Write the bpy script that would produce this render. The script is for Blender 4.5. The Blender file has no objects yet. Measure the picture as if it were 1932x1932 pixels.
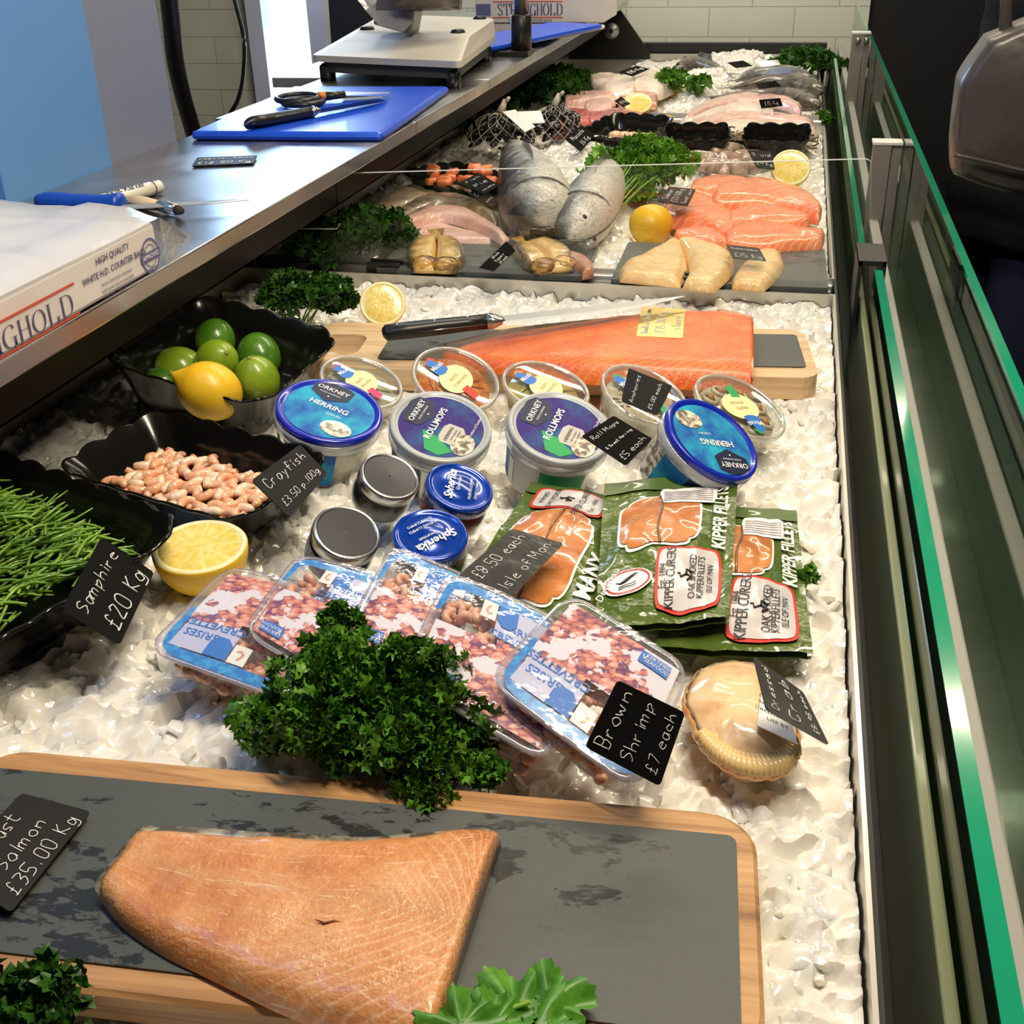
import bpy, math, random
import numpy as np
from mathutils import Vector, Matrix
from mathutils import noise as mnoise
from mathutils.geometry import tessellate_polygon
SC = bpy.context.scene
COL = SC.collection
rnd = random.Random(7)
R = math.radians

# ---------------------------------------------------------------- camera (eye 0.5 m above the ice, looking down along the counter)
F = 2150.0
_dy = Vector((564, -1166, F)).normalized()
_dx = Vector((10150, 900, -2150)); _dx = (_dx - _dx.dot(_dy) * _dy).normalized()
_dz = _dx.cross(_dy)
CW = Matrix((_dx, _dy, _dz))            # camera (right, down, forward) -> world
EYE = Vector((0, 0, 0.5))
cam = bpy.data.cameras.new('camera'); cam.lens = 36 * F / 1932; cam.sensor_width = 36; cam.clip_start = .02; cam.clip_end = 60
camo = bpy.data.objects.new('camera', cam); COL.objects.link(camo); SC.camera = camo
cr, cd, cf = (CW.col[0], CW.col[1], CW.col[2])
camo.matrix_world = Matrix(((cr[0], -cd[0], -cf[0], 0), (cr[1], -cd[1], -cf[1], 0), (cr[2], -cd[2], -cf[2], .5), (0, 0, 0, 1)))

# ---------------------------------------------------------------- world, lights, exposure
w = bpy.data.worlds.new('world'); SC.world = w; w.use_nodes = True
bg = w.node_tree.nodes['Background']; bg.inputs[0].default_value = (.75, .72, .62, 1); bg.inputs[1].default_value = .028
def area(name, loc, target, sx, sy, power, color):
    l = bpy.data.lights.new(name, 'AREA'); l.shape = 'RECTANGLE'; l.size = sx; l.size_y = sy; l.energy = power; l.color = color
    o = bpy.data.objects.new(name, l); COL.objects.link(o); o.location = loc
    o.rotation_euler = (Vector(target) - Vector(loc)).to_track_quat('-Z', 'Y').to_euler(); return o
WARM = (1.0, .85, .64)
area('canopy_light', (.03, 0.72, 1.25), (-.25, .9, 0), .10, .9, 17, WARM)
area('canopy_light', (.03, 2.1, 1.25), (-.25, 2.15, 0), .10, 1.2, 11, WARM)
area('canopy_light', (.0, 3.6, 1.25), (-.25, 3.6, 0), .10, 1.2, 9, WARM)
area('ceiling_light', (-.9, 3.2, 1.75), (-1.0, 3.9, 0), .6, .6, 14, (1, .95, .85))
area('window_and_fill_light', (-1.95, 4.35, .75), (-.8, 1.6, .2), .5, 1.0, 14, (.42, .66, 1.0))  # daylight from the back window
area('window_and_fill_light', (-.86, .55, 1.2), (-.95, 1.5, .4), .3, .6, 3.0, (.25, .5, 1.0))  # unseen blue fill aimed along the left wall; no window stands here
SC.view_settings.view_transform = 'Standard'; SC.view_settings.look = 'None'; SC.view_settings.gamma = 1
SC.view_settings.use_curve_mapping = False; SC.view_settings.exposure = 0.36
cy = SC.cycles; cy.use_denoising = True; cy.max_bounces = 7; cy.diffuse_bounces = 4; cy.glossy_bounces = 3
cy.transmission_bounces = 4; cy.transparent_max_bounces = 14; cy.caustics_reflective = False; cy.caustics_refractive = False
cy.use_adaptive_sampling = True; cy.adaptive_threshold = .02; cy.sample_clamp_indirect = 4

# ---------------------------------------------------------------- tracing helpers: a pixel of the 1932 frame to a point of a plane of the place
def ray(px, py): return CW @ Vector((px - 966, py - 966, F))
def Z(px, py, z=0.0):
    r = ray(px, py); return EYE + r * ((z - .5) / r.z)
def X(px, py, x):
    r = ray(px, py); return EYE + r * (x / r.x)
def Y(px, py, y):
    r = ray(px, py); return EYE + r * (y / r.y)

# ---------------------------------------------------------------- materials
MATS = {}
class NT:
    def __init__(s, m): s.t = m.node_tree; s.n = s.t.nodes; s.l = s.t.links
    def add(s, typ, **kw):
        n = s.n.new(typ)
        for k, v in kw.items():
            if k.startswith('_'): setattr(n, k[1:], v)
            else: s.set(n.inputs[int(k[1:]) if k[0] == 'i' and k[1:].isdigit() else k.replace('__', ' ')], v)
        return n
    def set(s, inp, v):
        if isinstance(v, bpy.types.NodeSocket): s.l.new(v, inp)
        elif isinstance(v, bpy.types.Node): s.l.new(v.outputs[0], inp)
        else: inp.default_value = (*v, 1) if isinstance(v, tuple) and len(v) == 3 and inp.type == 'RGBA' else v
    def math(s, op, a, b=0.0, c=None):
        n = s.add('ShaderNodeMath', _operation=op, i0=a, i1=b)
        if c is not None: s.set(n.inputs[2], c)
        return n.outputs[0]
    def ramp(s, fac, stops, interp='LINEAR'):
        n = s.add('ShaderNodeValToRGB', i0=fac); n.color_ramp.interpolation = interp
        e = n.color_ramp.elements
        while len(e) < len(stops): e.new(.5)
        for q, (p, c) in zip(e, stops): q.position = p; q.color = (*c, 1)
        return n.outputs[0]
    def mix(s, fac, a, b, mode='MIX'):
        n = s.n.new('ShaderNodeMix'); n.data_type = 'RGBA'; n.blend_type = mode
        s.set(n.inputs[0], fac); s.set(n.inputs[6], a); s.set(n.inputs[7], b); return n.outputs[2]
    def coord(s, kind='Object', scale=(1, 1, 1), rot=(0, 0, 0)):
        c = s.add('ShaderNodeTexCoord'); mp = s.add('ShaderNodeMapping', Vector=c.outputs[kind])
        mp.inputs['Scale'].default_value = scale; mp.inputs['Rotation'].default_value = rot; return mp.outputs[0]
    def noise(s, vec, scale, detail=3, rough=.5, dist=0):
        return s.add('ShaderNodeTexNoise', Vector=vec, Scale=scale, Detail=detail, Roughness=rough, Distortion=dist).outputs[0]
def mat(name, col=(.5, .5, .5), rough=.5, metal=0, spec=.5, coat=0, sss=0, trans=0, noise=None, bump=None, emit=None, kind='Object', fn=None, sssr=(.01, .006, .004), coatr=.05):
    """noise=(scale, other colour, lo, hi[, stretch]); bump=(scale, strength[, distance]); fn(nt, bsdf) may add more"""
    if name in MATS: return MATS[name]
    m = bpy.data.materials.new(name); m.use_nodes = True; MATS[name] = m
    nt = NT(m); b = nt.n['Principled BSDF']
    b.inputs['Base Color'].default_value = (*col, 1); b.inputs['Roughness'].default_value = rough; b.inputs['Metallic'].default_value = metal
    b.inputs['Specular IOR Level'].default_value = spec; b.inputs['Coat Weight'].default_value = coat; b.inputs['Coat Roughness'].default_value = coatr
    if sss: b.inputs['Subsurface Weight'].default_value = sss; b.inputs['Subsurface Radius'].default_value = (1, .6, .4); b.inputs['Subsurface Scale'].default_value = sssr[0]
    if trans: b.inputs['Transmission Weight'].default_value = trans
    if emit: b.inputs['Emission Color'].default_value = (*emit[0], 1); b.inputs['Emission Strength'].default_value = emit[1]
    if noise:
        v = nt.coord(kind, noise[4] if len(noise) > 4 else (1, 1, 1))
        f = nt.noise(v, noise[0], 4, .6)
        nt.set(b.inputs['Base Color'], nt.ramp(f, [(noise[2], col), (noise[3], noise[1])]))
    if bump:
        v = nt.coord(kind)
        h = nt.noise(v, bump[0], 3)
        bn = nt.add('ShaderNodeBump', Strength=bump[1], Distance=bump[2] if len(bump) > 2 else .002, Height=h)
        nt.set(b.inputs['Normal'], bn.outputs[0])
    if fn: fn(nt, b)
    return m
def clearmat(name, tint=(.95, .97, .97), gloss=.12, rough=.04, milky=0, milk=(.9, .9, .85), bump=None):
    """thin clear plastic or glass: transparent + mirror gloss, optionally a little milky"""
    if name in MATS: return MATS[name]
    m = bpy.data.materials.new(name); m.use_nodes = True; MATS[name] = m
    nt = NT(m); nt.n.remove(nt.n['Principled BSDF']); out = nt.n['Material Output']
    tr = nt.add('ShaderNodeBsdfTransparent', i0=tint); gl = nt.add('ShaderNodeBsdfGlossy', Color=(1, 1, 1), Roughness=rough)
    if bump:
        bn = nt.add('ShaderNodeBump', Strength=bump[1], Distance=.003, Height=nt.noise(nt.coord('Object'), bump[0], 3)); nt.set(gl.inputs['Normal'], bn.outputs[0])
    base = tr
    if milky:
        df = nt.add('ShaderNodeBsdfDiffuse', Color=milk)
        base = nt.add('ShaderNodeMixShader', i0=milky, i1=tr, i2=df)
    lw = nt.add('ShaderNodeLayerWeight', Blend=.5)
    f = nt.math('MULTIPLY_ADD', nt.math('POWER', lw.outputs[1], 3.0), .5, gloss)
    mx = nt.add('ShaderNodeMixShader', i0=f, i1=base, i2=gl)
    nt.l.new(mx.outputs[0], out.inputs[0]); return m

# ---------------------------------------------------------------- geometry: a geo is (verts, faces, uvs or None)
def geo(v, f, uv=None): return ([Vector(p) for p in v], [tuple(q) for q in f], uv)
def join(*gs):
    v, f, uv = [], [], []; has = any(g[2] for g in gs)
    for g in gs:
        n = len(v); v += g[0]; f += [tuple(i + n for i in q) for q in g[1]]
        if has: uv += g[2] or [(0, 0)] * len(g[0])
    return v, f, (uv if has else None)
def xf(g, m): return ([m @ p for p in g[0]], g[1], g[2])
def mapg(g, fn): return ([Vector(fn(p)) for p in g[0]], g[1], g[2])
def T(x=0, y=0, z=0): return Matrix.Translation((x, y, z))
def rot(ax, deg): return Matrix.Rotation(R(deg), 4, ax)
MW = {}
def tag(o, label=None, cat=None, group=None, kind=None):
    if label: o['label'] = label
    if cat: o['category'] = cat
    if group: o['group'] = group
    if kind: o['kind'] = kind
    return o
def obj(name, g, m, parent=None, local=False, smooth=True, label=None, cat=None, group=None, kind=None, auto=None):
    """one mesh object; world geometry unless local; a top-level mesh gets its origin at its own base"""
    v, f, uv = g
    if parent is None:
        n = len(v); c = Vector((sum(p.x for p in v) / n, sum(p.y for p in v) / n, min(p.z for p in v)))
        mw = Matrix.Translation(c); inv = mw.inverted()
    else:
        mw = MW[parent]; inv = mw.inverted() if not local else None
    pts = [inv @ p for p in v] if inv is not None else v
    me = bpy.data.meshes.new(name); me.from_pydata([tuple(p) for p in pts], [], f)
    if uv:
        ul = me.uv_layers.new(name='UVMap'); li = np.empty(len(me.loops), dtype=np.int32); me.loops.foreach_get('vertex_index', li)
        a = np.array(uv, dtype=np.float32)[li]; ul.data.foreach_set('uv', a.ravel())
    me.polygons.foreach_set('use_smooth', [bool(smooth)] * len(me.polygons))
    me.materials.append(m); me.update()
    if auto: me.set_sharp_from_angle(angle=R(auto))
    o = bpy.data.objects.new(name, me); COL.objects.link(o)
    if parent is None: o.matrix_world = mw; MW[o] = mw
    else: o.parent = parent; MW[o] = mw
    return tag(o, label, cat, group, kind)
def thing(name, label, cat, loc=(0, 0, 0), m=None, group=None, kind=None):
    o = bpy.data.objects.new(name, None); COL.objects.link(o); o.empty_display_size = .02
    mw = m if m is not None else Matrix.Translation(loc)
    o.matrix_world = mw; MW[o] = mw.copy()
    return tag(o, label, cat, group, kind)
def deselect(): pass
def box(x0, x1, y0, y1, z0, z1, b=0):
    """box, with bevelled edges when b > 0 (rounded rectangle loft)"""
    if b <= 0:
        v = [(x, y, z) for z in (z0, z1) for y in (y0, y1) for x in (x0, x1)]
        return geo(v, [(0, 2, 3, 1), (4, 5, 7, 6), (0, 1, 5, 4), (2, 6, 7, 3), (0, 4, 6, 2), (1, 3, 7, 5)])
    cx, cyy = (x0 + x1) / 2, (y0 + y1) / 2; hx, hy = (x1 - x0) / 2, (y1 - y0) / 2
    k = min(b, (z1 - z0) / 2)
    rings = [(z0, -k), (z0 + k * .3, -k * .3), (z0 + k, 0), (z1 - k, 0), (z1 - k * .3, -k * .3), (z1, -k)]
    out = []
    for z, d in rings: out.append([Vector((cx + p[0], cyy + p[1], z)) for p in rrect(hx + d, hy + d, max(b + d, b * .3), 3)])
    return loft(out, cap=True)
def obox(m, sx, sy, sz, b=0): return xf(box(-sx / 2, sx / 2, -sy / 2, sy / 2, 0, sz, b), m)
def rrect(hx, hy, r, n=4):
    r = min(r, hx, hy); pts = []
    for cx, cyy, a0 in ((hx - r, hy - r, 0), (-hx + r, hy - r, 90), (-hx + r, -hy + r, 180), (hx - r, -hy + r, 270)):
        for i in range(n + 1):
            a = R(a0 + 90 * i / n); pts.append((cx + r * math.cos(a), cyy + r * math.sin(a)))
    return pts
def loft(rings, cap=True, closed=True, uv=False):
    n = len(rings[0]); v = [p for r in rings for p in r]; f = []
    for i in range(len(rings) - 1):
        for j in range(n if closed else n - 1):
            k = (j + 1) % n; f.append((i * n + j, i * n + k, (i + 1) * n + k, (i + 1) * n + j))
    if cap: f.append(tuple(reversed(range(n)))); f.append(tuple(range((len(rings) - 1) * n, len(rings) * n)))
    u = [(i / max(1, len(rings) - 1), j / n) for i in range(len(rings)) for j in range(n)] if uv else None
    return geo(v, f, u)
def lathe(prof, n=40, cap=False):
    rings = [[Vector((r * math.cos(2 * math.pi * j / n), r * math.sin(2 * math.pi * j / n), z)) for j in range(n)] for r, z in prof]
    return loft(rings, cap=cap)
def cr_spline(pts, n):
    """Catmull-Rom through vectors, n samples"""
    P = [Vector(p) for p in pts]
    if len(P) < 3: return [P[0].lerp(P[-1], i / (n - 1)) for i in range(n)]
    P = [2 * P[0] - P[1]] + P + [2 * P[-1] - P[-2]]; m = len(P) - 3; out = []
    for i in range(n):
        t = i / (n - 1) * m; k = min(int(t), m - 1); t -= k; a, b, c, d = P[k:k + 4]
        out.append(.5 * ((2 * b) + (c - a) * t + (2 * a - 5 * b + 4 * c - d) * t * t + (3 * b - a - 3 * c + d) * t ** 3))
    return out
def interp(vals, n): return [p.x for p in cr_spline([(v, 0, 0) for v in vals], n)] if len(vals) > 2 else [vals[0] + (vals[-1] - vals[0]) * i / (n - 1) for i in range(n)]
def tube(path, r, n=8, up=Vector((0, 0, 1)), rz=None, cap=True):
    """tube along points; r number or list; rz optional second half-width (across x up)"""
    P = [Vector(p) for p in path]; m = len(P); rr = r if isinstance(r, (list, tuple)) else [r] * m; r2 = rz if rz is not None else rr
    r2 = r2 if isinstance(r2, (list, tuple)) else [r2] * m; rings = []
    for i, p in enumerate(P):
        t = (P[min(i + 1, m - 1)] - P[max(i - 1, 0)])
        t = t.normalized() if t.length > 1e-9 else Vector((0, 1, 0))
        s = t.cross(up)
        if s.length < 1e-4: s = t.cross(Vector((1, 0, 0)))
        s.normalize(); q = s.cross(t)
        rings.append([p + s * (rr[i] * math.cos(2 * math.pi * j / n)) + q * (r2[i] * math.sin(2 * math.pi * j / n)) for j in range(n)])
    return loft(rings, cap=cap, uv=True)
def sphere(c, r, n=16, m=10, sq=(1, 1, 1)):
    rings = []
    for i in range(m + 1):
        a = math.pi * i / m; a = min(max(a, .02), math.pi - .02)
        rings.append([Vector((c[0] + r * sq[0] * math.sin(a) * math.cos(2 * math.pi * j / n), c[1] + r * sq[1] * math.sin(a) * math.sin(2 * math.pi * j / n), c[2] - r * sq[2] * math.cos(a))) for j in range(n)])
    return loft(rings, cap=True)
def poly(pts, fn=None, z=0):
    """flat polygon from 2-D outline, tessellated; fn maps (x, y) to the place"""
    P = [Vector((p[0], p[1], 0)) for p in pts]; t = tessellate_polygon([P])
    v = [fn(p.x, p.y) for p in P] if fn else [Vector((p.x, p.y, z)) for p in P]
    return geo(v, [tuple(q) for q in t], [(p.x, p.y) for p in P])
def prism(pts, z0, z1, b=0):
    P = [Vector((p[0], p[1])) for p in pts]; c = sum(P, Vector((0, 0))) / len(P)
    def ring(z, k): return [Vector((*(c + (p - c) * k), z)) for p in P]
    s = 1 - b
    return loft([ring(z0, s), ring(z0, 1), ring(z1 - (z1 - z0) * .2, 1), ring(z1, s)] if b else [ring(z0, 1), ring(z1, 1)])
def circle(r, n=40, cx=0, cyy=0, ry=None): return [(cx + r * math.cos(2 * math.pi * i / n), cyy + (ry or r) * math.sin(2 * math.pi * i / n)) for i in range(n)]
def nz(p, s=1.0, seed=0): return mnoise.noise(Vector((p[0] * s + seed, p[1] * s, (p[2] if len(p) > 2 else 0) * s)))

def slab(A, B, z0, th, n=30, m=14, edge=.5, wob=.0015, bow=0, zs=None, thf=None, endr=.35, seed=0, skirt=.0):
    """a cut of flesh lying flat: A and B are its two long outlines (world points); rounded top, flat bottom; uv = along, across"""
    a = cr_spline(A, n); b = cr_spline(B, n); rings = []; uv = []
    for i in range(n):
        t = i / (n - 1); e = min(1, min(t, 1 - t) / .05 + endr) if endr < 1 else 1
        zb = z0 if zs is None else z0 + interp_at(zs, t); h = th * (thf(t) if thf else 1) * math.sqrt(min(1, e))
        ring = []
        for j in range(m + 1):
            s = j / m; p = a[i].lerp(b[i], s); k = (1 - abs(2 * s - 1) ** (1 / max(.05, edge) * 2.2)) ** .5
            w_ = nz((p.x * 40, p.y * 40, seed)) * wob + bow * math.sin(math.pi * s)
            ring.append(Vector((p.x, p.y, zb + h * k + (w_ if 0 < j < m else 0)))); uv.append((t, s))
        mid = a[i].lerp(b[i], .5)
        for s in (1, .5, 0):
            p = a[i].lerp(b[i], s); p = p.lerp(mid, skirt); ring.append(Vector((p.x, p.y, zb - .0005 if s != .5 else zb - .001))); uv.append((t, s))
        rings.append(ring)
    g = loft(rings); return (g[0], g[1], uv)
def interp_at(vals, t):
    k = t * (len(vals) - 1); i = min(int(k), len(vals) - 2); return vals[i] + (vals[i + 1] - vals[i]) * (k - i)
def PZ(pts, z): return [Z(x, y, z) for x, y in pts]

# ---------------------------------------------------------------- lettering
GL = {k: v.split() for k, v in {
 'a': '452513223244 4542', 'b': '1812 143544332212', 'c': '442514132242', 'd': '442513223244 4842', 'e': '1444352514132242', 'f': '47382722 1545',
 'g': '442513223244 45413010', 'h': '1812 14354442', 'i': '2522 2627', 'k': '1812 451342', 'l': '2822', 'm': '0502 04152522 24354542', 'n': '1512 14354442',
 'o': '251413223243443525', 'p': '1510 143544332212', 'r': '1512 142535', 's': '45251433322212', 't': '28233242 1646', 'u': '1513223244 4542', 'v': '152245',
 'w': '0512243245', 'x': '1542 4512', 'y': '1523 452010', 'A': '022842 1434', 'B': '1812 1838473515 35443212', 'C': '47281713223243', 'D': '1812 183846433212',
 'E': '48181242 1535', 'F': '481812 1535', 'G': '472817132232434535', 'H': '1812 4842 1545', 'I': '2822', 'K': '1812 481542', 'L': '181242', 'M': '0208244842',
 'N': '12184248', 'O': '281713223243473828', 'P': '1812 1838473515', 'R': '1812 1838473515 3542', 'S': '473817163544332212', 'T': '0848 2822', 'U': '181322324348',
 'W': '0812254248', 'Y': '1825 4822', '£': '473827231242 1535', '0': '281713223243473828', '1': '2822', '2': '17283847351242', '3': '183847362535443212',
 '4': '381444 4842', '5': '4818153544433212', '6': '3816132232434425', '7': '184822', '8': '2817163544332213144547382 8'.replace(' ', ''), '9': '45251628474642', '&': '4217283714132244', '.': '2223', '-': '1434', "'": '2827'}.items()}
def hand(text, fn, x, y, size, r, jit=.25):
    """handwriting: fn(x, y) -> place; y is the baseline; strokes become fine round ribbons"""
    gs = []; k = size / 6.0; q = random.Random(text)
    for ch in text:
        if ch == ' ': x += 3.2 * k; continue
        for st in GL.get(ch, []):
            pts = [(x + (int(st[i]) + q.uniform(-jit, jit)) * k, y + (int(st[i + 1]) - 2 + q.uniform(-jit, jit)) * k) for i in range(0, len(st) - 1, 2)]
            P = cr_spline([(a, b, 0) for a, b in pts], max(3, len(pts) * 3)); w_ = [fn(p.x, p.y) for p in P]
            gs.append(tube(w_, r, 5))
        x += (3.0 if ch in "iIl1.'" else 4.6 if ch not in 'mMwW' else 5.4) * k
    return join(*gs) if gs else None
def handw(text, size): return sum((3.2 if c == ' ' else 3.0 if c in "iIl1.'" else 4.6 if c not in 'mMwW' else 5.4) for c in text) * size / 6
_tc = {}
def type2d(text, size=1.0, align='CENTER', sx=1.0, shear=0.0, bold=0.0):
    """printed lettering as a flat mesh in x, y"""
    key = (text, bold, shear)
    if key not in _tc:
        c = bpy.data.curves.new('t', 'FONT'); c.body = text; c.size = 1; c.resolution_u = 2; c.offset = bold; c.shear = shear
        o = bpy.data.objects.new('t', c); COL.objects.link(o); dg = bpy.context.evaluated_depsgraph_get(); me = o.evaluated_get(dg).to_mesh()
        v = [tuple(p.co) for p in me.vertices]; f = [tuple(p.vertices) for p in me.polygons]
        bpy.data.objects.remove(o); bpy.data.curves.remove(c); _tc[key] = (v, f)
    v, f = _tc[key]
    if not v: return None
    x0, x1 = min(p[0] for p in v), max(p[0] for p in v); off = -(x0 + x1) / 2 if align == 'CENTER' else -x0
    return geo([((p[0] + off) * size * sx, p[1] * size, 0) for p in v], f)
def ptext(text, size, fn, x=0, y=0, align='CENTER', sx=1.0, ang=0, bold=0.0, shear=0.0):
    g = type2d(text, size, align, sx, shear, bold); c, s = math.cos(R(ang)), math.sin(R(ang))
    return ([Vector(fn(x + p.x * c - p.y * s, y + p.x * s + p.y * c)) for p in g[0]], g[1], None)
# ---------------------------------------------------------------- the materials of the place
def lines_fn(cols, freq, chev, pale, amt, axis=0, width=.75, blotch=None, fade=None, lb=.4):
    """muscle lines of fish flesh: chevrons across the fillet in uv space"""
    def fn(nt, b):
        uv = nt.coord('UV'); sp = nt.add('ShaderNodeSeparateXYZ', i0=uv); u, v = sp.outputs[0], sp.outputs[1]
        ob = nt.coord('Object'); n1 = nt.noise(ob, 26, 3, .5); n2 = nt.noise(ob, 130, 4, .6)
        d = nt.math('ABSOLUTE', nt.math('SUBTRACT', v, .52))
        ph = nt.math('ADD', nt.math('MULTIPLY', u if axis == 0 else v, freq), nt.math('MULTIPLY', d if axis == 0 else u, freq * chev))
        ph = nt.math('ADD', ph, nt.math('MULTIPLY', n1, 11.0))
        wv = nt.math('MULTIPLY_ADD', nt.math('SINE', ph), .5, .5)
        ln = nt.math('POWER', wv, 5.0)
        if fade: ln = nt.math('MULTIPLY', ln, nt.ramp(nt.math('MULTIPLY_ADD', nt.noise(ob, 9, 2), .5, nt.math('MULTIPLY', u, .75)), fade))
        base = nt.ramp(nt.math('MULTIPLY_ADD', n2, .35, nt.math('MULTIPLY', n1, .65)), [(.32, cols[0]), (.5, cols[1]), (.68, cols[2])])
        c = nt.mix(nt.math('MULTIPLY', ln, amt), base, pale)
        if blotch:   # a band of different flesh along the middle line
            k = nt.math('SMOOTH_MIN', 1.0, nt.math('MULTIPLY', nt.math('POWER', nt.math('SUBTRACT', 1.0, nt.math('MULTIPLY', d, 2.0)), 9.0), n2), .1)
            c = nt.mix(nt.math('MULTIPLY', k, 1.2), c, blotch)
            stk = nt.ramp(nt.noise(nt.coord('UV', (2.2, 16, 1)), 3.2, 4, .6, 1.2), [(.60, (0, 0, 0)), (.66, (1, 1, 1))]); c = nt.mix(nt.math('MULTIPLY', stk, .65), c, (.88, .64, .45))
            dk = nt.ramp(nt.noise(nt.coord('UV', (3, 12, 1)), 5.5, 5, .7, .6), [(.34, (1, 1, 1)), (.42, (0, 0, 0))]); c = nt.mix(nt.math('MULTIPLY', dk, .55), c, (.46, .17, .06))
        nt.set(b.inputs['Base Color'], c)
        h = nt.math('ADD', nt.math('MULTIPLY', ln, -lb), nt.math('MULTIPLY_ADD', nt.noise(ob, 420, 2), .6, n2))
        nt.set(b.inputs['Normal'], nt.add('ShaderNodeBump', Strength=.7, Distance=.0016, Height=h).outputs[0])
    return fn
ROAST = mat('roast_salmon_flesh', (.7, .35, .15), rough=.3, coat=.35, sss=.15, coatr=.12, fn=lines_fn([(.50, .17, .05), (.66, .28, .10), (.74, .40, .19)], 120, .9, (.84, .54, .32), .45, blotch=(.60, .33, .15), fade=[(.62, (.06,) * 3), (.82, (1,) * 3)], lb=.15))
SMOKE = mat('smoked_salmon_flesh', (.8, .2, .05), rough=.38, coat=.18, sss=.15, coatr=.2, fn=lines_fn([(.62, .085, .012), (.78, .14, .02), (.84, .21, .04)], 170, .9, (.93, .40, .14), .4, lb=.2))
SALMON = mat('raw_salmon_flesh', (.9, .3, .15), rough=.22, coat=.5, sss=.2, coatr=.1, fn=lines_fn([(.86, .17, .06), (.93, .22, .075), (.95, .31, .12)], 70, .8, (1, .50, .30), .5))
TUNA = mat('tuna_flesh', (.5, .08, .08), rough=.25, coat=.4, fn=lines_fn([(.38, .05, .05), (.52, .09, .085), (.6, .15, .13)], 30, .3, (.68, .25, .22), .3))
PINKF = mat('pink_fillet_flesh', (.8, .5, .42), rough=.28, coat=.4, sss=.15, fn=lines_fn([(.62, .33, .27), (.78, .47, .40), (.85, .6, .52)], 40, .5, (.92, .72, .66), .4))
WHITEF = mat('white_fillet_flesh', (.85, .75, .66), rough=.3, coat=.35, sss=.2, fn=lines_fn([(.66, .5, .4), (.82, .68, .56), (.9, .8, .7)], 40, .5, (.93, .88, .8), .4))
HADDOCK = mat('smoked_haddock_flesh', (.9, .6, .25), rough=.3, coat=.4, sss=.2, fn=lines_fn([(.80, .46, .15), (.88, .60, .26), (.92, .70, .37)], 46, .5, (.96, .8, .5), .35))
SKINDARK = mat('dark_fish_skin', (.06, .055, .045), rough=.3, coat=.5, noise=(60, (.20, .17, .13), .35, .7), bump=(180, .4, .001))
def _fskin(nt, b):
    v = nt.add('ShaderNodeSeparateXYZ', i0=nt.coord('UV')).outputs[1]; ob = nt.coord('Object'); n1 = nt.noise(ob, 18, 4, .65); n2 = nt.noise(ob, 150, 3, .7)
    k = nt.math('ABSOLUTE', nt.math('SUBTRACT', v, .44)); k = nt.math('ADD', nt.math('MULTIPLY', k, 2.4), nt.math('MULTIPLY', nt.math('SUBTRACT', n1, .5), 1.1))
    c = nt.ramp(k, [(.0, (.035, .038, .04)), (.22, (.12, .125, .125)), (.42, (.40, .41, .39)), (.7, (.66, .64, .58))]); sp = nt.ramp(n2, [(.34, (1, 1, 1)), (.42, (0, 0, 0))])
    nt.set(b.inputs['Base Color'], nt.mix(nt.math('MULTIPLY', sp, .7), c, (.03, .03, .03)))
    vo = nt.add('ShaderNodeTexVoronoi', Vector=ob, Scale=190); nt.set(b.inputs['Normal'], nt.add('ShaderNodeBump', Strength=.7, Distance=.0012, Height=vo.outputs[0]).outputs[0])
SILVER = mat('silver_fish_skin', rough=.42, metal=.05, coat=.15, fn=_fskin)
GREYFISH = mat('grey_fish_skin', (.12, .12, .12), rough=.35, metal=.2, coat=.5, noise=(30, (.34, .34, .33), .35, .7), bump=(260, .5, .001))
EEL = mat('brown_fish_skin', (.16, .12, .08), rough=.3, coat=.6, noise=(35, (.42, .36, .28), .4, .7))
KIPGOLD = mat('golden_kipper_skin', (.66, .38, .09), rough=.36, metal=.15, coat=.3, noise=(38, (.26, .15, .06), .45, .62), bump=(90, .6, .002))
KIPMEAT = mat('kipper_flesh', (.66, .25, .06), rough=.25, coat=.9, noise=(22, (.46, .13, .03), .4, .7), bump=(30, .6, .003))
CRAYF = mat('crayfish_tail_flesh', (.84, .46, .27), rough=.25, coat=.6, sss=.1, noise=(55, (.78, .12, .03), .50, .62), bump=(160, .4))
SHRIMP = mat('peeled_shrimp_flesh', (.85, .5, .35), rough=.35, coat=.4, sss=.1, noise=(40, (.72, .33, .2), .4, .65))
SQUID = mat('squid_flesh', (.55, .40, .31), rough=.15, coat=.9, sss=.2, noise=(30, (.3, .2, .15), .45, .65))
BLACKGL = mat('glossy_black_melamine', (.006, .006, .005), rough=.16, spec=.4)
BLACKP = mat('black_plastic', (.012, .012, .012), rough=.35)
SLATEC = mat('black_card_face', (.007, .007, .008), rough=.5, spec=.15)
GREYC = mat('glossy_grey_card_face', (.07, .067, .065), rough=.25, noise=(12, (.12, .115, .11), .4, .7))
GOLDC = mat('gold_card_face', (.62, .46, .12), rough=.28, metal=.8, noise=(9, (.85, .7, .3), .4, .65))
INK = mat('white_chalk_ink', (.86, .86, .83), rough=.6)
STEEL = mat('brushed_steel', (.56, .55, .54), rough=.34, metal=1, fn=lambda nt, b: nt.set(b.inputs['Roughness'], nt.ramp(nt.noise(nt.coord('Object'), 5, 4), [(.4, (.26,) * 3), (.6, (.42,) * 3)])))
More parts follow.
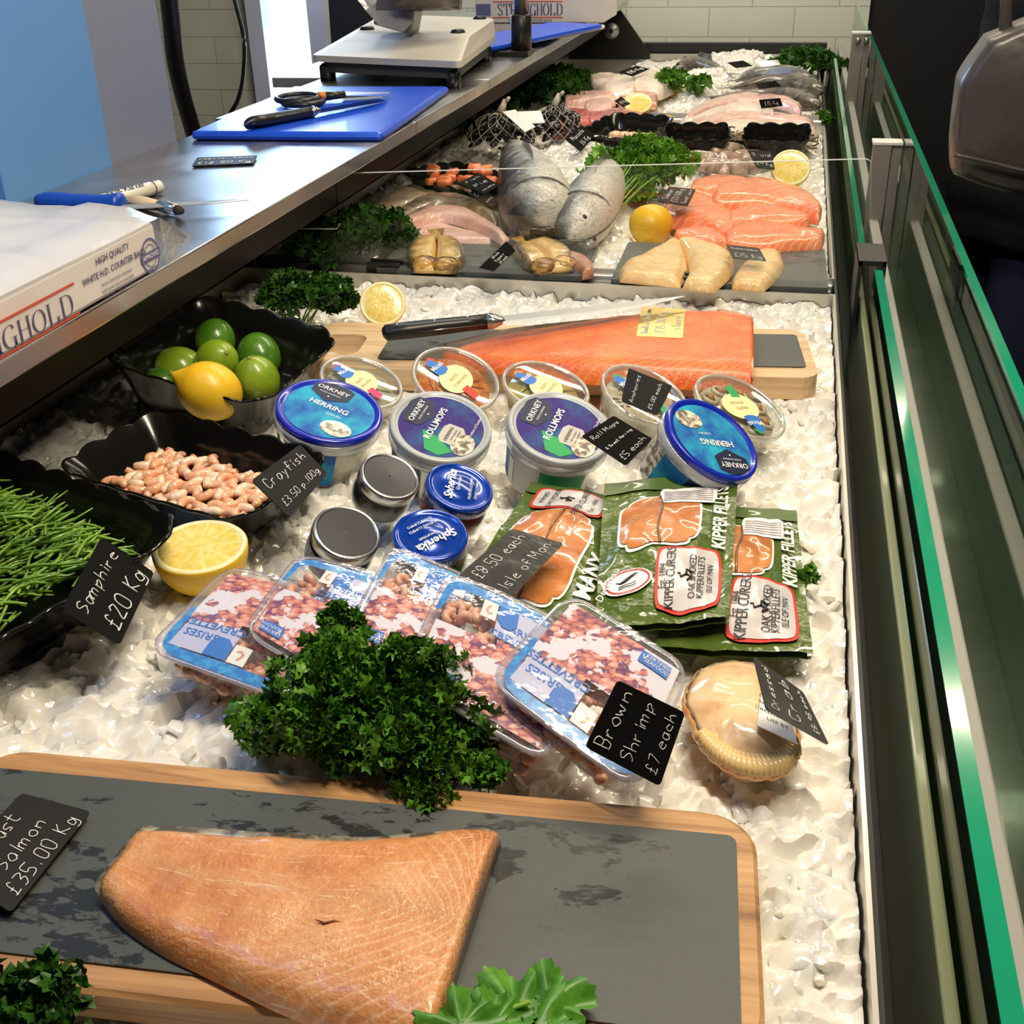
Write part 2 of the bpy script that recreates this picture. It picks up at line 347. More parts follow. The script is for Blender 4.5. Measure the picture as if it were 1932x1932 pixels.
def _slate(nt, b):
    c = nt.coord('Object'); n = nt.noise(nt.coord('Object', (1, 2.2, 1), (0, 0, .15)), 30, 6, .68, .3); n2 = nt.noise(c, 7, 3)
    wet = nt.ramp(nt.math('MULTIPLY_ADD', n2, .6, nt.math('MULTIPLY', n, .75)), [(.600, (0, 0, 0)), (.630, (1, 1, 1))])
    vd = nt.add('ShaderNodeTexVoronoi', Vector=nt.coord('Object', (1, 1.4, 1)), Scale=42); dr = nt.ramp(nt.math('ADD', vd.outputs[0], nt.math('MULTIPLY', nt.noise(c, 60, 2), .5)), [(.50, (1, 1, 1)), (.54, (0, 0, 0))]); wet = nt.math('MAXIMUM', wet, dr)
    nt.set(b.inputs['Base Color'], nt.mix(wet, (.022, .025, .024), (.070, .080, .076)))
    nt.set(b.inputs['Roughness'], nt.ramp(wet, [(0, (.3,) * 3), (1, (.5,) * 3)]))
    nt.set(b.inputs['Normal'], nt.add('ShaderNodeBump', Strength=.35, Distance=.001, Height=nt.noise(c, 90, 4)).outputs[0])
SLATE = mat('wet_slate', fn=_slate)
def _wood(cols, ax=(2, 34, 34)):
    def fn(nt, b):
        c = nt.coord('Object', ax); n = nt.noise(c, 3.0, 5, .6, .8); n2 = nt.noise(nt.coord('Object', (ax[0] * .4, ax[1] * .3, 1)), 2.2, 2)
        nt.set(b.inputs['Base Color'], nt.ramp(nt.math('MULTIPLY_ADD', n2, .4, nt.math('MULTIPLY', n, .6)), [(.30, cols[0]), (.5, cols[1]), (.66, cols[2])]))
        nt.set(b.inputs['Normal'], nt.add('ShaderNodeBump', Strength=.2, Distance=.001, Height=n).outputs[0])
    return fn
WOODA = mat('acacia_wood', rough=.42, coat=.1, fn=_wood([(.16, .06, .02), (.50, .27, .11), (.66, .40, .18)]))
WOODB = mat('pale_wood', rough=.45, coat=.1, fn=_wood([(.40, .24, .11), (.66, .46, .25), (.78, .60, .37)]))
LEMONP = mat('lemon_peel', (.86, .56, .025), rough=.35, sss=.15, bump=(130, .35, .0015), noise=(12, (.80, .46, .02), .4, .7))
PITH = mat('lemon_pith', (.92, .85, .48), rough=.5, sss=.2)
def _flesh(nt, b):
    c = nt.add('ShaderNodeSeparateXYZ', i0=nt.coord('Object')); a = nt.math('ARCTAN2', c.outputs[1], c.outputs[0])
    s = nt.math('ABSOLUTE', nt.math('SINE', nt.math('MULTIPLY', a, 4.5))); m = nt.ramp(s, [(.0, (1, 1, 1)), (.16, (0, 0, 0))])
    base = nt.ramp(nt.noise(nt.coord('Object'), 160, 3), [(.35, (.80, .60, .10)), (.7, (.92, .76, .26))])
    nt.set(b.inputs['Base Color'], nt.mix(m, base, (.93, .86, .50)))
    nt.set(b.inputs['Normal'], nt.add('ShaderNodeBump', Strength=.4, Distance=.001, Height=nt.noise(nt.coord('Object'), 220, 2)).outputs[0])
LEMONF = mat('lemon_flesh', rough=.22, sss=.2, coat=.4, fn=_flesh)
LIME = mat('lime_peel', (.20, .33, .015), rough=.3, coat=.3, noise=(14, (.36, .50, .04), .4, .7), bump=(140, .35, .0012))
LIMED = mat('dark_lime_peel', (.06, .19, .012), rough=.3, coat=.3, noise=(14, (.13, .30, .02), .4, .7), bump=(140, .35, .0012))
def leafm(n, a, b_, c): return mat(n, a, rough=.4, spec=.4, sss=0, fn=lambda nt, b: nt.set(b.inputs['Base Color'], nt.ramp(nt.noise(nt.coord('Object'), 45, 4, .7), [(.3, a), (.52, b_), (.72, c)])))
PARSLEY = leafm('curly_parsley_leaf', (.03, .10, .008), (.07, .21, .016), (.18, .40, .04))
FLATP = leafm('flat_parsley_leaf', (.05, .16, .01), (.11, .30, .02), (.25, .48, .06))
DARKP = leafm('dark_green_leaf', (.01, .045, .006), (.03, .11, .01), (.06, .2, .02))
SAMPH = mat('samphire_stem', (.07, .20, .015), rough=.4, coat=.3, noise=(25, (.28, .50, .05), .35, .7))
STEMG = mat('green_stem', (.22, .42, .05), rough=.35, coat=.2)
ACRYL = clearmat('clear_acrylic', (.97, .98, .97), .035, .02)
ACEDGE = mat('acrylic_edge', (.80, .84, .78), rough=.2, coat=.4)
GLASS = clearmat('green_tinted_glass', (.64, .78, .68), .12, .015)
GEDGE = mat('green_glass_edge', (.01, .30, .16), rough=.12, coat=.8, spec=.6)
FILM = clearmat('shrink_film', (.97, .97, .98), .05, .09, milky=.04, milk=(.85, .85, .95), bump=(34, 1.0))
CLEARTRAY = clearmat('clear_plastic_tray', (.93, .92, .92), .10, .1, milky=.14, milk=(.85, .82, .85))
POTCLEAR = clearmat('clear_pot_plastic', (.93, .94, .90), .08, .08, milky=.05, milk=(.88, .88, .8))
MILKY = mat('milky_lid_plastic', (.62, .64, .62), rough=.3, coat=.2, sss=.2)
LIDBLUE = mat('blue_lid_plastic', (.005, .02, .42), rough=.25, coat=.4)
LIDGREY = mat('grey_lid_plastic', (.42, .45, .46), rough=.3, coat=.2)
JARGLASS = clearmat('jar_glass', (.85, .87, .86), .03, .03)
ROEBLK = mat('black_roe', (.008, .007, .008), rough=.2, coat=.5, bump=(420, .8, .002))
ROERED = mat('red_roe', (.35, .025, .01), rough=.2, coat=.5, bump=(420, .8, .002))
TIN = mat('silver_lid_tin', (.50, .50, .50), rough=.24, metal=.95)
BLUETIN = mat('blue_lid_tin', (.003, .05, .40), rough=.2, metal=.3, coat=.7)
def flat(name, c, rough=.5, coat=0): return mat(name, c, rough=rough, coat=coat)
PWHITE = flat('white_print', (.85, .85, .83)); PNAVY = flat('navy_print', (.006, .012, .05)); PBLUE = flat('bright_blue_print', (.01, .17, .62))
PCYAN = flat('sky_blue_print', (.03, .32, .65)); PGREY = flat('grey_print', (.52, .50, .46)); PRED = flat('red_print', (.70, .03, .02)); PBLACK = flat('black_print', (.01, .01, .012))
PCREAM = flat('cream_print', (.86, .78, .40)); PMAG = flat('magenta_print', (.66, .02, .15)); PORANGE = flat('orange_print', (.82, .28, .02)); PGREEN = flat('green_print', (.01, .36, .10))
PTEAL = mat('teal_blue_print', (.01, .10, .42), rough=.55, spec=.3, coat=0, noise=(30, (.02, .42, .60), .4, .65))
PPURP = mat('purple_blue_print', (.03, .012, .18), rough=.55, spec=.3, coat=0, noise=(22, (.01, .16, .30), .45, .7))
PHERR = mat('herring_picture_print', (.16, .13, .1), rough=.35, coat=.3, noise=(160, (.85, .78, .62), .42, .58))
def _shrimpprint(nt, b):
    c = nt.coord('Object'); v = nt.add('ShaderNodeTexVoronoi', Vector=nt.coord('Object', (1, 1.5, 1), (0, 0, .7)), Scale=170); d = v.outputs['Distance']; col = nt.add('ShaderNodeSeparateXYZ', i0=v.outputs['Color']).outputs[0]
    pk = nt.ramp(nt.math('MULTIPLY_ADD', d, .55, nt.math('MULTIPLY', col, .55)), [(.1, (.90, .58, .48)), (.4, (.78, .32, .24)), (.65, (.50, .13, .12)), (.8, (.16, .05, .16))])
    nz_ = nt.noise(c, 30, 4, .65); m = nt.ramp(nz_, [(.455, (0, 0, 0)), (.475, (1, 1, 1))])
    nt.set(b.inputs['Base Color'], nt.mix(m, (.80, .78, .86), pk))
PSHRIMP = mat('shrimp_picture_print', rough=.3, coat=.5, fn=_shrimpprint)
KGREEN = mat('olive_green_print', (.075, .125, .018), rough=.22, coat=.7, noise=(14, (.11, .17, .03), .4, .7), bump=(34, 1.0, .007))
CARTON = mat('white_carton_in_film', (.72, .69, .68), rough=.22, coat=.6, bump=(16, .5, .004), coatr=.15)
RSIGN = flat('red_ink', (.65, .08, .05)); BSIGN = flat('navy_ink', (.10, .09, .20))
BLUEBOARD = mat('blue_cutting_board', (.005, .08, .72), rough=.35, coat=.15, bump=(300, .3, .0006))
CASEW = mat('cream_scale_plastic', (.62, .59, .52), rough=.4)
ORANGEP = mat('orange_plastic', (.8, .25, .03), rough=.4)
CRAB = mat('dressed_crab_meat', (.80, .56, .30), rough=.35, coat=.4, noise=(45, (.66, .36, .16), .48, .68), bump=(40, .6, .003), sss=.1)
CRABE = mat('crab_shell_edge', (.72, .30, .08), rough=.35, coat=.5, noise=(60, (.82, .55, .24), .4, .6))
NETM = mat('pale_netting', (.55, .5, .42), rough=.6)
MUSSEL = mat('mussel_shells', (.012, .011, .014), rough=.25, coat=.5, bump=(60, .6, .003))
SEAW = mat('brown_seaweed', (.10, .07, .015), rough=.35, coat=.4, noise=(40, (.20, .15, .03), .4, .6))

# ---------------------------------------------------------------- the room
def struct(name, g, m, **k): return obj(name, g, m, kind='structure', smooth=False, **k)
FLOORM = mat('dark_floor_vinyl', (.02, .02, .02), rough=.5, noise=(8, (.03, .03, .03), .4, .6))
struct('floor', box(-3.2, 3.4, -.9, 4.62, -1.0, -.95), FLOORM)
def _tiles(nt, b):
    br = nt.add('ShaderNodeTexBrick', Vector=nt.coord('Object', (1, 1, 1), (R(90), 0, 0)), Color1=(.70, .71, .60), Color2=(.66, .67, .57), Mortar=(.42, .43, .36), Scale=1.0)
    br.inputs['Mortar Size'].default_value = .0022; br.inputs['Brick Width'].default_value = .30; br.inputs['Row Height'].default_value = .10; br.inputs['Mortar Smooth'].default_value = .5
    nt.set(b.inputs['Base Color'], br.outputs[0]); nt.set(b.inputs['Normal'], nt.add('ShaderNodeBump', Strength=.5, Distance=.002, Height=nt.math('SUBTRACT', 1.0, br.outputs[1])).outputs[0])
TILES = mat('white_wall_tiles', rough=.22, coat=.2, fn=_tiles)
# window hole in the back wall: x -2.16..-1.86
wx0, wx1 = Y(482, 0, 4.5).x, Y(618, 100, 4.5).x
struct('wall_back', join(box(-3.2, wx0, 4.5, 4.6, -.95, 1.6), box(wx1, .235, 4.5, 4.6, -.95, 1.6), box(wx0, wx1, 4.5, 4.6, 1.2, 1.6), box(wx0, wx1, 4.5, 4.6, -.95, -.3)), TILES)
struct('wall_right', box(.235, 3.4, 4.52, 4.62, -.95, 1.6), mat('dark_room_wall', (.006, .006, .007), rough=.8))  # darkness of the open room put into the wall colour
win = struct('window_1', join(box(wx0 - .02, wx0 + .045, 4.44, 4.56, -.32, 1.2), box(wx1 - .045, wx1 + .02, 4.44, 4.56, -.32, 1.2), box(wx0 + .045, wx1 - .045, 4.44, 4.56, -.32, -.27)), mat('white_window_frame', (.62, .66, .85), rough=.35))
def _day(nt, b):
    c = nt.coord('Object'); z = nt.add('ShaderNodeSeparateXYZ', i0=c).outputs[0]
    col = nt.ramp(nt.noise(c, 3.2, 2), [(.40, (.35, .85, .95)), (.5, (.95, 1, .95)), (.7, (1, 1, 1))])
    nt.set(b.inputs['Emission Color'], col)
pane = obj('pane', box(wx0 + .045, wx1 - .045, 4.51, 4.52, -.27, 1.2), mat('daylit_pane', (.02, .02, .02), rough=.1, emit=((1, 1, 1), 3.2), fn=_day), win, smooth=False)
GREYW = mat('grey_wall_paint', (.22, .25, .36), rough=.5)
PALEW = mat('pale_wall_panel', (.42, .44, .52), rough=.35)
BLUEW = mat('blue_lit_door_paint', (.13, .33, .72), rough=.4)  # blue light falling on the panel, put into its base colour
WX = -.925                                             # wall plane behind the worktop
yb, yg = X(213, 320, WX).y, X(333, 262, WX).y
ya = X(8, 360, WX).y
d1 = struct('door_1', box(WX - .10, WX, ya + .0, yb, -.95, 1.6), BLUEW)
obj('door_edge', box(WX - .12, WX - .006, ya - .25, ya, -.95, 1.6), mat('deep_blue_lit_door_paint', (.08, .24, .46), rough=.4), d1, smooth=False)  # deeper tone of the same blue-lit colour
struct('wall_left', join(box(WX - .10, WX, yb, yg, -.95, 1.6), box(WX - .14, WX - .10, -.9, ya, -.95, 1.6)), GREYW)
yp = 2.12
struct('trim_1', box(-1.30, -1.26, yg, yp, -.95, 1.6), PALEW)

# worktop of steel along the back of the display
wt = thing('worktop', 'long brushed steel worktop running behind the fish display', 'worktop', (-.75, 2.2, .165))
obj('top', box(WX + .002, -.598, .25, 1.86, .165, .185, .002), STEEL, wt, smooth=False)
obj('top', box(-.957, -.598, 1.861, 2.36, .165, .185, .002), STEEL, wt, smooth=False)
obj('top', box(-1.07, -.598, 2.361, 4.40, .165, .185, .002), STEEL, wt, smooth=False)
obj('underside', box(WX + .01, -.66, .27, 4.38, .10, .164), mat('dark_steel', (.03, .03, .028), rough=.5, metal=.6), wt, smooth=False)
obj('cabinet', box(-.915, -.875, .27, 4.38, -.95, .10), mat('dark_cabinet', (.02, .02, .02), rough=.5), wt, smooth=False)

# display cabinet: steel trays, divider rails, black surround
INN = mat('tray_steel', (.62, .60, .55), rough=.32, metal=.9)
cab = thing('display_counter', 'refrigerated steel display counter filled with crushed ice', 'display counter', (-.35, 2.3, -.95))
def tray(x0, x1, y0, y1, zt, d, name):
    t = .003
    return obj(name, join(box(x0 - t, x0, y0, y1, zt - d, zt), box(x1, x1 + t, y0, y1, zt - d, zt), box(x0 - t, x1 + t, y0 - t, y0, zt - d, zt), box(x0 - t, x1 + t, y1, y1 + t, zt - d, zt), box(x0, x1, y0, y1, zt - d - t, zt - d)), INN, cab, smooth=False)
tray(-.80, .078, .05, 1.585, .012, .07, 'front_tray'); tray(-.80, .078, 1.665, 2.925, .012, .07, 'middle_tray'); tray(-.80, .074, 2.955, 4.34, .012, .07, 'back_tray')
obj('back_ledge', box(-.87, -.805, .05, 4.4, -.1, .0), mat('black_ledge', (.008, .008, .008), rough=.5), cab, smooth=False)
obj('plinth', box(-.86, .25, .0, 4.45, -.95, -.12), mat('cabinet_grey', (.06, .06, .055), rough=.5), cab, smooth=False)
rail = obj('divider_rail', join(box(-.80, .080, 1.590, 1.603, -.05, .008, .002), box(-.80, .080, 1.604, 1.634, -.05, .001, .004), box(-.80, .080, 1.635, 1.648, -.05, .010, .003), box(-.80, .080, 1.649, 1.66, -.05, .004, .002)), STEEL, cab, smooth=False)
obj('divider_rail', box(-.80, .074, 2.93, 2.95, -.05, .022, .003), STEEL, cab, smooth=False)
obj('trough', join(box(.082, .25, .0, 4.40, -.12, -.10), box(.082, .086, .0, 4.4, -.1, .0)), mat('black_trough', (.004, .004, .004), rough=.4), cab, smooth=False)
obj('sill', box(.108, .116, .0, 4.4, -.10, .03, .002), mat('olive_sill', (.22, .25, .13), rough=.3, coat=.3), cab, smooth=False)
obj('ledge', box(.137, .152, .0, 4.4, -.10, .035, .002), mat('white_ledge', (.36, .36, .33), rough=.4), cab, smooth=False)
obj('deck', box(.153, .25, .0, 4.4, -.10, -.04), mat('green_grey_deck', (.10, .12, .09), rough=.25, coat=.3, noise=(5, (.06, .08, .05), .4, .6)), cab, smooth=False)
obj('end_panel', join(box(-.62, .10, 4.36, 4.40, -.1, .045)), BLACKP, cab, smooth=False)

def gpane(name, x, y0, y1, z0, z1, th, label, cat='glass pane', slope=0, group=None):
    t = thing(name, label, cat, (x, (y0 + y1) / 2, z0), group=group)
    p = box(x - th / 2, x + th / 2, y0, y1, z0, z1 - .0015)
    e = box(x - th / 2, x + th / 2, y0, y1, z1 - .0014, z1)
    obj('glass', p, GLASS, t, smooth=False); obj('polished_edge', e, GEDGE, t, smooth=False, label='bright green polished glass edge'); return t
gpane('low_glass_guard', .111 + .012, .15, 1.46, -.09, .085, .010, 'near low inner glass guard with wide green top edge beside the ice')
gpane('low_glass_guard', .108, 1.56, 3.6, -.09, .085, .008, 'far low inner glass guard with thin green edge beside the second tray')
gpane('tall_glass_guard', .180, .25, 4.3, -.09, .178, .008, 'tall outer front glass with dark green edge facing the customers')
cl = thing('glass_clip', 'black clip joining the two low inner glass guards', 'clip', (.11, 1.51, .03))
obj('clip_body', join(box(.099, .104, 1.47, 1.555, .005, .092), box(.128, .133, 1.47, 1.555, .005, .092), box(.099, .133, 1.47, 1.555, .0865, .093)), BLACKP, cl, smooth=False)
ALU = mat('grey_anodised_post', (.30, .275, .25), rough=.35, metal=.3)
for y_, z_, lab in ((1.93, .150, 'grey aluminium glass post with white cap, nearer of the two'), (3.15, .192, 'grey aluminium glass post with bright fittings, farther of the two')):
    p = thing('glass_post', lab, 'post', (.15, y_, -.1), group='aluminium posts between the glass panes')
    obj('post', join(box(.131, .158, y_, y_ + .03, -.1, z_), box(.160, .174, y_ + .004, y_ + .026, -.1, z_)), ALU, p, smooth=False)
    obj('post_cap', box(.129, .175, y_ - .002, y_ + .032, z_, z_ + .005, .001), mat('white_post_cap', (.75, .73, .70), rough=.4), p, smooth=False)
    if y_ > 3:
        obj('fitting', tube([(.145, y_ - .004, z_ - .012), (.145, y_ - .02, z_ - .012)], .006, 12), TIN, p); obj('fitting', tube([(.165, y_ - .004, z_ - .012), (.165, y_ - .02, z_ - .012)], .006, 12), TIN, p)

# clear acrylic divider screen standing in the rail
def screen_outline():
    pts = [(.130, -.004), (.108, .19), (-.648, .152), (-.648, .070), (-.735, .068), (-.79, .035), (-.795, .008), (-.78, -.002)]
    out = []
    for i, p in enumerate(pts):
        a, b, c = Vector(pts[i - 1]), Vector(p), Vector(pts[(i + 1) % len(pts)]); r = min(.008, (a - b).length / 2.2, (c - b).length / 2.2)
        p0, p1 = b + (a - b).normalized() * r, b + (c - b).normalized() * r
        for k in range(4):
            t = k / 3; out.append(p0 * (1 - t) ** 2 + b * 2 * t * (1 - t) + p1 * t * t)
    return out
so = screen_outline(); sc = thing('divider_screen', 'clear acrylic divider screen standing between the first and second tray', 'screen', (-.3, 1.612, 0))
ft = tessellate_polygon([[Vector((p[0], p[1], 0)) for p in so]])
for nm, yy in (('acrylic_sheet', 1.6105),): obj(nm, geo([(p[0], yy, p[1]) for p in so] + [(p[0], yy + .0015, p[1]) for p in so], [tuple(q) for q in ft] + [tuple(i + len(so) for i in reversed(q)) for q in ft]), ACRYL, sc, smooth=False)
n_ = len(so); top = [so[i] for i in range(n_)]
obj('sheet_edge', loft([[Vector((p[0] + dx_ * 0, yy, p[1] + dz_)) for yy, dz_ in ((1.6100, 0), (1.6130, 0), (1.6130, .0009), (1.6100, .0009))] for p in top[2:-1] for dx_ in (0,)], cap=True), ACEDGE, sc, smooth=False)
for px, lab, dx in ((725, 'black divider clip below the golden smoked fish', 0), (1322, 'black divider clip below the smoked haddock', 0)):
    c = Y(px, 540, 1.60).x
    k = thing('divider_clip', lab, 'clip', (c, 1.612, 0), group='black clips holding the acrylic divider')
    obj('clip_body', join(box(c - .026, c + .026, 1.598, 1.606, -.004, .024, .001), box(c - .026, c + .026, 1.618, 1.627, -.004, .024, .001), box(c - .026, c + .026, 1.598, 1.627, -.004, .010)), BLACKP, k, smooth=False)
# thin clear side screen over the left edge of tray two
# ---------------------------------------------------------------- ice
def ico(sub):
    t = (1 + 5 ** .5) / 2; v = [(-1, t, 0), (1, t, 0), (-1, -t, 0), (1, -t, 0), (0, -1, t), (0, 1, t), (0, -1, -t), (0, 1, -t), (t, 0, -1), (t, 0, 1), (-t, 0, -1), (-t, 0, 1)]
    f = [(0, 11, 5), (0, 5, 1), (0, 1, 7), (0, 7, 10), (0, 10, 11), (1, 5, 9), (5, 11, 4), (11, 10, 2), (10, 7, 6), (7, 1, 8), (3, 9, 4), (3, 4, 2), (3, 2, 6), (3, 6, 8), (3, 8, 9), (4, 9, 5), (2, 4, 11), (6, 2, 10), (8, 6, 7), (9, 8, 1)]
    v = [Vector(p).normalized() for p in v]
    for _ in range(sub):
        c = {}; nf = []
        def mid(a, b):
            k = (min(a, b), max(a, b))
            if k not in c: v.append(((v[a] + v[b]) / 2).normalized()); c[k] = len(v) - 1
            return c[k]
        for a, b, d in f: x, y, z = mid(a, b), mid(b, d), mid(d, a); nf += [(a, x, z), (b, y, x), (d, z, y), (x, y, z)]
        f = nf
    return np.array([tuple(p) for p in v]), np.array(f)
IV, IF = ico(1)
def cell(x, y, k, tilt, amp, sd):
    d, pts = mnoise.voronoi(Vector((x * k, y * k, sd))); c = pts[0]; h1 = math.sin(c.x * 12.9898 + c.y * 78.233 + c.z * 37.7) * 43758.5453; h1 -= math.floor(h1); h2 = math.sin(c.x * 39.3 + c.y * 11.1 + c.z * 7.7) * 24634.63; h2 -= math.floor(h2)
    a = h1 * 6.283; return (tilt * ((x * k - c.x) * math.cos(a) + (y * k - c.y) * math.sin(a)) / k + amp * h2) - .0015 * max(0, 1 - (d[1] - d[0]) * 6)
def ice_h(x, y, fine=False):
    h = .010 * mnoise.noise(Vector((x * 5, y * 5, 3))) + .004 * mnoise.noise(Vector((x * 16, y * 16, 7)))
    if fine: h += cell(x, y, 38, .42, .0075, 3.3) + cell(x + .3, y, 75, .35, .003, 1.7) - .004
    return h
def ice(name, x0, x1, y0, y1, n, label, zb=-.012, hump=None, size=(.005, .012), seed=1):
    q = np.random.default_rng(seed); V = []; Fc = []; cnt = 0
    st = .0042 if y1 < 2 else .007; nx, ny = int((x1 - x0) / st), int((y1 - y0) / st)
    H = lambda x, y, fine=False: zb + ice_h(x, y, fine) + (hump(x, y) if hump else 0)
    g = np.array([[x0 + (x1 - x0) * i / nx, y0 + (y1 - y0) * j / ny, 0] for j in range(ny + 1) for i in range(nx + 1)])
    for p in g: p[2] = H(p[0], p[1], True) + .004
    V.append(g); fq = [(j * (nx + 1) + i, j * (nx + 1) + i + 1, (j + 1) * (nx + 1) + i + 1, (j + 1) * (nx + 1) + i) for j in range(ny) for i in range(nx)]
    fq = np.array(fq); tri = np.concatenate([fq[:, [0, 1, 2]], fq[:, [0, 2, 3]]]); Fc.append(tri); cnt = len(g)
    for k in range(n):
        s = q.uniform(*size) * (1.6 if q.random() < .15 else 1); a = q.normal(size=(3, 3)) * .55 + np.eye(3)[:, [2, 1, 0]] * 0; a[:, 2] = q.normal(size=3) * .45 + (0, 0, 1)
        Q, _ = np.linalg.qr(a[:, [2, 0, 1]]); Q = Q[:, [1, 2, 0]]
        sc_ = np.array([1, q.uniform(.6, 1.0), q.uniform(.3, .5)]) * s
        v = IV * (1 + q.uniform(-.25, .25, size=(len(IV), 1))); v = np.clip(v, -.78, .78) * sc_; v = v @ Q.T
        x, y = q.uniform(x0 + s, x1 - s), q.uniform(y0 + s, y1 - s)
        v = v + np.array([x, y, H(x, y) + q.uniform(-.1, .3) * s]); V.append(v); Fc.append(IF + cnt); cnt += len(IV)
    V = np.concatenate(V); Fc = np.concatenate(Fc); me = bpy.data.meshes.new(name)
    me.vertices.add(len(V)); me.vertices.foreach_set('co', V.astype(np.float32).ravel()); me.loops.add(len(Fc) * 3); me.loops.foreach_set('vertex_index', Fc.astype(np.int32).ravel())
    me.polygons.add(len(Fc)); me.polygons.foreach_set('loop_start', np.arange(0, len(Fc) * 3, 3, dtype=np.int32)); me.update(calc_edges=True)
    me.polygons.foreach_set('use_smooth', [True] * len(Fc)); me.materials.append(ICE); me.set_sharp_from_angle(angle=R(48))
    o = bpy.data.objects.new(name, me); COL.objects.link(o); return tag(o, label, 'ice', None, 'stuff')
ICE = mat('crushed_ice', (.83, .81, .75), rough=.14, spec=.6, coat=.3, sss=.25, sssr=(.01,), bump=(90, .35, .003))
ice('crushed_ice', -.798, .076, .06, 1.583, 3600, 'bed of white crushed ice in the front tray under the tubs and packs', seed=2)
ice('crushed_ice', -.798, .076, 1.668, 2.922, 1500, 'bed of crushed ice in the middle tray under the whole fish', seed=3, size=(.006, .013),
    hump=lambda x, y: .05 * math.exp(-((x + .42) / .13) ** 2 - ((y - 2.5) / .2) ** 2) + .03 * math.exp(-((x + .33) / .12) ** 2 - ((y - 2.1) / .25) ** 2))
ice('crushed_ice', -.55, .07, 2.97, 4.33, 1300, 'heaped crushed ice among the fish of the far tray', seed=4, size=(.008, .018), zb=-.02,
    hump=lambda x, y: .07 * math.exp(-((x + .26) / .12) ** 2 - ((y - 3.55) / .3) ** 2) + .06 * math.exp(-((x + .18) / .14) ** 2 - ((y - 4.1) / .2) ** 2))
# ---------------------------------------------------------------- builders for the things on the ice
def quadfn(q, wd, ht, lift=0.0):
    """q: TL, TR, BR, BL world corners; returns fn(x, y) with x to the right, y up, origin at the lower left, in metres"""
    tl, tr, br, bl = q; nrm = (tr - tl).cross(bl - tl).normalized()
    if nrm.z < 0: nrm = -nrm
    def fn(x, y, h=0.0):
        u, v = x / wd, 1 - y / ht
        return tl * (1 - u) * (1 - v) + tr * u * (1 - v) + br * u * v + bl * (1 - u) * v + nrm * (lift + h)
    return fn
def qpts(px, zs):
    zs = zs if isinstance(zs, (list, tuple)) else [zs] * 4
    a, b, c, d = [Z(p[0], p[1], z) for p, z in zip(px, zs)]; n = (b - a).cross(d - a); r = ray(*px[2])   # planar: the fourth corner on the plane of the other three
    return [a, b, EYE + r * ((a - EYE).dot(n) / r.dot(n)), d]
def qsize(q): return ((q[1] - q[0]).length + (q[2] - q[3]).length) / 2, ((q[3] - q[0]).length + (q[2] - q[1]).length) / 2
def card(px, zs, lines, label, m=None, group='handwritten price cards', size=None, name='price_card', marg=.08, ink=None):
    q = qpts(px, zs); wd, ht = qsize(q); fn = quadfn(q, wd, ht); r = min(wd, ht) * .06
    o2 = [(p[0] + wd / 2, p[1] + ht / 2) for p in rrect(wd / 2, ht / 2, r, 3)]
    t = thing(name, label, 'price card', (q[0] + q[1] + q[2] + q[3]) / 4, group=group)
    obj('card_face', loft([[fn(*p, -.0012) for p in o2], [fn(*p, 0) for p in o2]]), m or SLATEC, t, smooth=False)
    n = len(lines)
    if n:
        s0 = size or ht / (n + .9) * .80; gs = []
        for i, l in enumerate(lines):
            s = min(s0, s0 * wd * (1 - 2 * marg) / max(1e-6, handw(l, s0))); y = ht - (ht / n) * (i + .5) - s * .45
            gs.append(hand(l, lambda x, y: fn(x, y, .0003), wd * marg + (wd * (1 - 2 * marg) - handw(l, s)) * .5, y, s, max(.00028, s * .036)))
        obj('handwriting', join(*gs), ink or INK, t)
    return t

def lemon_half(px, py, z, r, n, label, cut=True, seed=0, long=1.0):
    """half a lemon; n = direction the cut face looks"""
    c = Z(px, py, z); q = Vector(n).normalized().to_track_quat('Z', 'Y').to_matrix().to_4x4(); m = Matrix.Translation(c) @ q
    t = thing('lemon_half', label, 'lemon', m=m, group='cut lemon halves')
    prof = [(r * math.cos(a) ** .85, -r * 1.12 * math.sin(a)) for a in [math.pi / 2 * i / 12 for i in range(13)]]
    prof[-1] = (.0005, -r * 1.18)
    obj('peel', mapg(lathe([(r * .985, .0006)] + prof, 40, cap=True), lambda p: (p.x * long, p.y, p.z)), LEMONP, t, local=True)
    obj('pith', mapg(lathe([(r * .985, .0004), (r * .97, .0014), (r * .86, .0013), (r * .85, .0002)], 40), lambda p: (p.x * long, p.y, p.z)), PITH, t, local=True)
    obj('flesh', mapg(lathe([(r * .87, .0008), (r * .8, .0015), (r * .3, .0013), (.0005, .0010)], 40), lambda p: (p.x * long, p.y, p.z)), LEMONF, t, local=True)
    return t
def whole_citrus(px, py, z, r, m, label, name='lime', cat='lime', ax=(1, .2, .1), nub=1.15, group='limes in the black dish'):
    c = Z(px, py, z); q = Vector(ax).normalized().to_track_quat('Z', 'Y').to_matrix().to_4x4(); mm = Matrix.Translation(c) @ q
    t = thing(name, label, cat, m=mm, group=group)
    prof = []
    for i in range(21):
        a = -math.pi / 2 + math.pi * i / 20; rr = r * math.cos(a); z_ = r * 1.12 * math.sin(a)
        if i > 17: z_ += r * (nub - 1) * (i - 17) / 3; rr *= 1 - .12 * (i - 17)
        prof.append((max(rr, .0006), z_))
    obj('peel', lathe(prof, 28, cap=True), m, t, local=True)
    e = prof[-1][1]; obj('stem_scar', lathe([(r * .12, e - r * .03), (r * .11, e + r * .025), (.0005, e + r * .01)], 12), mat('stem_scar', (.25, .28, .06), rough=.7), t, local=True)
    return t

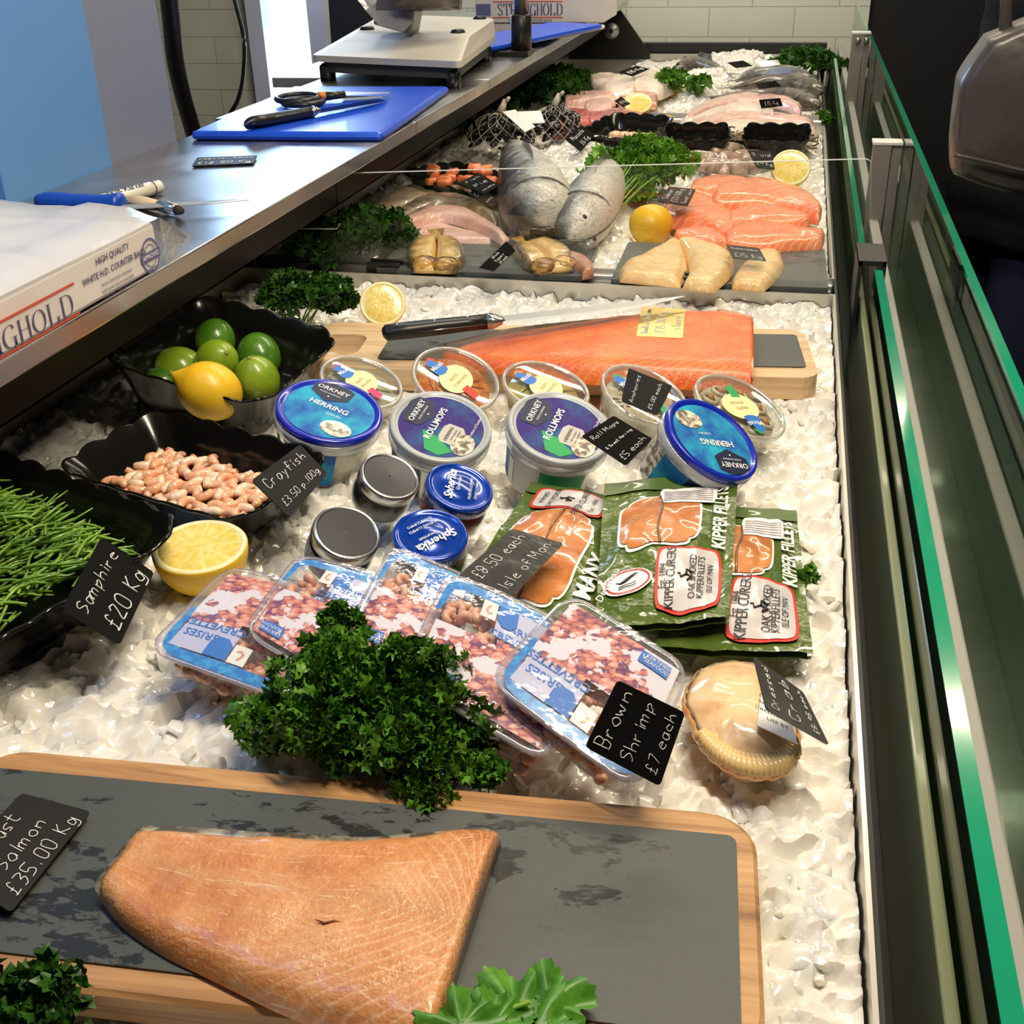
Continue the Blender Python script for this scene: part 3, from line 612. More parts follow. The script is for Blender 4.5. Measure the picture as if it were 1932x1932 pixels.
def dish(px4, zr, depth, label, seed=0, scal=(7, 5), name='scalloped_dish', flare=.80):
    """black melamine dish with a scalloped flaring rim; px4 = rim corners in the photograph, zr = rim height(s)"""
    q = qpts(px4, zr); wd, ht = qsize(q); cx = sum(q, Vector()) / 4
    ux = ((q[1] - q[0]) + (q[2] - q[3])).normalized(); uy = ((q[0] - q[3]) + (q[1] - q[2])); uy = (uy - uy.dot(ux) * ux).normalized(); uz = ux.cross(uy)
    m = Matrix(((ux.x, uy.x, uz.x, cx.x), (ux.y, uy.y, uz.y, cx.y), (ux.z, uy.z, uz.z, cx.z), (0, 0, 0, 1)))
    t = thing(name, label, 'dish', m=m, group='black scalloped dishes')
    N = 160; base = []; hx, hy = wd / 2, ht / 2; rc = min(hx, hy) * .42
    pts = rrect(1, 1, .001, 1); raw = rrect(hx, hy, rc, 12)
    P = [Vector(p) for p in raw]; L = [0]
    for i in range(len(P)): L.append(L[-1] + (P[(i + 1) % len(P)] - P[i]).length)
    def at(s):
        s = s % L[-1]; k = max(i for i in range(len(L) - 1) if L[i] <= s + 1e-9); k = min(k, len(P) - 1)
        return P[k].lerp(P[(k + 1) % len(P)], (s - L[k]) / max(1e-9, L[k + 1] - L[k]))
    cnt = round(L[-1] / .036)
    def ring(k, z, wave):
        o = []
        for i in range(N):
            a = at(L[-1] * i / N); w_ = abs(math.sin(math.pi * cnt * i / N)); d = a.normalized()
            o.append(Vector((a.x * k + d.x * wave * .0035 * w_, a.y * k + d.y * wave * .0035 * w_, z + wave * .0042 * (w_ - .5))))
        return o
    f = flare; th = .0035 / max(hx, .03)
    rings = [ring(f * .92, -depth, 0), ring(f, -depth + .004, 0), ring(f + (1 - f) * .35, -depth * .55, .1), ring(f + (1 - f) * .7, -depth * .2, .5), ring(1.0, -.001, 1), ring(1.012, .0012, 1), ring(1.0, .003, 1), ring(.985, .0015, 1),
             ring(f + (1 - f) * .7 - th, -depth * .2, .5), ring(f + (1 - f) * .35 - th, -depth * .55, .1), ring(f - th, -depth + .007, 0), ring(f * .9 - th, -depth + .004, 0)]
    obj('dish_body', loft(rings, cap=True), BLACKGL, t, local=True)
    return t, m, (hx * f, hy * f)

def leaf3(sz, q, lobes=5, cup=.4):
    """one small crinkled leaf fan, root at the origin, in x, y"""
    pts = [(0, 0)]; n = lobes * 2 + 1
    for i in range(n):
        a = R(-20 + 220 * i / (n - 1)); r = sz * ((1.0 if i % 2 else .62) * q.uniform(.85, 1.15)); pts.append((r * math.cos(a), r * math.sin(a) + sz * .25))
    return pts
def leaves(name, pos, m, parent, sz=(.004, .008), lobes=3, seed=0, up=.5, **k):
    """a mass of leaflets; pos = [(point, outward normal)]"""
    q = random.Random(seed); V = []; Fc = []
    for p, n in pos:
        s = q.uniform(*sz); d = Vector((n.x + q.uniform(-.7, .7), n.y + q.uniform(-.7, .7), n.z + q.uniform(-.5, .7) + up * .3)).normalized()
        mm = Matrix.Translation(p) @ d.to_track_quat('Y', 'Z').to_matrix().to_4x4() @ Matrix.Rotation(q.uniform(0, 6.28), 4, 'Y')
        L = leaf3(s, q, lobes); c = len(V)
        V.append(mm @ Vector((0, 0, 0))); V.append(mm @ Vector((0, s * .45, -s * .22)))
        for i, (x, y) in enumerate(L[1:]): V.append(mm @ Vector((x, y, s * .22 * (1 if i % 2 else -1) + q.uniform(-.1, .1) * s)))
        nn = len(L) - 1; Fc += [(c + 1, c + 2 + i, c + 3 + i) for i in range(nn - 1)] + [(c + 1, c, c + 2), (c + 1, c + 1 + nn, c)]
    return obj(name, (V, Fc, None), m, parent, smooth=True, **k)
def parsley(px, zc, rx, ry, rz, n, label, m=None, seed=0, sz=(.004, .008), lobes=3, stems=8, name='parsley_bunch', cat='parsley', z0=0, group='parsley garnishes', clump=18, stem_to=None, kind=None):
    c = Z(px[0], px[1], zc) if not isinstance(px, Vector) else px; q = random.Random(seed + 5)
    t = thing(name, label, cat, (c.x, c.y, z0), group=group); pos = []; cl = []
    for _ in range(clump):
        a, e = q.uniform(0, 6.28), q.uniform(-.2, 1.35); r = q.uniform(.45, .95)
        cl.append((Vector((c.x + rx * r * math.cos(a) * math.cos(e), c.y + ry * r * math.sin(a) * math.cos(e), c.z + rz * r * math.sin(e))), q.uniform(.25, .42)))
    for i in range(n):
        b, k = cl[i % clump]; d = Vector((q.gauss(0, 1), q.gauss(0, 1), q.gauss(.25, 1))).normalized()
        p = b + Vector((d.x * rx * k, d.y * ry * k, d.z * min(rz, rx) * k * .9)) * q.uniform(.55, 1)
        if p.z < z0: p.z = z0 + q.uniform(0, .01)
        pos.append((p, (d + Vector((0, 0, .5))).normalized()))
    leaves('leaves', pos, m or PARSLEY, t, sz, lobes, seed)
    g = []
    for b, k in cl[:stems]:
        o = stem_to + Vector((q.uniform(-.008, .008), q.uniform(-.005, .005), 0)) if stem_to else Vector((c.x + q.uniform(-.2, .2) * rx, c.y + q.uniform(-.2, .2) * ry, z0 + .004))
        g.append(tube(cr_spline([o, o.lerp(b, .5) + Vector((0, 0, .012)), b], 8), .0011, 5))
    if g: obj('stems', join(*g), STEMG, t)
    return t

# ---------------------------------------------------------------- near board with the roast salmon side
def board(px4, z0, z1, r, m, label, slate=None, zs=None, hole=None, name='serving_board', cat='serving board', gx=None):
    q = [Z(x, y, z1) for x, y in px4]; q = [Vector((p.x, p.y, 0)) for p in q]; wd, ht = qsize(q); c = sum(q, Vector()) / 4
    ux = ((q[1] - q[0]) + (q[2] - q[3])).normalized(); mm = Matrix.Translation((c.x, c.y, z0)) @ Matrix.Rotation(math.atan2(ux.y, ux.x), 4, 'Z')
    t = thing(name, label, cat, m=mm, group='wooden boards inset with slate')
    o = rrect(wd / 2, ht / 2, r, 6); h = z1 - z0
    if hole:
        hx, hw, hh, hr = hole; hp = [(p[0] + hx, p[1]) for p in rrect(hw / 2, hh / 2, hr, 6)]
        tri = tessellate_polygon([[Vector((*p, 0)) for p in o], [Vector((*p, 0)) for p in reversed(hp)]]); al = list(o) + list(reversed(hp)); n = len(al)
        v = [(p[0], p[1], z) for z in (0, h) for p in al]; f = [tuple(reversed(a)) for a in tri] + [tuple(i + n for i in a) for a in tri]
        for s, k in ((0, len(o)), (len(o), len(hp))): f += [(s + i, s + (i + 1) % k, n + s + (i + 1) % k, n + s + i) for i in range(k)]
        obj('wood', geo(v, f), m, t, local=True, smooth=False)
    else:
        def rg(z, k): return [Vector((p[0] - math.copysign(min(k, abs(p[0])), p[0]), p[1] - math.copysign(min(k, abs(p[1])), p[1]), z)) for p in o]
        obj('wood', loft([rg(0, .002), rg(.002, 0), rg(h - .0025, 0), rg(h, .0025)]), m, t, local=True, smooth=False)
    if slate:
        s4 = [mm.inverted() @ Z(x, y, z1) for x, y in slate]; sx0, sx1 = (s4[0].x + s4[3].x) / 2, (s4[1].x + s4[2].x) / 2; sy0, sy1 = (s4[2].y + s4[3].y) / 2, (s4[0].y + s4[1].y) / 2
        obj('slate', xf(prism(rrect((sx1 - sx0) / 2, (sy1 - sy0) / 2, .006, 3), h - .003, h + .0015), T((sx0 + sx1) / 2, (sy0 + sy1) / 2, 0)), SLATE, t, local=True, smooth=False)
    return t
ZB = .022
board([(-180, 1408), (1415, 1558), (1462, 1990), (-160, 1806)], 0.0, ZB, .03, WOODA, 'large near wooden board inset with wet grey slate under the roast salmon side', slate=[(-170, 1430), (1392, 1588), (1396, 1960), (-165, 1782)])
zt = ZB + .020
A = PZ([(185, 1672), (228, 1600), (265, 1538)], zt); 
TOPL = PZ([(263, 1540), (400, 1546), (520, 1552), (700, 1560), (790, 1552), (860, 1543), (925, 1541), (944, 1547)], zt)
BOTL = PZ([(178, 1660), (225, 1712), (300, 1762), (380, 1800), (500, 1858), (600, 1900), (700, 1945), (800, 1985)], zt)
sf = thing('salmon_side', 'roast salmon side with pale cooked flesh lying on the large near slate board', 'fish fillet', Z(500, 1700, ZB), group=None)
obj('flesh', slab(TOPL, BOTL, ZB + .003, .020, n=60, m=26, edge=.42, wob=.0022, thf=lambda t: .62 + .5 * t, endr=.85), ROAST, sf)
obj('skin', slab(PZ([(268, 1547), (400, 1553), (520, 1559), (700, 1567), (790, 1559), (860, 1552), (920, 1550), (932, 1554)], ZB + .004), PZ([(170, 1672), (215, 1730), (290, 1780), (372, 1818), (490, 1875), (590, 1916), (690, 1958), (790, 1995)], ZB + .004), ZB + .001, .003, n=60, m=8, wob=.0008), mat('silver_brown_skin', (.10, .085, .06), rough=.35, coat=.5, noise=(90, (.42, .36, .26), .45, .6)), sf, label='silvery brown skin under the flesh')
crk = [[(595, 1735), (612, 1742), (630, 1738), (645, 1740)], [(735, 1796), (765, 1792), (800, 1797), (832, 1806)]]
for c in crk: obj('crack', tube([Z(x, y, ZB + .0222) for x, y in c], [.0002, .0008, .0008, .0002], 5), mat('dark_flesh_crack', (.22, .06, .02), rough=.5), sf)
def scrap(pts, z, m): return slab(*[PZ(p, z) for p in pts], z - .004, .004, n=8, m=4)
card([(-95, 1640), (40, 1496), (172, 1531), (20, 1722)], [ZB + .02, ZB + .02, ZB + .006, ZB + .006], ['Roast', 'Salmon', '£35.00 Kg'], 'black price card lying on the near slate board, cut by the left edge')

# parsley sprig over the near edge of the big board, lettuce below its corner
def bigleaf(path_px, z, wdt, seed, m=FLATP):
    """serrated flat parsley leaflet along a midrib"""
    q = random.Random(seed); a, b = Z(*path_px[0], z), Z(*path_px[1], z + .004); d = (b - a); L = d.length; d.normalize(); s = d.cross(Vector((0, 0, 1))); v = []; f = []
    n = 16
    for i in range(n + 1):
        t = i / n; w_ = wdt * math.sin(math.pi * min(1, t * .92 + .06)) ** .8 * (1 + .38 * (1 if i % 2 else -1) * (t < .95)); zc = .006 * math.sin(math.pi * t)
        for k, sg in ((-1, 1), (0, 0), (1, 1)): v.append(a + d * (L * t) + s * (k * w_) + Vector((0, 0, zc + sg * .004 * math.sin(i * 1.7 + k))))
        if i: c = len(v) - 6; f += [(c, c + 1, c + 4, c + 3), (c + 1, c + 2, c + 5, c + 4)]
    return geo(v, f)
sp = thing('parsley_sprig', 'flat parsley sprig lying over the near edge of the large slate board', 'parsley', Z(900, 1925, ZB), group='parsley garnishes')
def lobed(c, r, ang, z, sd):
    q = random.Random(sd); o = Z(*c, z); v = [o, ]; k = 44; f = []
    for i in range(k + 1):
        a = R(ang - 115 + 230 * i / k); lob = .55 + .45 * abs(math.cos((i / k - .5) * 3.14159 * 3)) ** .6; rr = r * lob * (1 + .05 * (1 if i % 2 else -1)) * q.uniform(.95, 1.05)
        v.append(o + Vector((rr * math.cos(a), rr * math.sin(a), .003 * math.sin(i * .55) + .0006 * (i % 2))))
    m_ = [o + (p - o) * .55 + Vector((0, 0, .0025 * math.cos(i * .5))) for i, p in enumerate(v[1:])]; n = len(m_)
    V = [o] + m_ + v[1:]; f = [(0, 1 + i, 2 + i) for i in range(n - 1)] + [(1 + i, 1 + n + i, 2 + n + i, 2 + i) for i in range(n - 1)]
    return geo(V, f)
for i, (c, r, a) in enumerate([((752, 1905), .019, 150), ((800, 1945), .022, 200), ((975, 1905), .024, 60), ((1035, 1895), .022, 30), ((930, 1935), .020, 110), ((1010, 1938), .022, 350), ((870, 1935), .020, 100)]):
    obj('leaf', lobed(c, r * 1.1, a, ZB + .008 + .002 * i, i), leafm('broad_parsley_leaf', (.03, .12, .01), (.07, .24, .02), (.14, .36, .04)), sp)
obj('stem', tube([Z(820, 1945, ZB + .01), Z(900, 1925, ZB + .014), Z(1000, 1890, ZB + .018)], .0012, 6), STEMG, sp)
parsley((10, 1940), .02, .045, .03, .025, 500, 'curly green leaves below the near corner of the large board, cut by the frame', m=DARKP, seed=91, z0=.0, name='lettuce_leaves', cat='lettuce', stems=3)

# ---------------------------------------------------------------- dishes on the left: samphire, crayfish, limes
ds, ms, (hx, hy) = dish([(-190, 808), (288, 962), (-40, 1330), (-560, 1010)], [.062, .062, .055, .055], .055, 'large black scalloped dish heaped with green samphire at the left edge', seed=1)
q = random.Random(3); gs = []
mi = ms
for i in range(1500):
    x, y = q.uniform(-.93, .93) * hx, q.uniform(-.93, .93) * hy
    hgt = -.035 + .040 * (1 - (x / hx) ** 2 * .6) * (1 - (y / hy) ** 4) + q.uniform(-.012, .012); a = q.gauss(1.25, .55); L = q.uniform(.018, .034)
    d = Vector((math.cos(a), math.sin(a), q.uniform(-.25, .35))); p = Vector((x, y, hgt)); b = Vector((q.uniform(-.3, .3), q.uniform(-.3, .3), q.uniform(-.1, .3))) * L * .5
    P = [p - d * L / 2, p + b, p + d * L / 2]
    P = [Vector((max(-hx * .97, min(hx * .97, v_.x)), max(-hy * .97, min(hy * .97, v_.y)), max(v_.z, -.045))) for v_ in P]
    gs.append(tube(cr_spline(P, 5), [.0012, .0014, .0013, .0012, .0006], 5, cap=False))
for i in range(9):
    a = q.uniform(0, 1.4); p = Vector((hx * q.uniform(.3, .7), hy * q.uniform(.3, .7), .0)); d = Vector((math.cos(a), math.sin(a), .25)); gs.append(tube([p, p + d * .018, p + d * .036 + Vector((0, 0, .004))], [.0013, .0012, .0006], 5))
obj('samphire_stems', xf(join(*gs), mi), SAMPH, None, label='heap of fine green samphire stems in the large black dish', cat='samphire', kind='stuff')
card([(118, 1148), (193, 1013), (291, 1080), (226, 1217)], [.080, .090, .055, .035], ['Samphire', '£20 Kg'], 'black price card reading Samphire leaning on the large dish')

dc, mc, (hx, hy) = dish([(240, 768), (585, 862), (495, 990), (160, 898)], [.052, .05, .042, .044], .042, 'black scalloped dish of pink and white crayfish tails', seed=2)
q = random.Random(8); pts = []
for gy in range(9):
    for gx in range(14):
        pts.append((-.86 + 1.72 * (gx + .5 + q.uniform(-.3, .3)) / 14, -.86 + 1.5 * (gy + .5 + q.uniform(-.3, .3)) / 9))
def curl(L, r, q, turn=2.2, n=8):
    """one curled tail, about the origin"""
    out = []; R_ = L / turn
    for i in range(n):
        a = -turn / 2 + turn * i / (n - 1); out.append(Vector((R_ * math.sin(a), R_ * (math.cos(a) - math.cos(turn / 2)), 0)))
    rr = [r * (.45 + .55 * math.sin(math.pi * (.15 + .75 * i / (n - 1)))) for i in range(n)]
    return tube(out, rr, 7)
protos = [curl(.020, .0052, q, 1.9), curl(.017, .0048, q, 1.2), curl(.022, .0045, q, 2.5)]
pm = []
for i, g in enumerate(protos):
    pm.append(g)
first = {}; CRAYW = mat('pale_crayfish_flesh', (.86, .66, .48), rough=.25, coat=.6, noise=(45, (.84, .36, .16), .50, .68), bump=(160, .4))
q = random.Random(12)
heap = sorted(pts, key=lambda p: p[1])
for i, (u, v) in enumerate(heap):
    mk_ = (CRAYF, CRAYW, CRAYF)[i % 3]; p = mc @ Vector((u * hx * .98, v * hy, -.024 + .006 * (1 - u * u) + q.uniform(-.003, .004)))
    k = i % 3; mm = Matrix.Translation(p) @ Matrix.Rotation(q.uniform(0, 6.28), 4, 'Z') @ Matrix.Rotation(q.gauss(0, .5), 4, 'X')
    if k not in first:
        o = obj('crayfish_tail', protos[k], mk_, None); me = o.data
        c = Vector(o.matrix_world.translation); me.transform(Matrix.Translation(c)); first[k] = o
    else: o = first[k].copy(); COL.objects.link(o)
    o.matrix_world = mm; MW[o] = mm
    tag(o, 'peeled crayfish tail in the heap in the crayfish dish', 'crayfish tail', 'peeled crayfish tails in the black dish')
card([(475, 906), (566, 838), (618, 893), (546, 976)], [.080, .084, .066, .058], ['Crayfish', '£3.50 p.100g'], 'black price card reading Crayfish in front of the blue herring tub')

dl, ml, (hx, hy) = dish([(222, 648), (412, 548), (606, 645), (452, 808)], [.085, .095, .055, .045], .062, 'black scalloped dish holding limes and a lemon', seed=3)
# positions of the fruit: bottom layer on the dish floor, two on top
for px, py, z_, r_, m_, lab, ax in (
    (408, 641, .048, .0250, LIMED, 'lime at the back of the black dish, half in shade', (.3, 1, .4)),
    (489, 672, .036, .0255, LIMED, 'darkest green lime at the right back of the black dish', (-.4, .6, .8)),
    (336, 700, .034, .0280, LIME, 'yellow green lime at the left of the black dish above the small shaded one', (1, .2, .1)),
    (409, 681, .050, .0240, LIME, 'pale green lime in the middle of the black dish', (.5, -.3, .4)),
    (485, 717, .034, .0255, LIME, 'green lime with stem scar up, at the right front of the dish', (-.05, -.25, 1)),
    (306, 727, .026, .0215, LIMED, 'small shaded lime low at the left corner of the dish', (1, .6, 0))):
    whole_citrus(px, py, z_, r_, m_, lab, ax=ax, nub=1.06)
whole_citrus(396, 738, .056, .0305, LEMONP, 'whole yellow lemon at the front of the black dish of limes', 'lemon', 'lemon', (-.75, -.2, .45), 1.3, group=None)

lemon_half(377, 1032, .036, .0372, (.05, -.12, 1), 'half lemon on the ice between the samphire card and the shrimp packs', long=1.05)
lemon_half(722, 573, .040, .030, (.25, -.72, .55), 'half lemon standing at the corner of the long board below the divider')
lemon_half(1492, 316, .045, .037, (.05, -.75, .62), 'half lemon behind the raw salmon, cut face to the camera')
lemon_half(1228, 420, .030, .036, (-.1, .85, .35), 'half lemon beside the raw salmon, peel to the camera')
lemon_half(1203, 194, .050, .036, (.1, -.55, .8), 'half lemon on the tuna in the far tray')
lemon_half(1262, 160, .045, .034, (-.35, -.6, .45), 'half lemon wedge beside the white monkfish in the far tray')
lemon_half(1268, 220, .018, .030, (.3, .2, .9), 'half lemon at the near edge of the far tray behind the dishes')
lemon_half(1496, 142, .035, .032, (.1, .2, .9), 'half lemon among dark fish at the far right')

# ---------------------------------------------------------------- long board, smoked salmon, knife
ZL = .026
board([(592, 610), (1524, 620), (1538, 716), (572, 690)], .0, ZL, .022, WOODB, 'long pale wooden board inset with slate under the smoked salmon', slate=[(738, 622), (1512, 632), (1514, 706), (726, 668)], hole=(-.262, .055, .070, .016))
zt = ZL + .026
ss = thing('smoked_salmon_side', 'bright orange smoked salmon side lying on the long slate board', 'fish fillet', Z(1150, 650, ZL))
obj('flesh', slab(PZ([(836, 640), (950, 612), (1050, 600), (1150, 590), (1260, 580), (1330, 577), (1380, 582), (1421, 592)], zt), PZ([(834, 648), (900, 662), (1000, 676), (1100, 686), (1200, 692), (1300, 696), (1380, 700), (1422, 702)], zt), ZL + .002, .027, n=60, m=22, edge=.42, wob=.0018, thf=lambda t: .35 + .75 * min(1, t * 2.2), endr=.85), SMOKE, ss)
obj('tail_cut', slab(PZ([(1352, 578), (1385, 582), (1421, 592)], zt), PZ([(1398, 660), (1412, 690), (1422, 702)], zt), ZL + .018, .0115, n=14, m=14, edge=.4, wob=.001, endr=.9), mat('pale_smoked_flesh', (.78, .30, .16), rough=.25, coat=.5, fn=lines_fn([(.70, .2, .10), (.80, .30, .18), (.86, .42, .28)], 40, .6, (.94, .62, .48), .5)), ss, label='paler cut face at the thick end')
obj('skin', slab(PZ([(838, 646), (950, 618), (1150, 596), (1330, 584), (1420, 600)], ZL + .004), PZ([(836, 656), (900, 672), (1000, 686), (1200, 702), (1422, 712)], ZL + .004), ZL + .0018, .002, n=40, m=6), mat('dark_smoked_skin', (.10, .04, .015), rough=.35, coat=.5), ss, label='dark skin under the flesh')
card([(1200, 634), (1211, 579), (1293, 583), (1288, 638)], [zt + .006, zt + .010, zt + .010, zt + .006], ['Smoked Salmon', '£35.00 Kg', 'sliced'], 'gold price card lying on the smoked salmon', m=GOLDC)
# carving knife across board and fillet
def knife(px0, px1, z0, z1, L_handle, label, px_b, hm=BLACKP, bw=.016, hw=.0135, name='carving_knife', cat='knife', tip_r=.3, flat_=.9):
    a, b, c = Z(*px0, z0), Z(*px_b, (z0 * .55 + z1 * .45)), Z(*px1, z1); d = (c - a).normalized(); s = d.cross(Vector((0, 0, 1))).normalized(); u = s.cross(d)
    s2 = (s * flat_ + u * (1 - flat_ ** 2) ** .5).normalized(); u2 = s2.cross(d).normalized()
    t = thing(name, label, cat, a, group=None); h = (b - a).length
    def P(x, y, z): return a + d * x + s2 * y + u2 * z
    def ring(x, hw_, ht_, off=0): return [P(x, off + hw_ * math.copysign(abs(math.cos(k)) ** .6, math.cos(k)), ht_ * math.copysign(abs(math.sin(k)) ** .6, math.sin(k))) for k in [2 * math.pi * i / 12 for i in range(12)]]
    obj('handle', loft([ring(.0, hw * .7, .004), ring(.004, hw * 1.05, .0075, .001), ring(h * .25, hw * .95, .0085), ring(h * .55, hw * .82, .0085), ring(h * .8, hw * .78, .008), ring(h, hw * .8, .008)]), hm, t)
    obj('tang', loft([ring(-.0006, hw * .9, .0011, .001), ring(h * .5, hw * .88, .0011), ring(h, hw * .83, .0011)]), TIN, t)
    obj('rivet', join(*[sphere(P(h * k, 0, .0082), .0022, 10, 6, (1, 1, .5)) for k in (.14, .5, .82)]), TIN, t)
    obj('bolster', loft([ring(h, hw * .85, .0082), ring(h + .008, hw * .9, .008), ring(h + .018, hw * .7, .004), ring(h + .022, hw * .6, .0012)]), TIN, t)
    Lb = (c - b).length; v = []; n = 26
    for i in range(n + 1):
        k = i / n; x = h + .018 + (Lb - .018) * k; e = bw * (1 - max(0, (k - (1 - tip_r)) / tip_r) ** 1.7) if k > 1 - tip_r else bw
        v.append([P(x, -bw * .45, .0009), P(x, -bw * .45, -.0009), P(x, -bw * .45 + e * .7, -.0007), P(x, -bw * .45 + max(e, .001), 0), P(x, -bw * .45 + e * .7, .0007)])
    obj('blade', loft(v), mat('polished_blade_steel', (.55, .55, .53), rough=.36, metal=.7), t, smooth=False)
    return t
knife((722, 628), (1298, 565), zt + .012, zt + .022, .13, 'long carving knife with black riveted handle resting on the smoked salmon', (918, 607), tip_r=.5, bw=.028, hw=.0125, flat_=1.0)
# ---------------------------------------------------------------- tubs, pots and jars
def lidframe(px, py, z, n, wpx):
    c = Z(px, py, z); nn = Vector(n).normalized(); x = Vector((1, 0, 0)); x = (x - x.dot(nn) * nn).normalized(); y = nn.cross(x)
    m = Matrix(((x.x, y.x, nn.x, c.x), (x.y, y.y, nn.y, c.y), (x.z, y.z, nn.z, c.z), (0, 0, 0, 1)))
    return m, wpx / 2 * (c - EYE).length / F * .985
def decal(pts, h): return poly(pts, z=h)
def hexa(r, ry, cx=0, cyy=0): return [(cx + r * a, cyy + ry * b) for a, b in ((-1, .72), (-.55, 1), (.55, 1), (1, .72), (1, -.35), (0, -1), (-1, -.35))]
def rotp(pts, a, cx=0, cyy=0):
    c, s = math.cos(R(a)), math.sin(R(a)); return [(cx + x * c - y * s, cyy + x * s + y * c) for x, y in pts]
def herring_tub(px, py, z, n, wpx, ang, kind, label, depth=.062, side=None):
    m, r = lidframe(px, py, z, n, wpx)
    t = thing('herring_tub', label, 'tub', m=m, group='round tubs of herring')
    obj('tub_body', lathe([(r * .80, -depth), (r * .82, -depth + .002), (r * .93, -.012), (r * .93, -.008)], 48), POTCLEAR, t, local=True)
    obj('herring_pieces', lathe([(r * .76, -depth + .002), (r * .80, -depth * .5), (r * .86, -.016), (r * .5, -.012), (.001, -.011)], 32), mat('pickled_herring', (.42, .40, .34), rough=.3, coat=.5, noise=(30, (.72, .70, .60), .4, .6)), t, local=True)
    rim = LIDBLUE if kind == 'blue' else LIDGREY
    obj('collar', lathe([(r * .955, -.016), (r * .985, -.015), (r * 1.0, -.005), (r * .985, -.0045), (r * .95, -.005)], 64), clearmat('milky_collar', (.9, .92, .92), .12, .12, milky=.55, milk=(.62, .66, .68)), t, local=True)
    obj('lid', lathe([(r * .96, -.006), (r * .985, -.004), (r * .985, .0012), (r * .965, .0026), (r * .90, .0026), (r * .875, .0010), (r * .84, .0006), (.001, .0006)], 72), rim, t, local=True)
    L = obj('lid_label', decal(circle(r * (.84 if kind == 'blue' else .83), 60), .0010), PTEAL if kind == 'blue' else PPURP, t, local=True)
    def at(x, y): return rotp([(x * r, y * r)], ang)[0]
    def fn(x, y): a = rotp([(x, y)], ang)[0]; return (a[0], a[1], .0018)
    if kind != 'blue': obj('green_patch', decal(rotp([(r * a, r * b) for a, b in ((-.72, .05), (-.25, .28), (-.30, -.05), (-.55, -.45), (-.76, -.25))], ang), .0013), PGREEN, L, local=True)
    lx, ly = (-.22, .52) if kind == 'blue' else (.18, .50)
    obj('logo_panel', decal(rotp(hexa(.38 * r, .30 * r, lx * r, ly * r), ang), .0014), PNAVY, L, local=True)
    obj('lettering', join(ptext('ORKNEY', r * .165, fn, lx * r, (ly + .03) * r, bold=.01), ptext('FOOD COMPANY', r * .055, fn, lx * r, (ly - .07) * r),
        ptext('HERRING' if kind == 'blue' else 'ROLLMOPS', r * .19, fn, r * (-.05 if kind == 'blue' else .02), r * (.03 if kind == 'blue' else .06), bold=.02), ptext('LUXURY' if kind == 'blue' else 'Product of Scotland', r * .08, fn, r * .15 if kind == 'blue' else r * .3, -r * (.14 if kind == 'blue' else .62)),
        rotg(circle(r * .02, 8), fn, lx * r, (ly - .15) * r)), PWHITE, L, local=True)
    if kind != 'blue':
        obj('inset_panel', decal(rotp(hexa(.27 * r, .27 * r, -.12 * r, -.32 * r), ang), .0014), PGREY, L, local=True)
        obj('inset_lettering', join(ptext('HERRING', r * .10, fn, -r * .12, -r * .24), ptext('WITH ONION', r * .05, fn, -r * .12, -r * .33), ptext('AND GHERKIN', r * .05, fn, -r * .12, -r * .40)), PBLACK, L, local=True)
        obj('weight_mark', decal(rotp(circle(r * .07, 20, -.38 * r, -.42 * r), ang), .0015), PWHITE, L, local=True)
    px_, py_ = (.36, -.44) if kind == 'blue' else (-.28, -.56)
    obj('picture', decal(rotp([(r * (px_ + .30 * math.cos(a)), r * (py_ + .22 * math.sin(a))) for a in [6.283 * i / 28 for i in range(28)]], ang), .0016), PHERR, L, local=True)
    # printed wrap on the side
    def cyl(a0, a1, z0, z1, off=.0004, k=14):
        v = []; f = []
        for i in range(k + 1):
            a = R(a0 + (a1 - a0) * i / k)
            for zz in (z0, z1): rr = r * (.82 + .11 * (zz + depth) / (depth - .012)) + off; v.append(Vector((rr * math.cos(a), rr * math.sin(a), zz)))
            if i: c = len(v) - 4; f.append((c, c + 2, c + 3, c + 1))
        return geo(v, f)
    for a0, a1, mt, nm, zt_ in side or []: obj(nm, cyl(a0, a1, -depth + .004, -.017 if zt_ is None else zt_, .0004 if nm != 'side_text_panel' else .0009), mt, t, local=True)
    return t
def rotg(pts, fn, cx, cyy): return mapg(poly([(cx + p[0], cyy + p[1]) for p in pts]), lambda p: fn(p.x, p.y))
S1 = [(-120, -60, PTEAL, 'side_label', None), (-112, -95, PWHITE, 'side_text_panel', -.022), (-165, -140, PNAVY, 'side_label', None), (-160, -147, PWHITE, 'side_text_panel', -.020)]
herring_tub(621, 776, .064, (.27, -.15, 1), 204, -8, 'blue', 'blue lidded herring tub, leftmost of the four big tubs', side=S1)
herring_tub(832, 806, .066, (.27, -.30, 1), 198, 82, 'grey', 'grey lidded rollmops tub between the two jars and the orange pot', side=[(-125, -98, PNAVY, 'side_label', None), (-96, -60, PWHITE, 'side_label', None), (-165, -135, PNAVY, 'side_label', None)])
herring_tub(1056, 808, .068, (.27, -.28, 1), 205, 82, 'grey', 'grey lidded rollmops tub partly covered by the Roll Mops card', side=[(-178, -150, PTEAL, 'side_label', None), (-150, -98, PGREY, 'side_label', None), (-146, -136, PWHITE, 'side_text_panel', -.024), (-98, -40, PGREEN, 'side_label', None)])
herring_tub(1343, 830, .070, (.62, -.22, 1), 205, 212, 'blue', 'blue lidded herring tub tipped to the right above the kipper packs', side=[(-175, -140, PHERR, 'side_label', None), (-140, -100, PTEAL, 'side_label', None), (-100, -60, PNAVY, 'side_label', None)])
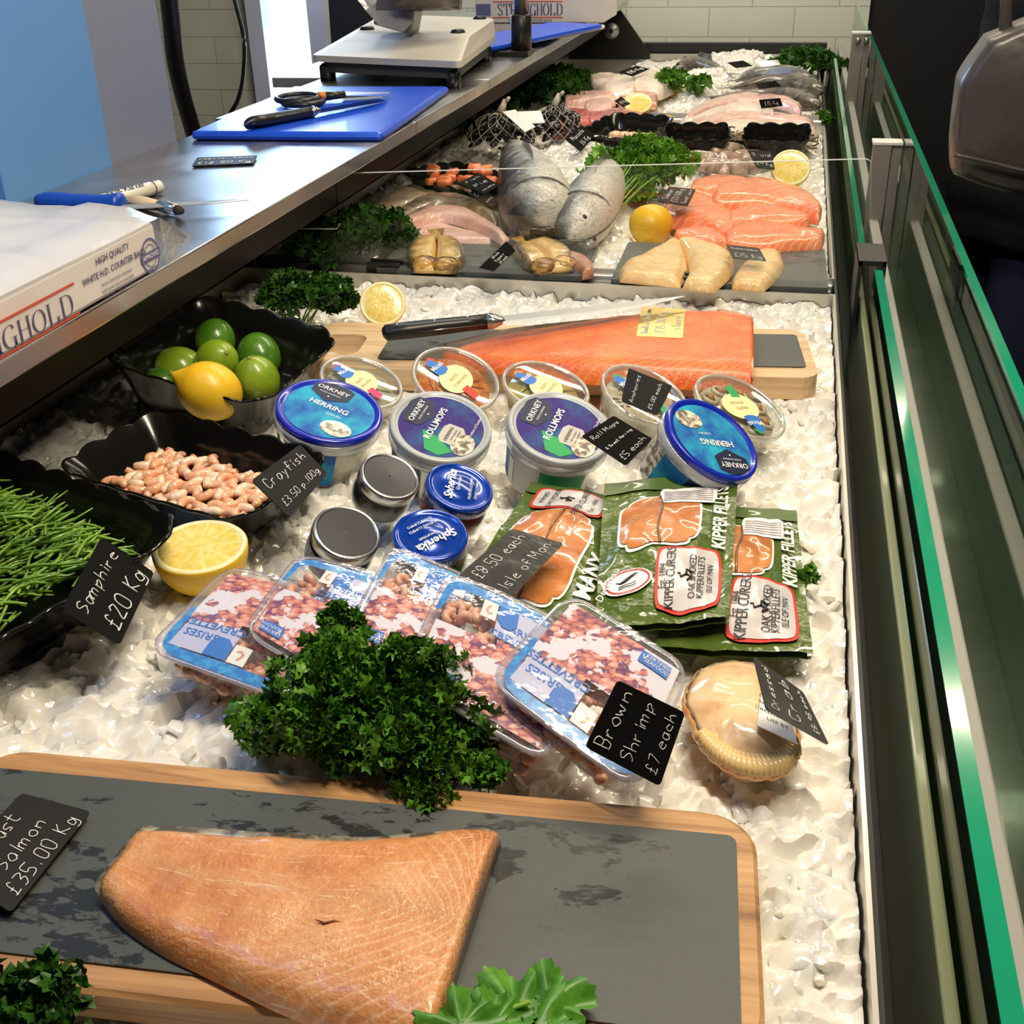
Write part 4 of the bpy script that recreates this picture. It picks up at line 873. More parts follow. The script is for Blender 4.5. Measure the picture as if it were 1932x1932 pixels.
def anchovy_pot(px, py, z, n, wpx, ang, cont, tagc, label, rolls=False, depth=.030, word='ANCHOVIES', seed=0):
    m, r = lidframe(px, py, z, n, wpx); q = random.Random(seed + 40)
    t = thing('anchovy_pot', label, 'pot', m=m, group='clear pots of anchovies')
    obj('pot_body', lathe([(r * .78, -depth), (r * .80, -depth + .002), (r * .93, -.006), (r * .93, -.004)], 44), POTCLEAR, t, local=True)
    gs = [lathe([(r * .74, -depth + .002), (r * .84, -.012), (r * .8, -.007), (.001, -.006)], 28)]
    if rolls:
        gs = [gs[0]]
        for i in range(9):
            a = 6.28 * i / 8; c = Vector((r * .6 * math.cos(a), r * .6 * math.sin(a), -.005)) if i < 8 else Vector((0, 0, -.005))
            gs.append(tube([c + Vector((r * .16 * math.cos(b), r * .12 * math.sin(b), 0)) for b in [6.28 * k / 12 for k in range(13)]], .0022, 6))
        obj('olives', join(*[sphere((r * .6 * math.cos(6.28 * i / 8), r * .6 * math.sin(6.28 * i / 8), -.004), r * .08, 10, 6) for i in range(8)]), mat('olive_pit', (.45, .20, .05), rough=.3), t, local=True, kind='stuff')
    else:
        for i in range(13):
            a = q.uniform(0, 3.1); x, y = q.uniform(-.45, .45) * r, q.uniform(-.45, .45) * r; d = Vector((math.cos(a), math.sin(a), 0)); p = Vector((x, y, -.0055)); gs.append(tube([p - d * r * .36, p + Vector((-d.y, d.x, 0)) * .002, p + d * r * .36], [.001, .0032, .001], 6, rz=[.0008, .0016, .0008]))
    obj('anchovy_fillets', join(*gs), cont, t, local=True, kind='stuff')
    obj('lid', lathe([(r * .95, -.006), (r * .985, -.004), (r * 1.0, .0), (r * .985, .0022), (r * .94, .0024), (r * .91, .0008), (r * .88, .0002), (.001, .0002)], 60), clearmat('clear_pot_lid', (.94, .95, .93), .08, .07, milky=.03, milk=(.85, .85, .78)), t, local=True)
    obj('lid_rim', lathe([(r * .95, -.005), (r * 1.001, -.002), (r * 1.002, .0012), (r * .985, .0026), (r * .94, .0027), (r * .915, .0012)], 60), clearmat('milky_pot_rim', (.9, .91, .88), .12, .12, milky=.5, milk=(.66, .66, .60)), t, local=True)
    def fn(x, y): a = rotp([(x, y)], ang)[0]; return (a[0], a[1], .0016)
    L = obj('lid_label', decal(rotp(circle(r * .38, 36, .0, 0, r * .46), ang), .0011), PCREAM, t, local=True)
    obj('brand_ribbon', join(decal(rotp(rrect(r * .24, r * .11, .002), ang, *rotp([(-.50 * r, .12 * r)], ang)[0]), .0014), decal(rotp(circle(r * .14, 20, -.42 * r, .02 * r), ang), .0013)), PBLUE, L, local=True)
    obj('tag', decal(rotp([(r * a, r * b) for a, b in ((.28, -.05), (.62, -.18), (.55, -.27), (.62, -.40), (.22, -.26))], ang), .0014), tagc, L, local=True)
    obj('tag', decal(rotp([(r * a, r * b) for a, b in ((-.78, .10), (-.62, .18), (-.62, .32), (-.78, .26))], ang), .0012), tagc, L, local=True)
    obj('lettering', join(ptext('Miceli', r * .17, lambda x, y: fn(x, y), -.45 * r, .10 * r, ang=75, bold=.01)), PWHITE, L, local=True)
    obj('small_lettering', join(ptext('FILETS', r * .11, fn, -.02 * r, .0, ang=78), ptext(word, r * .10, fn, .14 * r, .0, ang=78)), mat('brown_print', (.45, .28, .08), rough=.5), L, local=True)
ANC = lambda n, a, b: mat(n, a, rough=.22, coat=.6, noise=(60, b, .42, .6))
anchovy_pot(682, 722, .046, (.40, -.14, 1), 160, 0, ANC('pale_green_anchovy', (.42, .42, .26), (.70, .68, .56)), PMAG, 'clear anchovy pot with a pink tag, leftmost of the five small pots', seed=1, word="ANCHOIS")
anchovy_pot(860, 716, .050, (.42, -.30, 1), 172, -4, ANC('orange_anchovy', (.62, .14, .015), (.80, .36, .05)), PRED, 'clear pot of orange marinated anchovies with a red tag', seed=2, word="D'ANCHOIS")
anchovy_pot(1030, 732, .046, (.30, -.14, 1), 172, 0, ANC('yellow_green_anchovy', (.52, .42, .10), (.36, .36, .14)), PORANGE, 'clear pot of yellow anchovies with an orange tag', seed=3)
anchovy_pot(1216, 746, .048, (.42, -.18, 1), 176, -2, ANC('cream_anchovy', (.60, .52, .36), (.72, .66, .50)), PGREEN, 'clear anchovy pot with a green tag behind the Anchovies card', seed=4)
anchovy_pot(1396, 768, .048, (.44, -.14, 1), 188, 145, ANC('rolled_anchovy', (.62, .56, .40), (.50, .42, .28)), PGREEN, 'clear pot of rolled anchovies at the right end of the row', rolls=True, seed=5, word='ROULES')
card([(1172, 757), (1186, 694), (1269, 728), (1240, 784)], [.072, .098, .088, .062], ['Anchovies', '£5.00 each'], 'black price card reading Anchovies on the clear pot')
card([(1097, 823), (1158, 784), (1231, 828), (1181, 879)], [.092, .104, .080, .066], ['Roll Mops', '& Sweet Herring', '£5 each'], 'black price card reading Roll Mops between the rollmops tub and the tipped herring tub')

def jar(px, py, z, n, wpx, lidm, fill, label, ang=0, word=None, depth=.030, wrap=None):
    depth = .040; m, r = lidframe(px, py, z, n, wpx); t = thing('roe_jar', label, 'jar', m=m, group='small glass jars of roe')
    obj('glass_body', lathe([(r * .80, -depth), (r * .95, -depth + .004), (r * 1.0, -depth * .6), (r * .95, -.014), (r * .88, -.010)], 40), JARGLASS, t, local=True)
    obj('roe', lathe([(r * .76, -depth + .002), (r * .91, -depth + .005), (r * .96, -depth * .6), (r * .90, -.014), (.001, -.012)], 36), fill, t, local=True)
    obj('lid', lathe([(r * .97, -.0105), (r * 1.0, -.010), (r * 1.0, -.002), (r * .975, .0), (r * .90, .0008), (r * .87, -.0006), (r * .80, -.0009), (r * .45, -.0009), (r * .43, -.0004), (.001, -.0004)], 56), lidm, t, local=True)
    if lidm is TIN: obj('lid_panel', lathe([(r * .86, -.0002), (r * .5, -.0001), (.001, .0001)], 40), mat('dark_lid_panel', (.16, .16, .17), rough=.25, metal=.8), t, local=True)
    if word:
        def fn(x, y): a = rotp([(x, y)], ang)[0]; return (a[0], a[1], .0012)
        def fs(x, y, a0=0):
            a = R(-95) + x / r; return (r * 1.006 * math.cos(a), r * 1.006 * math.sin(a), -.0085 + y)
        obj('lid_lettering', join(ptext('Spherika', r * .36, fn, 0, r * .18, bold=.02, shear=.25), ptext('Gourmet', r * .16, fn, r * .1, r * .0), ptext('HUEVAS LUMPO', r * .13, fn, 0, -r * .35), ptext('OVAS LUMPO', r * .13, fn, 0, -r * .53)), PWHITE, t, local=True)
        obj('side_lettering', join(ptext('HUEVAS LUMPO', r * .16, fs, -r * .5, .001), ptext('Spherika', r * .2, fs, r * .6, .001, shear=.25)), PWHITE, t, local=True)
    if wrap:
        v = []; f = []
        for i in range(21):
            a = R(150 + 140 * i / 20)
            for zz, rr in ((-depth * .86, .985), (-depth * .6, 1.012), (-.0155, .975)): v.append(Vector((r * rr * math.cos(a), r * rr * math.sin(a), zz)))
            if i: c = len(v) - 6; f += [(c, c + 3, c + 4, c + 1), (c + 1, c + 4, c + 5, c + 2)]
        obj('paper_label', geo(v, f), PGREY, t, local=True)
        def fs(x, y): a = R(238) + x / r; return (r * 1.03 * math.cos(a), r * 1.03 * math.sin(a), -.020 + y)
        obj('label_lettering', join(ptext("ŒUFS DE LUMPS", r * .30, fs, 0, .0), ptext('NOIRS', r * .30, fs, -.0 * r, -r * .30)), PBLACK, t, local=True)
    return t
jar(736, 898, .062, (.52, -.25, 1), 118, TIN, ROEBLK, 'silver lidded jar of black roe under the grey rollmops tub')
jar(655, 1004, .064, (.48, -.28, 1), 132, TIN, ROEBLK, 'silver lidded jar with a grey paper label, nearest the half lemon', wrap=True)
jar(868, 918, .062, (.38, -.20, 1), 133, BLUETIN, ROERED, 'blue lidded jar of red roe, the farther of the two blue lids', ang=98, word=True)
jar(812, 1008, .058, (.16, -.22, 1), 146, BLUETIN, ROEBLK, 'blue lidded jar whose lettering is upside down, the nearer of the two blue lids', ang=232, word=True)

# ---------------------------------------------------------------- shrimp packs
protS = [curl(.016, .0036, rnd, 4.2, 9), curl(.014, .0034, rnd, 3.4, 9), curl(.018, .0034, rnd, 4.8, 9)]
def shrimp_pack(px4, zs, flip, label, seed, depth=.026):
    q = qpts(px4, zs); wd, ht = qsize(q); fn0 = quadfn(q, wd, ht); rq = random.Random(seed)
    def fn(x, y, h=0): 
        s = .0035 * math.sin(math.pi * min(1, max(0, x / wd))) * math.sin(math.pi * min(1, max(0, y / ht))); return fn0(x, y, h + s)
    t = thing('shrimp_pack', label, 'shrimp pack', sum(q, Vector()) / 4 - Vector((0, 0, depth)), group='film sealed packs of brown shrimp')
    def rr(k, r=.016, n=5): return [(p[0] + wd / 2, p[1] + ht / 2) for p in rrect(wd / 2 * k, ht / 2 * k, r, n)]
    o = rr(1.0, .018)
    cx = [(k, h) for k, h in ((1.0, -.0008), (.90, -.0012), (.87, -.008), (.80, -depth), (.74, -depth - .001))]
    obj('tray', loft([[fn0(x, y, h) for x, y in rr(k, .018 * k)] for k, h in cx], cap=False), CLEARTRAY, t)
    base = loft([[fn0(x, y, -depth + .001) for x, y in rr(.73, .01)]] * 2)
    def inside(fu, fv, n, zlo, zhi, sc=1.0):
        g = []
        for i in range(n):
            x, y = wd * rq.uniform(*fu), ht * rq.uniform(*fv); p = fn0(x, y, rq.uniform(zlo, zhi)); k = protS[i % 3]
            g.append(xf(k, Matrix.Translation(p) @ Matrix.Rotation(rq.uniform(0, 6.28), 4, 'Z') @ Matrix.Rotation(rq.gauss(0, .8), 4, 'X') @ Matrix.Scale(sc, 4)))
        return g
    g = inside((.14, .86), (.14, .86), 110, -.010, -.007) + inside((.14, .86), (.09, .2), 50, -.022, -.010)
    obj('peeled_shrimps', join(*g), SHRIMP, t, kind='stuff')
    # film with print; u, v in the unit pack
    def F_(u, v, h): 
        if flip: u, v = 1 - u, 1 - v
        return fn(u * wd, v * ht, h)
    def pg(pts, h, sub=10):
        P = []
        for i in range(len(pts)):
            a, b = Vector(pts[i]), Vector(pts[(i + 1) % len(pts)])
            for k in range(3): P.append(a.lerp(b, k / 3))
        return poly([(p.x, p.y) for p in P], lambda u, v: F_(u, v, h))
    def gridreg(u0, u1, v0, v1, h, k=8, keep=None):
        v_ = []; f = []
        for j in range(k + 1):
            for i in range(k + 1): v_.append(F_(u0 + (u1 - u0) * i / k, v0 + (v1 - v0) * j / k, h))
        for j in range(k):
            for i in range(k): f.append((j * (k + 1) + i, j * (k + 1) + i + 1, (j + 1) * (k + 1) + i + 1, (j + 1) * (k + 1) + i))
        return geo(v_, f)
    obj('printed_picture', join(gridreg(.07, .93, .44, .93, .0004), gridreg(.07, .46, .20, .4401, .0004)), PSHRIMP, t, label='printed picture of pink shrimps on white')
    o2 = [(p[0] / 2 + .5, p[1] / 2 + .5) for p in rrect(.92, .92, .22, 6)]; 
    def strip(pts, w0, h):
        P = [Vector((p[0], p[1], 0)) for p in pts]; v_ = []; f = []
        for i, p in enumerate(P):
            d = (P[min(i + 1, len(P) - 1)] - P[max(i - 1, 0)]).normalized(); s = Vector((-d.y, d.x, 0)); w_ = w0 * math.sin(math.pi * (i + .6) / (len(P) + .2)) ** .35
            v_ += [F_(p.x + s.x * w_, p.y + s.y * w_, h), F_(p.x, p.y, h)]
            if i: c = len(v_) - 4; f.append((c, c + 2, c + 3, c + 1))
        return geo(v_, f)
    crv = [(.04, .50), (.035, .25), (.06, .12), (.13, .05), (.25, .03), (.45, .03), (.65, .03), (.80, .03), (.89, .06), (.95, .12), (.965, .25), (.965, .36)]
    crv = [(p.x, p.y) for p in cr_spline([(a, b, 0) for a, b in crv], 36)]
    obj('printed_border', strip(crv, .085, .0008), mat('speckled_blue_print', (.01, .20, .62), rough=.3, coat=.5, noise=(150, (.05, .38, .80), .45, .6)), t)
    obj('name_panel', gridreg(.10, .50, .12, .38, .0011, 4), mat('pale_violet_print', (.55, .58, .80), rough=.3, coat=.5), t)
    def tf(x, y): return F_(.30 - x / wd, .27 - y / ht, .0015)
    obj('name_lettering', join(ptext('CREVETTES', .0098, tf, 0, -.014, bold=.01), ptext('GRISES', .0098, tf, .004, -.003, bold=.01)), PBLUE, t)
    obj('maker_logo', pg([(.34, .12), (.50, .12), (.50, .24), (.45, .29), (.38, .29), (.34, .24)], .0018), PBLUE, t)
    obj('picture_square', pg([(.51, .12), (.63, .12), (.63, .27), (.51, .27)], .0016), PWHITE, t)
    obj('shrimp_emblem', strip([(.55 + .02, .15), (.59, .17), (.60, .21), (.57, .235), (.54, .22)], .018, .0019), SHRIMP, t)
    obj('blue_tick_logo', join(pg([(.66, .80), (.88, .80), (.88, .90), (.66, .90)], .0015)), PBLUE, t)
    obj('tick_lettering', join(ptext('CERTIFIED', .0045, lambda x, y: F_(.79 + x / wd, .86 + y / ht, .0018)), ptext('SEAFOOD', .0045, lambda x, y: F_(.79 + x / wd, .82 + y / ht, .0018)), strip([(.675, .87), (.69, .83), (.715, .875)], .012, .0018)), PWHITE, t)
    fv = []; ff = []; K = 16
    for j in range(K + 1):
        for i in range(K + 1): 
            u, v = i / K, j / K; du, dv = 2 * u - 1, 2 * v - 1; k = max(abs(du), abs(dv)); L = math.hypot(du, dv) or 1; sq = 1 - .10 * (min(abs(du), abs(dv)) / max(k, 1e-6)) ** 3 if k > .8 else 1
            fv.append(fn(wd * (.5 + du * sq / 2), ht * (.5 + dv * sq / 2), .0028 + .0012 * nz((u * 5, v * 9, seed)) * (k < .95)))
    for j in range(K):
        for i in range(K): ff.append((j * (K + 1) + i, j * (K + 1) + i + 1, (j + 1) * (K + 1) + i + 1, (j + 1) * (K + 1) + i))
    obj('film', geo(fv, ff), FILM, t)
    v_ = [fn0(x, y, h) for k, h in ((1.0, .0), (1.0, .0014), (.955, .0016)) for x, y in rr(k, .018 * k)]; n_ = len(rr(1.0, .018))
    obj('sealed_flange', loft([v_[:n_], v_[n_:2 * n_], v_[2 * n_:]], cap=False), clearmat('milky_flange', (.88, .86, .90), .16, .08, milky=.30, milk=(.75, .72, .80)), t)
    return t
shrimp_pack([(430, 1068), (655, 1120), (545, 1328), (272, 1228)], [.050, .040, .032, .040], False, 'shrimp pack at the left end of the fan, beside the half lemon', 1)
shrimp_pack([(562, 1045), (742, 1092), (640, 1308), (455, 1192)], [.058, .048, .040, .050], True, 'second shrimp pack from the left, behind the curly parsley', 2)
shrimp_pack([(738, 1028), (905, 1098), (840, 1300), (640, 1215)], [.068, .056, .048, .058], True, 'middle shrimp pack of the fan, in front of the nearer blue jar', 3)
shrimp_pack([(845, 1078), (1060, 1170), (1040, 1450), (752, 1278)], [.074, .060, .046, .058], True, 'fourth shrimp pack, running down beside the parsley to the ice', 4, .030)
shrimp_pack([(1076, 1118), (1306, 1262), (1204, 1502), (914, 1284)], [.080, .060, .048, .066], False, 'shrimp pack at the right end of the fan, under the Brown Shrimp card', 5, .030)
card([(1104, 1410), (1166, 1283), (1293, 1345), (1245, 1484)], [.078, .110, .085, .050], ['Brown', 'Shrimp', '£7 each'], 'black price card reading Brown Shrimp on the rightmost shrimp pack')

# ---------------------------------------------------------------- kipper packs
def kipper_pack(px4, zs, kind, label, seed):
    q = qpts(px4, zs); wd, ht = qsize(q); fn0 = quadfn(q, wd, ht); rq = random.Random(seed)
    def bulge(u, v): return .011 * max(0, math.sin(math.pi * min(1, max(0, (u - .02) / .9)))) * max(0, math.sin(math.pi * min(1, max(0, (v - .02) / .86)))) + .0035 * nz((u * 4, v * 5, seed)) + .0015 * nz((u * 12, v * 12, seed))
    def Fk(u, v, h=0): return fn0(u * wd, v * ht, bulge(u, v) + h)
    def grid(u0, u1, v0, v1, h, k=24, r=0, wavy=0):
        vv = []; f = []
        for j in range(k + 1):
            for i in range(k + 1):
                u, v = i / k, j / k
                if r:
                    du, dv = abs(2 * u - 1), abs(2 * v - 1); s = 1 - r * (min(du, dv)) ** 4; u, v = .5 + (u - .5) * s, .5 + (v - .5) * s
                u, v = u0 + (u1 - u0) * u, v0 + (v1 - v0) * v
                if wavy: v += wavy * math.sin(u * 14 + seed); u += wavy * .5 * math.sin(v * 12)
                vv.append(Fk(u, v, h))
        for j in range(k):
            for i in range(k): f.append((j * (k + 1) + i, j * (k + 1) + i + 1, (j + 1) * (k + 1) + i + 1, (j + 1) * (k + 1) + i))
        return geo(vv, f)
    t = thing('kipper_pack', label, 'kipper pack', sum(q, Vector()) / 4, group='green vacuum packs of kippers')
    bag = join(grid(0, 1, 0, 1, 0), grid(.0, 1, 0, 1, -.006 ))
    obj('bag', bag, KGREEN, t)
    lb = lambda x, y, u0, v0, a=90, h=.0030: Fk(u0 + rotp([(x, y)], a)[0][0] / wd, v0 + rotp([(x, y)], a)[0][1] / ht, h)
    if kind == 1: win = (.10, .74, .02, .74); lab = (.10, .72, .74, .965); ov = (.88, .84); txt = ('MANX', .88, .30, .026); ls = False
    else: win = (.12, .74, .40, .83); lab = (.42, .92, .035, .39); ov = (.22, .22); txt = ('KIPPER FILLETS', .90, .64, .026); ls = True
    obj('window_border', grid(*win, .0012, 14, .22, .008), PWHITE, t)
    w_ = (win[0] + .018, win[1] - .018, win[2] + .014, win[3] - .014)
    KF = obj('kipper_fillet', grid(*w_, .0021, 20, .22, .008), KIPMEAT, t)
    um = (w_[0] + w_[1]) / 2; obj('fillet_seam', tube([Fk(um + .012 * math.sin(v * 20), v, .0028) for v in [w_[2] + (w_[3] - w_[2]) * i / 14 for i in range(15)]], .0011, 6), mat('kipper_seam', (.20, .10, .05), rough=.3, coat=.5), KF)
    if kind != 1:
        obj('cooking_panel', grid(.42, .84, .72, .90, .0028, 8, .1), PWHITE, t)
        obj('cooking_lines', join(*[grid(.45, .82, .745 + .022 * i, .753 + .022 * i, .0033, 6) for i in range(6)]), mat('faint_grey_red_print', (.45, .38, .40), rough=.4), t)
    obj('label_border', grid(*lab, .0022, 14, .10, .006), PRED, t)
    l2 = (lab[0] + .022, lab[1] - .022, lab[2] + .014, lab[3] - .014)
    obj('label_panel', grid(*l2, .0028, 14, .10, .006), mat('pale_label_print', (.62, .59, .59), rough=.25, coat=.5), t)
    w0 = l2[1] - l2[0]; h0 = l2[3] - l2[2]
    if kind == 1:
        tx = [('Est. 1884', .88, .0065), ('KIPPER CURERS', .72, .0085), ('OAK SMOKED', .30, .0065), ('KIPPERS', .16, .0065)]
    else: tx = [('Est. 1884', .12, .0065), ('KIPPER CURERS', .27, .0088), ('OAK SMOKED', .62, .0070), ('KIPPERFILLETS', .76, .0070), ('ISLE OF MAN', .90, .0055)]
    K = ht * h0 / .036
    obj('label_lettering', join(*[ptext(s, sz * min(1.25, max(.75, K)), lambda x, y: lb(x, y, l2[0] + w0 * k, l2[2] + h0 * .5, 90, .0036)) for s, k, sz in tx]), PBLACK, t)
    # three running legs, joined at the hip
    cu, cv = l2[0] + w0 * .46, l2[2] + h0 * .5; gs = []
    for i in range(3):
        a = R(90 + 120 * i); r1 = .0052; p0 = (0, 0); p1 = (r1 * math.cos(a), r1 * math.sin(a)); p2 = (p1[0] + r1 * .9 * math.cos(a - 1.9), p1[1] + r1 * .9 * math.sin(a - 1.9)); p3 = (p2[0] + r1 * .4 * math.cos(a - .6), p2[1] + r1 * .4 * math.sin(a - .6))
        gs.append(tube([Fk(cu + p[0] / wd, cv + p[1] / ht, .0034) for p in (p0, p1, p2, p3)], [.0009, .0010, .0007, .0006], 5))
    obj('three_legs_emblem', join(*gs), PBLACK, t)
    # round maker's badge with fish
    def disc(r, h, ry=None): return poly(circle(1, 28), lambda x, y: Fk(ov[0] + x * r / wd, ov[1] + y * (ry or r) / ht, h))
    B = obj('badge', disc(.0205, .0024, .0165), PWHITE, t); obj('badge_ring', loft([[Fk(ov[0] + r * math.cos(a) / wd, ov[1] + r * .8 * math.sin(a) / ht, .0030) for a in [6.283 * i / 32 for i in range(32)]] for r in (.0185, .0170)], cap=False), PRED, B)
    obj('badge_fish', join(tube([Fk(ov[0] + (x * .010) / wd, ov[1] + (.003 + .004 * math.sin(2.6 * x)) / ht, .0034) for x in (-1, -.6, -.2, .2, .6, .9)], [.0002, .0009, .0012, .0010, .0006, .0002], 5),
        *[tube([Fk(ov[0] + (x * .009) / wd, ov[1] + (-.005 - .003 * k + .0009 * math.sin(x * 9)) / ht, .0034) for x in (-.8, -.4, 0, .4, .8)], .0004, 4) for k in (0, 1)]), PBLACK, B)
    obj('badge_lettering', ptext('Devereau', .010, lambda x, y: lb(x, y, ov[0] - .12 if kind != 1 else ov[0] - .02, ov[1] - (0 if kind != 1 else -.10), 70 if kind != 1 else -10, .0036), shear=.3), PWHITE, t)
    obj('name_lettering', ptext(txt[0], txt[3] * (.62 if kind != 1 else .78), lambda x, y: lb(x, y, txt[1] + .03, txt[2], 90, .0028), bold=.03), PWHITE, t)
    obj('top_seal', grid(.0, 1, .905, .998, .0016, 10), mat('olive_seal_print', (.08, .14, .03), rough=.3, coat=.5), t)
    return t
kipper_pack([(1002, 912), (1222, 945), (1118, 1186), (868, 1110)], [.030, .028, .020, .022], 1, 'green kipper pack at the left, partly under the £8.50 price card', 1)
kipper_pack([(1335, 955), (1502, 965), (1534, 1232), (1232, 1222)], [.024, .020, .016, .020], 3, 'green kipper pack at the right, nearest the front glass', 3)
kipper_pack([(1140, 915), (1393, 890), (1376, 1165), (1122, 1186)], [.044, .042, .036, .038], 2, 'green kipper pack in the middle, lying over the other two', 2)
card([(864, 1086), (966, 997), (1064, 1025), (960, 1131)], [.062, .066, .052, .048], ['£8.50 each', 'Isle of Man'], 'shiny grey price card reading Isle of Man on the left kipper pack', m=mat('shiny_dark_card_face', (.05, .05, .05), rough=.2, coat=.6, bump=(40, .5, .002)))
# ---------------------------------------------------------------- dressed crab
crx = [(1290, 1312), (1318, 1272), (1370, 1256), (1425, 1262), (1455, 1290), (1470, 1330), (1495, 1362), (1511, 1402), (1505, 1440), (1480, 1466), (1435, 1474), (1385, 1464), (1345, 1440), (1318, 1410), (1300, 1372), (1286, 1340)]
cp = [Z(x, y, .018) for x, y in crx]; cc = sum(cp, Vector()) / len(cp); P2 = cr_spline(cp + [cp[0]], 73)[:-1]
ct = thing('dressed_crab', 'wrapped dressed crab shell with pale meat beside the Brown Shrimp card', 'dressed crab', (cc.x, cc.y, 0)); rings = []
for k, h in ((.70, -.012), (.90, -.004), (1.0, .0), (1.0, .003), (.94, .007), (.86, .0085), (.70, .013), (.5, .016), (.25, .018), (.02, .0185)):
    ring = []
    for i, p in enumerate(P2):
        d = p - cc; c = 1 + (.018 * math.sin(i * 2.1) if .9 < k <= 1.0 else 0); pt = cc + d * k * c
        ring.append(Vector((pt.x, pt.y, .018 + h + .002 * nz((pt.x * 60, pt.y * 60, 4)) * (k < .9) - (.004 if (k < .9 and pt.y < cc.y - .028) else 0))))
    rings.append(ring)
obj('shell_edge', loft(rings[:5]), CRABE, ct); obj('crab_meat', loft(rings[4:]), CRAB, ct)
CRP = mat('crimped_pale_crust', (.78, .56, .24), rough=.35, coat=.6, bump=(50, .6, .003))
band = [i for i in range(len(P2)) if P2[i].y < cc.y - .026]
obj('crimped_edge', join(*[tube([cc + (P2[i] - cc) * 1.0 + Vector((0, 0, .003)), cc + (P2[i] - cc) * .92 + Vector((0, 0, .0075)), cc + (P2[i] - cc) * .76 + Vector((0, 0, .010))], [.0016, .0036, .0010], 6) for i in band]), CRP, ct)
fq = qpts([(1440, 1285), (1475, 1300), (1505, 1405), (1428, 1370)], .038); fw, fh = qsize(fq); ff_ = quadfn(fq, fw, fh)
obj('wrapper_label', loft([[ff_(x * fw, y * fh, h) for x, y in ((0, 0), (1, 0), (1, 1), (0, 1))] for h in (0, .0006)]), PWHITE, ct, smooth=False)
obj('label_lettering', join(*[ptext(s, .0042, lambda x, y: ff_(x, y, .0010), fw * .55, fh * k) for s, k in (('USE BY', .2), ('DRESSED CRAB', .34), ('INGREDIENTS', .48), ('KEEP CHILLED', .62))]), PBLACK, ct)
card([(1447, 1338), (1423, 1238), (1516, 1306), (1565, 1406)], [.070, .088, .060, .034], ['Dressed', 'Crab', '£5.95 each'], 'grey price card leaning over the dressed crab at the glass side', m=GREYC)

parsley((690, 1365), .030, .075, .055, .050, 3400, 'big bunch of curly parsley behind the near board in front of the shrimp packs', seed=21, sz=(.0038, .0075), clump=34, stems=8, lobes=4)
parsley((790, 1440), .022, .045, .035, .025, 900, 'curly parsley tuft spilling over the top edge of the near board', seed=22, sz=(.0036, .007), clump=12, lobes=4, z0=.02)
parsley((540, 1385), .02, .028, .025, .022, 420, 'small curly parsley tuft reaching left from the big bunch', seed=23, sz=(.0036, .007), clump=8, lobes=4)
parsley((648, 1180), .062, .014, .012, .018, 200, 'curly parsley tip standing up between two shrimp packs', seed=24, sz=(.0034, .006), clump=6, lobes=4, z0=.04)
parsley((765, 1250), .075, .022, .016, .014, 240, 'curly parsley tip lying on the middle shrimp pack', seed=25, sz=(.0034, .006), clump=6, lobes=4, z0=.05)
parsley((1522, 1092), .014, .009, .014, .006, 40, 'tiny parsley sprig on the ice right of the kipper packs', m=FLATP, seed=26, sz=(.004, .007), clump=4, stems=2)
parsley((575, 568), .040, .075, .045, .032, 1900, 'dark curly parsley bunch under the divider behind the limes', m=DARKP, seed=27, sz=(.005, .009), clump=22, lobes=4)
